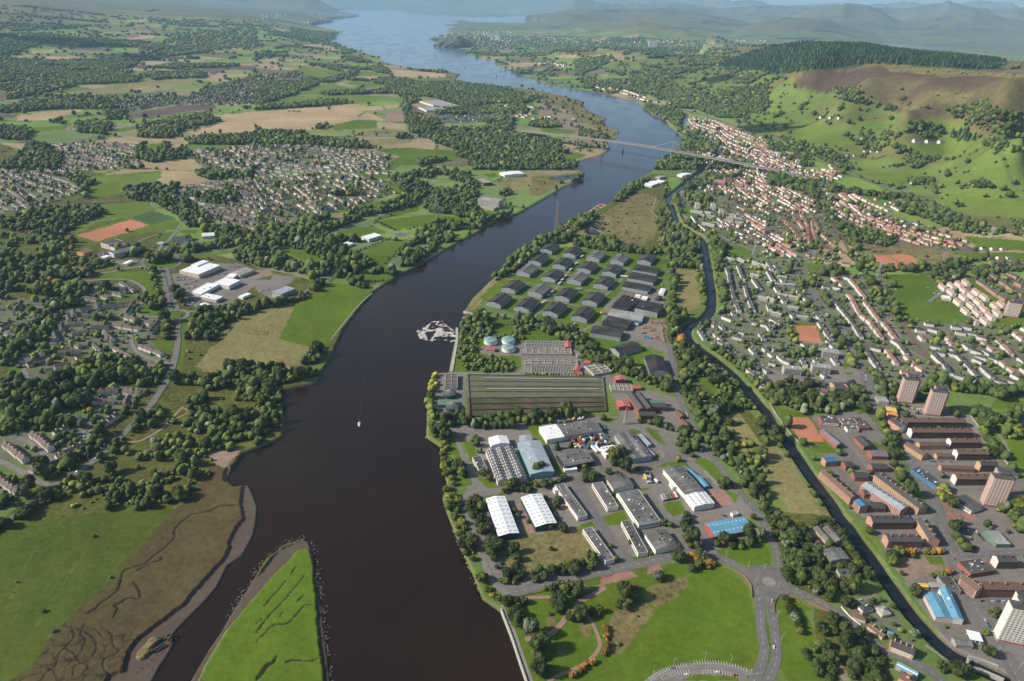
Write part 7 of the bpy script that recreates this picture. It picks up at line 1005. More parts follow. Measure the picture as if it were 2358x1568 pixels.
# street lamps and pitch floodlights
lm=MB().bar((0,0,0),(0,0,10),.28).bar((0,0,9.9),(1.6,0,10.3),.25).bar((1.4,0,10.3),(2.4,0,10.35),.5,.25).me('street_lamp',M['galv'])
for where,s_ in[('by the road above the riverside park',"23: 1265,440 1528,370 1970,430 2175,525 2320,545 2235,690 2250,780 2300,1240"),('round the curved car park at the bottom',"23: 1485,1430 1775,1380 2015,1400 2195,1520 1295,1535"),('along the south bank main road',"02: 970,1010 820,1110 660,1240 1070,900 1175,800 1270,700 1360,610 1440,520 180,1545"),('by the roundabout and the canal road',"33: 90,720 150,620 140,480 255,770 85,980 120,1200 415,1290 300,820"),('in the industrial estate',"22: 1440,1160 1415,960 1205,845 905,1230 1165,1170 1590,1040 1735,1055"),('along the main street of the town',"33: 1750,660 1720,330 2110,1320 1780,170 2310,1460; 32: 1110,560 960,520 1010,620"),('round the red pitches',"31: 990,850 1110,790 1165,820 1225,855 1280,890 1335,785 1390,820 1450,850 935,810")]:
 for k,(a,b)in enumerate(P(s_)):x,y,z=at(a,b,0,2);o=obj('street_lamp',lm,None,(x,y,z),k*1.3);tag(o,'grey street lamp '+where,'street lamp','street lamps '+where)
# river wall, park walls, moored and wrecked boats
def wallrun(name,lab,cat,path,w_,h,mat,z0=0,closed=False):
 X,Y=unp([p[0]for p in P(path)],[p[1]for p in P(path)],5);q=smooth_path(np.stack([X,Y],1),4);m=MB();o=q[0]
 for a,b in zip(q[:-1],q[1:]):m.bar((a[0]-o[0],a[1]-o[1],z0+h/2),(b[0]-o[0],b[1]-o[1],z0+h/2),w_,h)
 return tag(obj(name,m.me(name,M[mat]),None,(o[0],o[1],max(gz(o[0],o[1]),4)-5 if h>5 and 'river' not in name else 0)),lab,cat)
wallrun('river_wall','pale concrete river wall running along the park promenade','wall',"13: 2258,905 2358,1165; 23: 60,1345 143,1590",1.2,6,'conc');wallrun('river_wall','pale sloping stone revetment below the young trees of the treatment works','wall',"11: 1850,1450; 12: 1850,0 1832,100 1800,285",5,5.4,'conc')
wallrun('park_wall','curved red-brick wall along the roundabout side of the big lawn','wall',"23: 2080,575 2150,620 2200,700 2208,800",.6,6.8,'brick');wallrun('park_wall','low red-brick wall between the estate road and the park','wall',"23: 0,800 270,745 560,680 930,590",.5,6.2,'brick');wallrun('park_wall','red-brick curved wall round the top of the roadside lawn','wall',"33: 58,945 60,860 110,785 200,795 290,850",.5,6.4,'brick')
wallrun('fence','long pale security fence between the back courts and the park','fence',"32: 1835,690 2050,985 2255,1235",.3,7.5,'lgrey');wallrun('fence','pale fence along the canal side of the red pitch','fence',"32: 10,580 110,740 300,960 480,985",.3,7.5,'lgrey');wallrun('railing','red and white barrier along the closed lane by the roundabout','barrier',"33: 330,825 460,890 590,950",.5,6.1,'redroof');wallrun('garden_wall','white wall along the canal-side roadside cottages','wall',"33: 670,890 760,990 850,1060",.5,6.6,'white')
wallrun('outfall_pier','short stone outfall pier jutting from the bank above the white foam','pier',"11: 1912,1295 1995,1318",4,5,'conc');wallrun('lock_wall','white-edged concrete lock side at the end of the canal','wall',"33: 1840,1370 1850,1440 1960,1470 2170,1560",1.2,6.2,'conc');wallrun('lock_wall','pale far lock side below the filling station','wall',"33: 1840,1350 1980,1385 2120,1440",1.2,6.2,'conc')
X,Y=unp([1179+q/4 for q in(680,810,865,740)],[392+q/4 for q in(402,315,322,405)],1);m=MB();o=(float(X[0]),float(Y[0]));C4=[(float(a)-o[0],float(b)-o[1])for a,b in zip(X,Y)]
for k in range(5):f=k/4;a=[C4[0][i]*(1-f)+C4[1][i]*f for i in(0,1)];b=[C4[3][i]*(1-f)+C4[2][i]*f for i in(0,1)];m.bar((*a,1),(*b,1),4,3)
m.bar((*C4[0],1),(*C4[1],1),4,3.1);m.bar((*C4[3],1),(*C4[2],1),4,3.1);tag(obj('timber_dock',m.me('timber_dock',M['stone']),None,(*o,0)),'row of square abandoned timber dock pens on the bank below the waste ground','dock')
x,y=map(float,unp(589.5+950/4,784+775/4,0));t=empty('sailing_boat',(x,y,0),1.75,'small white sailing boat with bare mast under way in midstream','boat')
sec_=[(-6,1.2,.9),(-4,1.9,.95),(0,2.2,1.05),(3.5,1.5,1.25),(6.5,.08,1.6)];v=[]
for xx,hw,hh in sec_:v+=[(-xx,-hw,hh),(-xx,-hw*.6,-.3),(-xx,hw*.6,-.3),(-xx,hw,hh)]
f=[(i*4+j,i*4+(j+1)%4,i*4+4+(j+1)%4,i*4+4+j)for i in range(4)for j in range(4)]+[(0,1,2,3),(19,18,17,16)]
obj('hull',mesh('hull',v,f,M['white2']),t);obj('cabin',MB().box(-2,-1.1,1.05,2.6,1.1,1.9).me('cabin',M['white']),t);obj('mast',MB().bar((-.8,0,1),(-.8,0,12),.22).bar((-.8,0,2.6),(3.6,0,2.5),.3).me('mast',M['white2']),t);obj('furled_sail',MB().bar((-.6,0,3),(3.4,0,2.85),.5).me('furled_sail',M['dblue']),t)
wk=MB()
for a in(-.16,.30):
 for k in range(26):
  d0=8+k*5.5;wk.add([(x+math.sin(a)*d0-.5-rh.random(),y+math.cos(a)*d0,.03),(x+math.sin(a)*d0+.3+rh.random()*.6,y+math.cos(a)*d0,.03),(x+math.sin(a)*(d0+3)+.4,y+math.cos(a)*(d0+3),.03),(x+math.sin(a)*(d0+3)-.3,y+math.cos(a)*(d0+3),.03)],[(0,1,2,3)])
tag(obj('wake',wk.me('wake',plain('wake_water',(.040,.030,.025),.35,.3,.3))),kind='structure')
FOAM=plain('foam_white',(.7,.68,.64),.8,.2,1)
def foam(poly,n,cx,cy,rr_,seed):
 g_=np.zeros((RH,RW),np.uint8);fill(g_,P(poly),1);V=np.array([[*map(float,unp(a,b,0))]for a,b in P(poly)]);r_=np.random.default_rng(seed);X=r_.uniform(V[:,0].min(),V[:,0].max(),n);Y=r_.uniform(V[:,1].min(),V[:,1].max(),n);a,b=proj(X,Y,np.zeros(n))
 c0,c1=map(float,unp(*P('%s'%cx)[0],0));d_=np.hypot(X-c0,Y-c1)/rr_;rid=1-np.abs(2*fbm(X/16,Y/16,19,4)-1);ok=(samp(g_,a,b)>0)&(rid>.74+.24*d_+r_.uniform(-.1,.1,len(X)));X,Y=X[ok],Y[ok];q=MB()
 for px_,py_ in zip(X,Y):
  zz_=r_.uniform(.05,.6);s1,s2=r_.uniform(.25,.8,2);an=r_.uniform(0,3.1);c,s_=math.cos(an),math.sin(an);q.add([(px_+u*c*s1-v_*s_*s2*.6,py_+u*s_*s1+v_*c*s2*.6,zz_)for u,v_ in((-1,0),(0,-.8),(1,0),(0,.9))],[(0,1,2,3)])
 return q
q=foam("11: 1480,1480 1560,1440 1640,1390 1720,1390 1770,1440 1845,1490 1850,1600; 12: 1740,0 1680,15 1600,5; 11: 1510,1550",60000,"11: 1720,1500",None,75,4)
tag(obj('foam',q.me('foam',FOAM)),'white churned foam on dark water beside the treatment works bank','foam',kind='stuff')
def rocks(name,lab,paths,n,rad,seed,mat):
 r_=np.random.default_rng(seed);q=MB();v0,f0=I0
 for s_ in paths:
  pts=P(s_);X,Y=unp([p[0]for p in pts],[p[1]for p in pts],.6);D=np.r_[0,np.cumsum(np.hypot(np.diff(X),np.diff(Y)))]
  for k in range(int(n*D[-1]/100)):
   s1=r_.uniform(0,D[-1]);x_,y_=np.interp(s1,D,X)+r_.normal(0,rad),np.interp(s1,D,Y)+r_.normal(0,rad);e=r_.uniform(.5,1.5);vv=v0*e*(1+r_.uniform(-.3,.3,(len(v0),1)))*np.array((1,.8,.6))+np.array((x_,y_,.7));q.add(vv,[tuple(t_)for t_ in f0])
 tag(obj(name,q.me(name,mat)),lab,'rocks',kind='stuff')
import bmesh
_b=bmesh.new();bmesh.ops.create_icosphere(_b,subdivisions=1,radius=1);I0=(np.array([p.co[:]for p in _b.verts]),[[k.index for k in p.verts]for p in _b.faces]);_b.free()
rocks('boulders','dark boulders strewn round the tip and left side of the green spit',["13: 470,255 400,255 250,310 100,430 0,570; 03: 2330,620 2230,760 2150,900 2100,985","13: 500,300 550,450 585,700 640,1100 690,1568"],90,2.2,3,plain('dark_rock',(.10,.09,.08),.9,.4,.5))
rocks('boulders','broken stone along the riverside below the tree line of the estate',["12: 1572,890 1640,930 1700,960","13: 1810,180 1900,360 2000,590 2080,790"],60,1.5,5,plain('pale_rock',(.3,.27,.23),.9,.4,.5))
for s_,L,rz_,lab in[("03: 1480,1225",26,1.0,'hull ribs of a wrecked barge lying in the mud beside the reed bank')]:
 x,y=map(float,unp(*P(s_)[0],2));q=MB();n=22
 for k in range(n):
  a=2*PI*k/n;b=2*PI*(k+1)/n;f_=lambda a:(L/2*math.cos(a),L*.16*math.sin(a)*(1-.5*max(0,math.cos(a))**3),2.2)
  if k%7!=3:q.bar(f_(a),f_(b),1.0,2.6)
 tag(obj('wreck',q.me('wreck',M['wood']),None,(x,y,1.4),rz_),lab,'wreck')
x,y=map(float,unp(*P("03: 1560,1300")[0],1));q=MB().bar((0,0,-1),(0,0,2.6),.6).me('timber_pile',M['wood'])
for k in range(12):tag(obj('timber_pile',q,None,(x-k*2.6+8,y-k*5+30+rh.uniform(-1,1),0)),'rotten timber pile standing in the creek mud edge','pile','timber piles along the creek')
for k,s_ in enumerate(("20: 1020,1405","10: 1655,518","10: 2215,708","10: 1925,620","20: 400,560")[:4]):
 x,y=map(float,unp(*P(s_)[0],0));h=(22,26,22,22)[k];t=empty('beacon',(x,y,0),0,['dark channel beacon just below the bridge','dark channel beacon farthest out in the estuary','dark channel beacon nearest the castle rock side','dark channel beacon between the others in the estuary'][k],'beacon');obj('base',MB().lathe([(4,-2),(3.4,4),(2.6,h*.5)],10).me('base',M['dark']),t);obj('lantern',MB().lathe([(1.4,h*.5),(1.2,h*.8),(.3,h)],8).me('lantern',M['dark']),t)
for s_,L,lab in(("10: 1637,147",190,'largest of three pale ships anchored in the far estuary'),("10: 1583,141",160,'middle pale ship in the far estuary'),("10: 1492,147",150,'leftmost small pale ship in the far estuary')):
 x,y=map(float,unp(*P(s_)[0],0));t=empty('ship',(x,y,0),.1,lab,'ship');obj('hull',mesh('hull',[(-L/2,-14,0),(L/2-20,-14,0),(L/2-8,0,0),(L/2-20,14,0),(-L/2,14,0),(-L/2,-15,16),(L/2-14,-15,16),(L/2,0,18),(L/2-14,15,16),(-L/2,15,16)],[(0,1,6,5),(1,2,7,6),(2,3,8,7),(3,4,9,8),(4,0,5,9),(5,6,7,8,9)],M['white']),t);obj('superstructure',MB().box(-L*.3,-11,16,L*.25,11,34).box(-L*.1,-4,34,0,4,46).me('superstructure',M['white2']),t)
r_=np.random.default_rng(9);
_b=bmesh.new();bmesh.ops.create_icosphere(_b,subdivisions=4,radius=1);vv=np.array([p.co[:]for p in _b.verts]);ff=[[k.index for k in p.verts]for p in _b.faces];_b.free();x,y=map(float,unp(*P("10: 1825,432")[0],2));n_=fbm(vv[:,0]*3+5,vv[:,1]*3+vv[:,2]*2,8,4)[:,None];vv=vv*(.75+.5*n_)*np.array((270,190,110))+np.array((x,y,0));vv[:,2]+=35*np.exp(-((vv[:,0]-x-60)/90)**2)
tag(obj('castle_rock',mesh('castle_rock',vv,ff,sheet('rock_with_grass',(.10,.10,.075),scale=.02,var=.5,col2=(.05,.07,.03)))),'twin-humped volcanic rock on the estuary shore with trees on it','rock')
# vehicles
CARC=dict(white=(.7,.7,.7),silver=(.42,.43,.45),black=(.02,.02,.022),blue=(.04,.09,.28),red=(.42,.03,.025),grey=(.14,.145,.15),green=(.03,.12,.06))
def carmesh(nm,c):
 m=MB();P_=[(-2.1,.35),(-2.1,.85),(-1.5,.95),(-1.1,1.4),(.5,1.4),(1.1,.95),(2.1,.82),(2.15,.35)];n=len(P_)
 m.add([(x,-.85,z)for x,z in P_]+[(x,.85,z)for x,z in P_],[tuple(range(n)),tuple(range(2*n-1,n-1,-1))]+[(i,i+n,(i+1)%n+n,(i+1)%n)for i in range(n)])
 for s_ in(-1,1):m.add([(-1.35,s_*.87,.98),(-1.0,s_*.87,1.32),(.42,s_*.87,1.32),(.9,s_*.87,.98)],[(0,1,2,3)],1)
 m.add([(.53,-.75,1.4),(.53,.75,1.4),(1.12,.75,.97),(1.12,-.75,.97)],[(0,1,2,3)],1);m.add([(-1.53,-.75,.97),(-1.53,.75,.97),(-1.13,.75,1.4),(-1.13,-.75,1.4)],[(0,1,2,3)],1)
 for x in(-1.3,1.35):
  for y_ in(-.8,.8):m.add([(x+.33*math.cos(a*PI/4),y_+dy,.33+.33*math.sin(a*PI/4))for dy in(-.12,.12)for a in range(8)],[tuple(range(8)),tuple(range(15,7,-1))]+[(a,(a+1)%8,(a+1)%8+8,a+8)for a in range(8)],2)
 return m.me('car',[plain('car_paint_'+nm,c,.3,.05,.5,spec=.6),M['glass'],M['dark']])
CM={k:carmesh(k,c)for k,c in CARC.items()};CK=['white','silver','silver','black','blue','red','grey','grey','white','green']
def cars(where,path,n,turn=PI/2,fillp=.8):
 A3=[at(*p)for p in P(path)];pts=A3;X,Y=np.array([p[0]for p in A3]),np.array([p[1]for p in A3]);D=np.r_[0,np.cumsum(np.hypot(np.diff(X),np.diff(Y)))]if len(pts)>1 else np.array([0.])
 for k in range(n):
  if n>1 and rh.random()>fillp:continue
  s_=D[-1]*(k+.5)/n;x=float(np.interp(s_,D,X));y=float(np.interp(s_,D,Y));i=min(len(X)-2,int(np.searchsorted(D,s_,'right')-1))if len(X)>1 else 0;r=math.atan2(Y[i+1]-Y[i],X[i+1]-X[i])if len(X)>1 else 0
  c=rh.choice(CK);o=obj('car',CM[c],None,(x,y,gz(x,y)+.3),r+turn+rh.uniform(-.05,.05));tag(o,f'{c} car {where}','car',f'{c} cars {where}')
SCP='parked at the white shopping centre'
for s_,n in(("01: 1605,990 1740,985",11),("01: 1615,1015 1760,1005",11),("01: 1690,1060 1850,1010",12),("01: 1660,1105 1800,1070",11),("01: 1860,1000 1950,985",8),("01: 1960,960 2100,955",11),("01: 1980,930 2080,915",8),("01: 2100,890 2230,890",9),("01: 1690,1185 1820,1195",10),("01: 1700,1210 1790,1225",8),("01: 1840,1215 1940,1225",6)):cars(SCP,s_,n)
for w_,s_,n,tr in(('beside the pale riverside hospital slab',"11: 2040,205 2190,218",12,PI/2),('beside the pale riverside hospital slab',"11: 2275,262 2358,270",8,PI/2),('beside the pale riverside hospital slab',"11: 2280,290 2358,305",8,PI/2),('in the town car park',"33: 1825,150 1880,290",9,0),('in the town car park',"33: 1905,175 1990,290",9,0),('on the main street',"33: 1700,430 1830,620",6,0),('on the main street',"33: 1990,1000 2130,1230",8,0),('below the canal tenements',"33: 1110,356 1520,352",9,0),('at the big junction',"32: 880,280 900,330 890,470",6,0),('on the main street',"32: 1150,745 1205,900",5,0),('at the foot of the tower blocks',"32: 1290,625 1430,640",6,PI/2),('on the side street by the flat shops',"33: 1950,838 2340,835",8,0),('on the canal road',"33: 1170,1310 1400,1385",5,0),('behind the flat shops',"32: 1490,1118 1700,1120",7,0),('by the works offices',"22: 1602,665 1622,720",5,0),('in the curved car park',"23: 1480,1452 1482,1452",1,0),('in the curved car park',"23: 1890,1492 1892,1492",1,0),('in the curved car park',"23: 2050,1518 2052,1518",1,0),('in the curved car park',"23: 1605,1515 1607,1515",1,0),('outside the south bank terraces',"02: 220,975 345,1000",4,PI/2),('outside the south bank terraces',"02: 270,1060 320,1090",3,PI/2),('outside the south bank terraces',"02: 735,890 810,880",5,PI/2),('outside the south bank terraces',"02: 1040,505 1110,540",4,PI/2),('on the south bank main road',"02: 965,1030 430,1410",3,0),('on the twin road of the roundabout',"01: 1515,1080 1640,1270",4,0),('in the leisure centre car park',"11: 20,1120 130,1095",7,PI/2),('by the blue-roofed shed',"23: 1905,35 1970,55",3,0),('by the bottom right roundabout',"33: 30,640 60,1500",2,0),('at the edge of the tall grass pitch car park',"31: 1560,1130 1600,1180",5,0),('beside the cottages',"33: 840,825 890,815",2,0),('outside the dark terraces of the south bank',"01: 1260,1415 1340,1430",4,0),('at the library',"32: 1950,1410 2080,1400",5,PI/2)):cars(w_,s_,n,tr)
def lorry(lab,s_,rz_,L,col,group=None,cab=None):
 x,y=map(float,unp(*P(s_)[0],5));t=empty('lorry_trailer' if not cab else 'lorry',(x,y,5.3),rz_,lab,'trailer' if not cab else 'lorry',group);obj('box',MB().box(-L/2,-1.3,1.2,L/2,1.3,4).me('box',col),t);q=MB();q.box(-L/2+.3,-1,.7,L/2-.3,1,1.18)
 for a in(-L/2+1.2,-L/2+2.6,L/2-2):
  for s1 in(-1,1):q.box(a-.5,s1*1.1-.2,0,a+.5,s1*1.1+.2,1)
 obj('chassis',q.me('chassis',M['dark']),t)
 if cab:obj('cab',MB().box(L/2+.1,-1.2,.6,L/2+2.2,1.2,3.4).me('cab',M[cab]),t)
for k,(a,b)in enumerate(((60,1325),(290,1222),(370,1127),(440,1047),(463,1017),(490,985),(540,922),(590,867),(645,800))):lorry('white box trailer parked in the lanes between the gabled warehouses',f"21: {a},{b}",1.0,12,M['white2'],'white trailers between the warehouses')
lorry('dark blue lorry parked between the two lowest warehouse rows',"21: 337,1162",1.0,10,M['dblue'],None,'dblue');lorry('white articulated lorry near the long black sheds',"21: 1028,985",-.15,16,M['white2'],None,'white2');lorry('pale trailer beside the last warehouse of the third row',"21: 920,1070",1.2,12,M['lgrey']);lorry('flat pale trailer on the lane below the third warehouse row',"21: 615,1102",-.1,12,M['conc']);lorry('grey trailer at the lower lane bend',"21: 573,1428",1.1,11,M['lgrey']);lorry('white lorry crossing the bridge near the left mast',"20: 800,1320",-.2,14,M['white2'],None,'white2')if False else None
for k,s_ in enumerate(("22: 755,1012","22: 790,1010")):lorry(('left' if k==0 else 'right')+' one of two white trailers beside the skylit white shed',s_,-1.1,16,M['white2'])
lorry('blue and white long trailer in the cask yard',"21: 1250,1545",-.6,16,M['dblue']);lorry('white van body beside the office cube yard',"22: 1325,1305",-.9,6,M['white2'])
for k,(c,n_)in enumerate((('conc','grey container, leftmost of six in a row'),('lgrey','pale container second of six in a row'),('wgrey','dark grey container third of six in a row'),('green','green container fourth of six in a row'),('red','red container fifth of six in a row'),('white','white container at the right end of the row of six'))):
 x,y=map(float,unp(*P(f"22: {1385 + k * 24},{1452 - k * 5}")[0],6));t=empty('shipping_container',(x,y,5.3),.15,n_+' beside the lawn','container');obj('box',MB().box(-1.25,-6,0,1.25,6,2.7).me('box',M[c]),t);obj('door',unit_box('door',2.2,.12,2.3,M['dark']),t,(0,-6.05,1.35))
YC=[('white','white2'),('white','white2'),('blue','dblue'),('red','red'),('yellow','yellow'),('white','white'),('green','green'),('grey','lgrey'),('grey','wgrey'),('dark','dark')]
BX={k:MB().box(-3.5,-1.2,.9,1.5,1.2,3.3).box(1.8,-1.15,.5,3.6,1.15,2.7).box(-3.4,-1,.1,3.4,1,.8).me('truck',M[m])for k,m in YC}
g_=np.zeros((RH,RW),np.uint8);fill(g_,P("22: 510,905 760,860 860,850 930,890 920,960 700,990 600,990 560,950"),1);fill(g_,P("22: 400,735 480,720 700,700 740,712 560,750 420,765"),1);fill(g_,P("22: 830,730 870,800 900,850 870,860 820,770"),1);fill(g_,P("22: 1190,1210 1260,1200 1290,1290 1260,1330 1210,1310"),1)
for k in range(2600):
 a,b=1768.5*0+1179+rh.uniform(400,1290)/4,784+rh.uniform(700,1330)/4
 if samp(g_,np.array([a]),np.array([b]))[0]and rh.random()<.30:
  g_[int(b-RY0)-1:int(b-RY0)+2,int(a-RX0)-3:int(a-RX0)+4]=0;x,y=map(float,unp(a,b,6));n_,m_=rh.choice(YC);o=obj('truck',BX[n_],None,(x,y,5.3),rh.choice((.3,1.8,-.4,1.2))+rh.uniform(-.2,.2));tag(o,f'{n_} dismantled truck in the crowded breaker yards of the estate','truck',f'{n_} trucks in the breaker yards')
# goalposts, clouds
gp=MB().bar((-3.6,0,0),(-3.6,0,2.5),.3).bar((3.6,0,0),(3.6,0,2.5),.3).bar((-3.6,0,2.5),(3.6,0,2.5),.3).me('goalposts',M['white2'])
for s_,r_z in(("31: 1375,968",0),("31: 1470,1088",0),("31: 1530,1140",1.5),("31: 1572,1208",0),("31: 1722,1388",0),("31: 1177,1102",1.4)):x,y,z=at(*P(s_)[0]);tag(obj('goalposts',gp,None,(x,y,z),r_z),'white goalposts on the tall green playing field','goalposts','goalposts on the green playing field')
CLM=bpy.data.materials.new('cloud_white');nt,b=nodes(CLM);b.inputs['Base Color'].default_value=(.85,.86,.88,1);b.inputs['Roughness'].default_value=1
for(cx,cy,cz),(rx,ry)in((("30: 600,730",)*3,(420,300)),(("30: 60,1170",)*3,(230,110)),(("30: 1800,520",)*3,(800,200)),(("20: 1900,690",)*3,(260,200)),(("00: 500,380",)*3,(700,300)),(("00: 1200,520",)*3,(500,260))):
 X,Y,z=at(*P(cx)[0]);zc=1750;k=(zc-z)/math.tan(math.radians(34));X-=math.cos(math.radians(8))*k;Y-=math.sin(math.radians(8))*k;V,Fc=[],[];n=0
 for j in range(13):a=rh.uniform(0,6.3);d_=rh.random()**.6;e=rh.uniform(.16,.4);c=np.array((X+rx*d_*math.cos(a)*.8,Y+ry*d_*math.sin(a)*.8,zc+rh.uniform(-10,40)));v0=I0[0];V.append(v0*np.array((rx*e,ry*e,60+60*e))+c);Fc+=[[q+n for q in t_]for t_ in I0[1]];n+=len(v0)
 tag(obj('cloud',mesh('cloud',np.concatenate(V),Fc,CLM,smooth=True)),kind='structure')
# trees
def leafmat(name,gain=1.0):
 m=bpy.data.materials.new(name);nt,b=nodes(m);at_=N(nt,'ShaderNodeAttribute',attribute_name='tint');tc=N(nt,'ShaderNodeTexCoord');n=noise(nt,.5,tc.outputs['Object'],3,.7)
 c=mix(nt,1.0,at_.outputs['Color'],ramp(nt,n,[(.3,(.55,.55,.55)),(.7,(1.3,1.3,1.2))]),'MULTIPLY');oi=N(nt,'ShaderNodeObjectInfo')
 hs=N(nt,'ShaderNodeHueSaturation');nt.links.new(c,hs.inputs['Color']);mr=N(nt,'ShaderNodeMapRange');nt.links.new(oi.outputs['Random'],mr.inputs[0]);mr.inputs[3].default_value=.75;mr.inputs[4].default_value=1.3;nt.links.new(mr.outputs[0],hs.inputs['Value'])
 nt.links.new(hs.outputs[0],b.inputs['Base Color']);b.inputs['Roughness'].default_value=.85;b.inputs['Specular IOR Level'].default_value=.15
 return m
LEAF=leafmat('foliage');BARK=plain('bark',(.10,.075,.055),.9,.3,2)
rg=np.random.default_rng(5)
def ico(sub):
 import bmesh
 bm=bmesh.new();bmesh.ops.create_icosphere(bm,subdivisions=sub,radius=1);v=np.array([p.co[:]for p in bm.verts]);f=np.array([[q.index for q in p.verts]for p in bm.faces]);bm.free();return v,f
I1,I2,I3=ico(1),ico(2),ico(3)
def crown_leafy(seed,conifer=False):
 """unit crown (radius 1, centre 0): lumpy boughs plus a skin of many small leaf sprays"""
 r=np.random.default_rng(seed);V=[];Fc=[];T=[];n=0
 nb=9
 bl=[]
 for k in range(nb):
  a=r.uniform(0,2*PI);e=r.uniform(-.45,1);rad=r.uniform(.38,.6);d_=1-rad*.75
  c=np.array([math.cos(a)*d_*math.sqrt(max(0,1-e*e*.7)),math.sin(a)*d_*math.sqrt(max(0,1-e*e*.7)),e*d_*.85]);bl.append((c,rad,r.uniform(.7,1.25)))
 bl.append((np.zeros(3),.72,.7))
 for c,rad,sh in bl:
  v,f=I1;vv=v*rad*(1+r.uniform(-.2,.2,(len(v),1)))+c;V.append(vv);Fc.append(f+n);T.append(np.full(len(v),sh));n+=len(v)
  m=int(46*rad/.5);dd=r.normal(size=(m,3));dd/=np.linalg.norm(dd,axis=1,keepdims=True);p=c+dd*rad*r.uniform(.9,1.2,(m,1))
  for q,w in zip(p,dd):
   t1=np.cross(w,r.normal(size=3));t1/=np.linalg.norm(t1)+1e-9;t2=np.cross(w,t1)+w*r.uniform(-.7,.7);s_=r.uniform(.10,.2)
   V.append(np.array([q+t1*s_,q-t1*s_*.6+t2*s_,q-t2*s_]));Fc.append(np.array([[n,n+1,n+2]]));T.append(np.full(3,sh*r.uniform(.75,1.35)));n+=3
 return np.concatenate(V),np.concatenate(Fc),np.concatenate(T)
def crown_lump(seed,sub):
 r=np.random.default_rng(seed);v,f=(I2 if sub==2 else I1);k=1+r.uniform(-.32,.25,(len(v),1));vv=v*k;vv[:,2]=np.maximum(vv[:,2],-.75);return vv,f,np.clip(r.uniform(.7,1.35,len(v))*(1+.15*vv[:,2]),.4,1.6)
def crown_cone(seed):
 r=np.random.default_rng(seed);V=[];k=7
 for i,(rad,z)in enumerate(((.55,-1),(1,-.85),(.62,-.3),(.72,-.25),(.38,.35),(.42,.4),(.02,1.35))):a=np.arange(k)*2*PI/k+i*.4;q=rad*(1+r.uniform(-.2,.2,k));V.append(np.stack([q*np.cos(a),q*np.sin(a),np.full(k,z)+r.uniform(-.08,.08,k)],1))
 f=[(i*k+j,i*k+(j+1)%k,(i+1)*k+(j+1)%k)for i in range(6)for j in range(k)]+[(i*k+j,(i+1)*k+(j+1)%k,(i+1)*k+j)for i in range(6)for j in range(k)]
 return np.concatenate(V),np.array(f),r.uniform(.8,1.2,7*k)
waterN=water
TX=[]
def tint_for(k,x,y,n):
 base=np.array({1:(.044,.063,.019),2:(.062,.080,.025),3:(.040,.068,.036),4:(.044,.064,.02),5:(.095,.112,.026),6:(.060,.085,.028),7:(.070,.092,.030),8:(.080,.095,.034),9:(.21,.115,.03)}[k])
 g=fbm(x/60,y/60,70,3)[:,None];j=rg.uniform(.7,1.35,(n,1));c=base*j*(.6+.8*g);o=rg.uniform(0,1,n)
 y_=(o<.14)&(k!=3);c[y_]=c[y_]*np.array((1.9,1.6,1.0));a=(o>.999)&(k in(1,2,4,6));c[a]=np.array((.22,.11,.03))*j[a];s_=(o>.93)&(o<.96)&(k in(1,2));c[s_]=np.array((.12,.14,.09))*j[s_]
 return c
HZ=dict();zcache=None
def scatter(r0,r1,sp):
 """jittered lattice between two distances"""
 W_=.98*r1 if r0>1500 else 1.25*r1+150
 nx=int(2*W_/sp);ny=int(r1/sp);X,Y=np.meshgrid(np.arange(nx)*sp-W_,np.arange(ny)*sp+100);X=X+rg.uniform(-.48,.48,X.shape)*sp;Y=Y+rg.uniform(-.48,.48,Y.shape)*sp
 X=X.ravel();Y=Y.ravel();r=np.hypot(X,Y);m=(r>=r0)&(r<r1);X,Y=X[m],Y[m]
 px,py=proj(X,Y,5.0);m=(px>-140)&(px<2500)&(py<1680)&(py>-60);X,Y=X[m],Y[m]
 Z=terrain(X,Y,True);px,py=proj(X,Y,Z);m=(px>-120)&(px<2480)&(py>1)&(py<1660);return X[m],Y[m],Z[m],px[m],py[m]
DENS={1:.93,2:.62,3:.95,4:.035,5:.95,6:.22,7:1.0,8:.13}
tot=[]
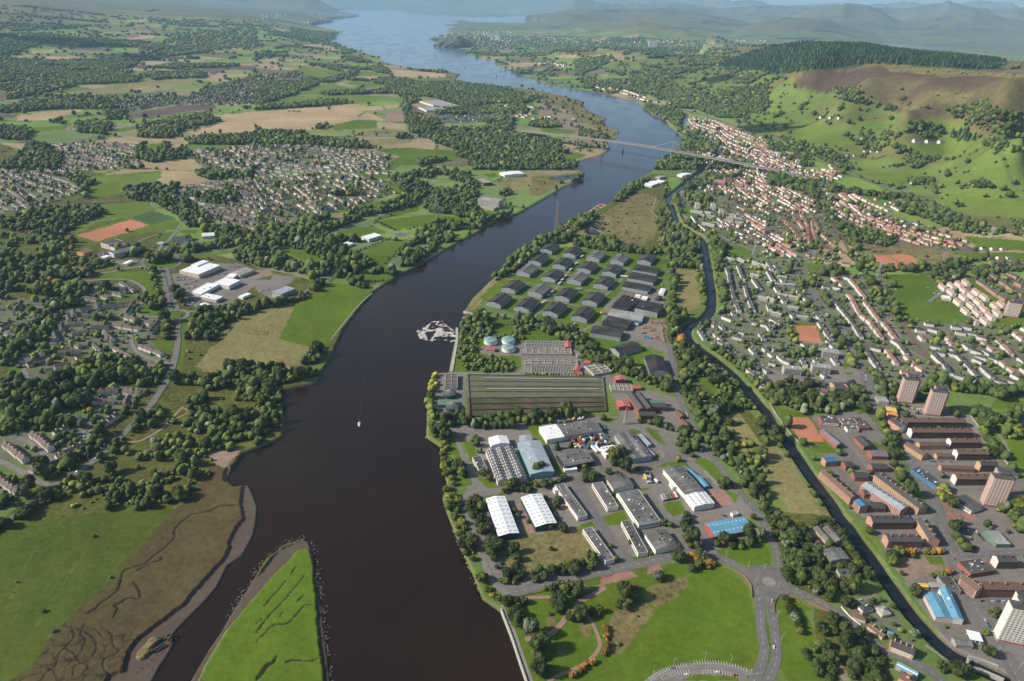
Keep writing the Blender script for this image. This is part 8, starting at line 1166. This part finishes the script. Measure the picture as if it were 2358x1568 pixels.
for r0,r1,sp in[(300,900,6.5),(900,1500,7.5),(1500,2300,8.5),(2300,3300,11),(3300,4600,14.5),(4600,6500,20),(6500,9000,30),(9000,13000,50)]:
 X,Y,Z,px,py=scatter(r0,r1,sp);k=samp(wood,px,py).astype(int);k[(samp(blk,px,py)>0)]=0;k[samp(water,px,py)>0]=0;k[(samp(cls,px,py)==0)&(k==0)&(r0>=1500)]=-1
 if r0>=1500:
  f1,f2,idx=fieldcell(X,Y);wd=fbm(X/800,Y/350,40,4)>.67;hed=(f2-f1)*240<sp*.42
  keep=(k==-1)&(((wd)&(r0>4000))|(hed&(rg.uniform(size=len(X))<.36)));k[keep]=1;k[(k==-1)]=0
  k[(k==4)&hed&(rg.uniform(size=len(X))<.5)]=1
 k[samp(waterN,px,py)>0]=0
 gap=fbm(X/26,Y/26,71,3)
 for kk in range(1,9):
  d_=DENS[kk]*np.where(np.isin(kk,(2,8)),np.clip((gap-.38)*5,0,1.8),1.0)*(np.clip((gap-.2)*6,.2,1)if kk==1 else 1)
  if kk==4:d_=d_*np.clip((gap-.3)*4,0,2.5)
  m=(k==kk)&(rg.uniform(size=len(X))<d_);n=m.sum()
  if not n:continue
  rad=sp*{1:.67,2:.58,3:.5,4:.55,5:.58,6:.46,7:.40,8:.27}[kk]*np.clip(rg.lognormal(-.08,.36,n),.45,2.1)
  if kk!=3:rad=np.minimum(rad,26)
  hh=np.minimum(rad*{1:1.25,2:1.15,3:1.7,4:1.2,5:1.1,6:1.2,7:1.2,8:.9}[kk]*(rg.lognormal(0,.24,n)if kk in(1,2,6)else 1),14)
  tot.append(np.c_[X[m],Y[m],Z[m],rad,hh,tint_for(kk,X[m],Y[m],n),np.full(n,kk)])
def single(path,n,rad,kk=4,jit=1.5):
 pts=P(path);X,Y=unp([p[0]for p in pts],[p[1]for p in pts],5)
 if len(pts)>1:D=np.r_[0,np.cumsum(np.hypot(np.diff(X),np.diff(Y)))];s_=np.linspace(0,D[-1],n);X=np.interp(s_,D,X);Y=np.interp(s_,D,Y)
 X=X+rg.uniform(-jit,jit,len(X));Y=Y+rg.uniform(-jit,jit,len(Y));n=len(X);r=rad*rg.uniform(.8,1.2,n);Z=terrain(X,Y);tot.append(np.c_[X,Y,Z,r,r*1.25,tint_for(kk,X,Y,n),np.full(n,1 if kk==9 else kk)])
for a in[("23: 1650,430 1840,500",9,3.4,9),("23: 1680,470 1820,530",7,3.2,9),("23: 855,1080 880,1240 850,1330",9,2.6,9),("23: 750,1390 560,1520",9,2.6,9),("23: 1340,610 1370,650",3,3.2,9),("23: 1130,735",1,4,9),("23: 1920,310",1,4,9),("23: 905,345",1,3.6,5),("23: 1090,310",1,3,5),("23: 360,170",1,5,1),("23: 475,175",1,5,1),("33: 160,835 165,890 215,930 225,1000 270,1060 300,1140",8,4.2,1),("33: 335,1300 345,1360 380,1380",4,3,1),("33: 440,1430 470,1520",2,5,1),("33: 1210,400 1360,400",8,3.6,9),("33: 1440,400 1600,400",8,3.4,9),("33: 1550,610 1680,565",7,3,9),("32: 1570,1390 1700,1500 1680,1540",9,4,9),("22: 925,1090 990,1070",2,9,5),("22: 405,1000",1,6,3),("22: 545,975",1,5.5,3),("22: 265,1190 230,1220",3,7,1),("22: 670,1270 700,1290",3,7,1),("22: 1960,1340 1990,1350",2,6,1),("22: 120,310 300,318 450,325 680,325",18,2.6,5),("21: 820,1325 850,1325",3,3,9),("01: 340,230 600,140",0,0,5),("02: 335,245 345,215 430,195 480,180 560,150 600,150",13,4.2,5),("02: 1485,690",1,5,1),("02: 1410,805",1,6,1),("02: 1160,1030",1,6,1),("02: 1040,1220",1,8,1),("02: 1790,1260",1,8,1),("02: 845,690",1,4,9),("01: 1350,1200 1420,1260",4,5,1),("01: 1110,975",1,4,1),("01: 1190,620",1,5,5),("01: 1380,945 1410,1000 1440,1060",10,3.4,1),("01: 1430,1120 1470,1180 1500,1260",9,4,1),("11: 1390,550 1700,470 1780,455",13,2.8,1),("11: 1350,700 1190,860",9,2.8,1),("11: 1100,480 1270,555",9,2.8,1),("11: 900,770 1250,630",14,2.6,1),("11: 1070,1030 1160,1015",4,2.4,1),("10: 690,1030",1,13,1),("10: 675,1060",1,11,1),("10: 515,1012",1,9,1),("12: 2060,1240 2120,1240",3,4,1),("12: 2310,1330 2320,1380",3,5,5),("13: 1920,330 1990,330",3,8,2),("23: 550,990 630,980",3,5,5),("32: 740,190",1,6,1),("32: 760,240",1,7,5),("31: 1125,1115",1,8,1)]:
 if a[1]:single(*a)
T_=np.concatenate(tot);print('trees',len(T_))
D_T=np.hypot(np.hypot(T_[:,0],T_[:,1]),CAMH);tx,ty=proj(T_[:,0],T_[:,1],T_[:,2]+4)
vis=(tx>8)&(tx<2350)&(ty>10)&(ty<1560);kk_=T_[:,8]
size=np.where(vis&(kk_!=8),T_[:,3]/D_T,0);top=np.argsort(-size)[:298];istop=np.zeros(len(T_),bool);istop[top]=True
def proto(seed,tints,cone=False):
 v,f,t=crown_leafy(seed);me=mesh_np('crown',v,f,LEAF);ca=me.color_attributes.new('tint','FLOAT_COLOR','POINT');col=np.array(tints)[None]*t[:,None]
 ca.data.foreach_set('color',np.c_[col,np.ones(len(v))].astype(np.float32).ravel());return me
TINTS=[('dark',(.050,.072,.022)),('mid',(.075,.10,.028)),('olive',(.095,.10,.032)),('yellow',(.125,.135,.028)),('orange',(.23,.11,.028)),('pale',(.12,.14,.09))]
PR={n:[proto(100+7*i+j,c)for j in range(3)]for i,(n,c)in enumerate(TINTS)}
TRK=MB().lathe([(.09,0),(.06,.9),(.035,1.5),(.02,1.9)],7).bar((0,0,.8),(.3,.1,1.5),.05).bar((0,0,.9),(-.25,.2,1.6),.05).bar((0,0,.7),(0,-.3,1.4),.05).me('trunk',BARK)
ZONES=[("13: 1700,-300 2300,0 2300,900 1900,900",'on the wall of the river road'),("12: 1500,250 1900,300 2000,1568 1600,1568",'on the river edge beside the treatment works'),("23: -200,700 2358,420 2358,1700 -200,1700",'in the riverside park below the estate'),("33: -100,740 560,700 620,1700 -200,1700",'on the lawns by the twin roads'),("33: 560,900 2400,1500 2400,1700 560,1700",'in the wood between the canal and the lower road'),("33: -50,-100 1300,0 1300,900 600,900 -50,500",'in the dark wood between the roundabout and the canal'),("02: 0,0 1500,200 1500,700 0,1700",'in the wood round the south bank houses'),("02: 600,600 2358,250 2358,1568 0,1800",'on the rough ground above the brown marsh'),("23: -300,0 2358,0 2358,700 -300,760",'between the sheds of the industrial estate')]
zg=np.zeros((RH,RW),np.uint8)
for i,(s_,_n)in reversed(list(enumerate(ZONES))):fill(zg,P(s_),i+1)
NAMES={'dark':'dark green broadleaf tree','mid':'mid green broadleaf tree','olive':'olive green broadleaf tree','yellow':'yellow-green broadleaf tree','orange':'orange autumn tree','pale':'pale grey-green willow-like tree'}
for i in top:
 x,y,z,r,h,c0,c1,c2,k=T_[i];br=c0+c1+c2
 nm='orange' if c0>c1*1.5 else 'pale' if c2>.5*c1 and br>.2 else 'yellow' if br>.27 else 'olive' if c0>c1*.85 and br>.15 else 'mid' if br>.16 else 'dark'
 zi=int(zg[int(np.clip(ty[i]-RY0,0,RH-1)),int(np.clip(tx[i]-RX0,0,RW-1))]);where=ZONES[zi-1][1]if zi else 'by the canal and the town streets'
 t=empty('tree',(x,y,z-.2),rg.uniform(0,6.28),NAMES[nm]+' '+where,'tree',nm+' green trees '+where if nm in('dark','mid')else nm+' trees '+where)
 cr=obj('crown',PR[nm][int(rg.integers(3))],t,(0,0,h*.95));cr.scale=(r,r*rg.uniform(.85,1.1),h*.85);tr=obj('trunk',TRK,t);tr.scale=(h*.5,)*3
rest=T_[~istop];dr=D_T[~istop];kr=rest[:,8]
VV,FF,CC=[],[],[];n0=0
def inst(protos,sel,zc=.9):
 global n0
 idx=np.nonzero(sel)[0]
 for j,(v,f,t)in enumerate(protos):
  q=rest[idx[j::len(protos)]];m=len(q)
  if not m:continue
  a=rg.uniform(0,2*PI,m);c,s_=np.cos(a)[:,None],np.sin(a)[:,None];r=q[:,3:4];h=q[:,4:5]
  X=(v[None,:,0]*c-v[None,:,1]*s_)*r+q[:,0:1];Y=(v[None,:,0]*s_+v[None,:,1]*c)*r*rg.uniform(.85,1.1,(m,1))+q[:,1:2];Z=v[None,:,2]*h*.85+q[:,2:3]+h*zc*(.85)
  nv=len(v);VV.append(np.stack([X,Y,Z],-1).reshape(-1,3).astype(np.float32));FF.append((f[None]+(np.arange(m)*nv)[:,None,None]+n0).reshape(-1,3));n0+=m*nv
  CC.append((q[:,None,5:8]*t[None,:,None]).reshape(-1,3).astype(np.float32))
bl=kr!=3
def small_leafy(seed):
 v,f,t=crown_leafy(seed);rr_=np.random.default_rng(seed);keep=np.r_[np.arange(len(f))<10*80];tri=np.nonzero(~keep)[0];sel=np.r_[np.nonzero(keep)[0],tri];return v,f,t
LFY=[crown_leafy(s_)for s_ in(1,2,3)];L2=[crown_lump(s_,2)for s_ in range(5)];L1=[crown_lump(s_,1)for s_ in range(8)];CN=[crown_cone(s_)for s_ in range(4)]
big=rest[:,3]>2.2
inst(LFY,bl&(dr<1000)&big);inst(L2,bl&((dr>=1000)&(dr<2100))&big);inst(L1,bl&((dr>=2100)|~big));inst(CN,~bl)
v=np.concatenate(VV);f=np.concatenate(FF);c=np.concatenate(CC);print('foliage tris',len(f))
me=bpy.data.meshes.new('woodland');me.vertices.add(len(v));me.vertices.foreach_set('co',v.ravel());me.loops.add(len(f)*3);me.loops.foreach_set('vertex_index',f.astype(np.int32).ravel());me.polygons.add(len(f));me.polygons.foreach_set('loop_start',np.arange(len(f),dtype=np.int32)*3)
me.materials.append(LEAF);me.update(calc_edges=True);ca=me.color_attributes.new('tint','FLOAT_COLOR','POINT');ca.data.foreach_set('color',np.c_[c,np.ones(len(c))].astype(np.float32).ravel())
tag(obj('woodland',me),'mixed green woods, hedgerows and scrub spread over both banks and the hillsides','woodland',kind='stuff')
# light, sky, air, camera
SUN_EL=math.radians(34);SUN_AZ_DIR=(math.cos(math.radians(8)),math.sin(math.radians(8)))
d=Vector((SUN_AZ_DIR[0]*math.cos(SUN_EL),SUN_AZ_DIR[1]*math.cos(SUN_EL),-math.sin(SUN_EL)))
L=bpy.data.lights.new('sun','SUN');L.energy=5.0;L.angle=math.radians(.53);L.color=(1,.905,.76)
so=bpy.data.objects.new('sun',L);so.rotation_euler=d.to_track_quat('-Z','Y').to_euler();link(so)
W=bpy.data.worlds.new('World');SC.world=W;W.use_nodes=True;nt=W.node_tree
bg=nt.nodes['Background'];sk=nt.nodes.new('ShaderNodeTexSky');sk.sky_type='NISHITA';sk.sun_disc=False
sk.sun_elevation=SUN_EL;sk.sun_rotation=math.atan2(-d.x,-d.y);sk.altitude=0;sk.air_density=1.0;sk.dust_density=1.5;sk.ozone_density=1.5
nt.links.new(sk.outputs[0],bg.inputs[0]);bg.inputs[1].default_value=.10
if HAZE>0:
 hz=MB().box(-60000,-800,-8,60000,66000,1250);m=bpy.data.materials.new('haze_air');m.use_nodes=True;nt=m.node_tree;nt.nodes.clear()
 o=nt.nodes.new('ShaderNodeOutputMaterial');v=nt.nodes.new('ShaderNodeVolumePrincipled');nt.links.new(v.outputs[0],o.inputs['Volume'])
 v.inputs['Color'].default_value=(.42,.70,1.0,1);v.inputs['Density'].default_value=HAZE;v.inputs['Anisotropy'].default_value=.0
 tag(obj('haze',hz.me('haze',m)),label='thin blue air between the camera and the far hills',cat='haze',kind='stuff')
cam=bpy.data.cameras.new('camera');cam.sensor_width=36;cam.lens=36*F/2358;cam.clip_start=1;cam.clip_end=120000
co=bpy.data.objects.new('camera',cam);link(co)
Rw=Vector((CR,SR*SP,SR*CP));Uw=Vector((-SR,CR*SP,CR*CP));Bw=Vector((0,-CP,SP))
co.matrix_world=Matrix(((Rw.x,Uw.x,Bw.x,0),(Rw.y,Uw.y,Bw.y,0),(Rw.z,Uw.z,Bw.z,CAMH),(0,0,0,1)))
SC.camera=co
SC.view_settings.view_transform='Standard';SC.view_settings.look='None';SC.view_settings.gamma=1;SC.view_settings.exposure=EXPO
SC.cycles.volume_bounces=1;SC.cycles.max_bounces=5;SC.cycles.use_adaptive_sampling=True
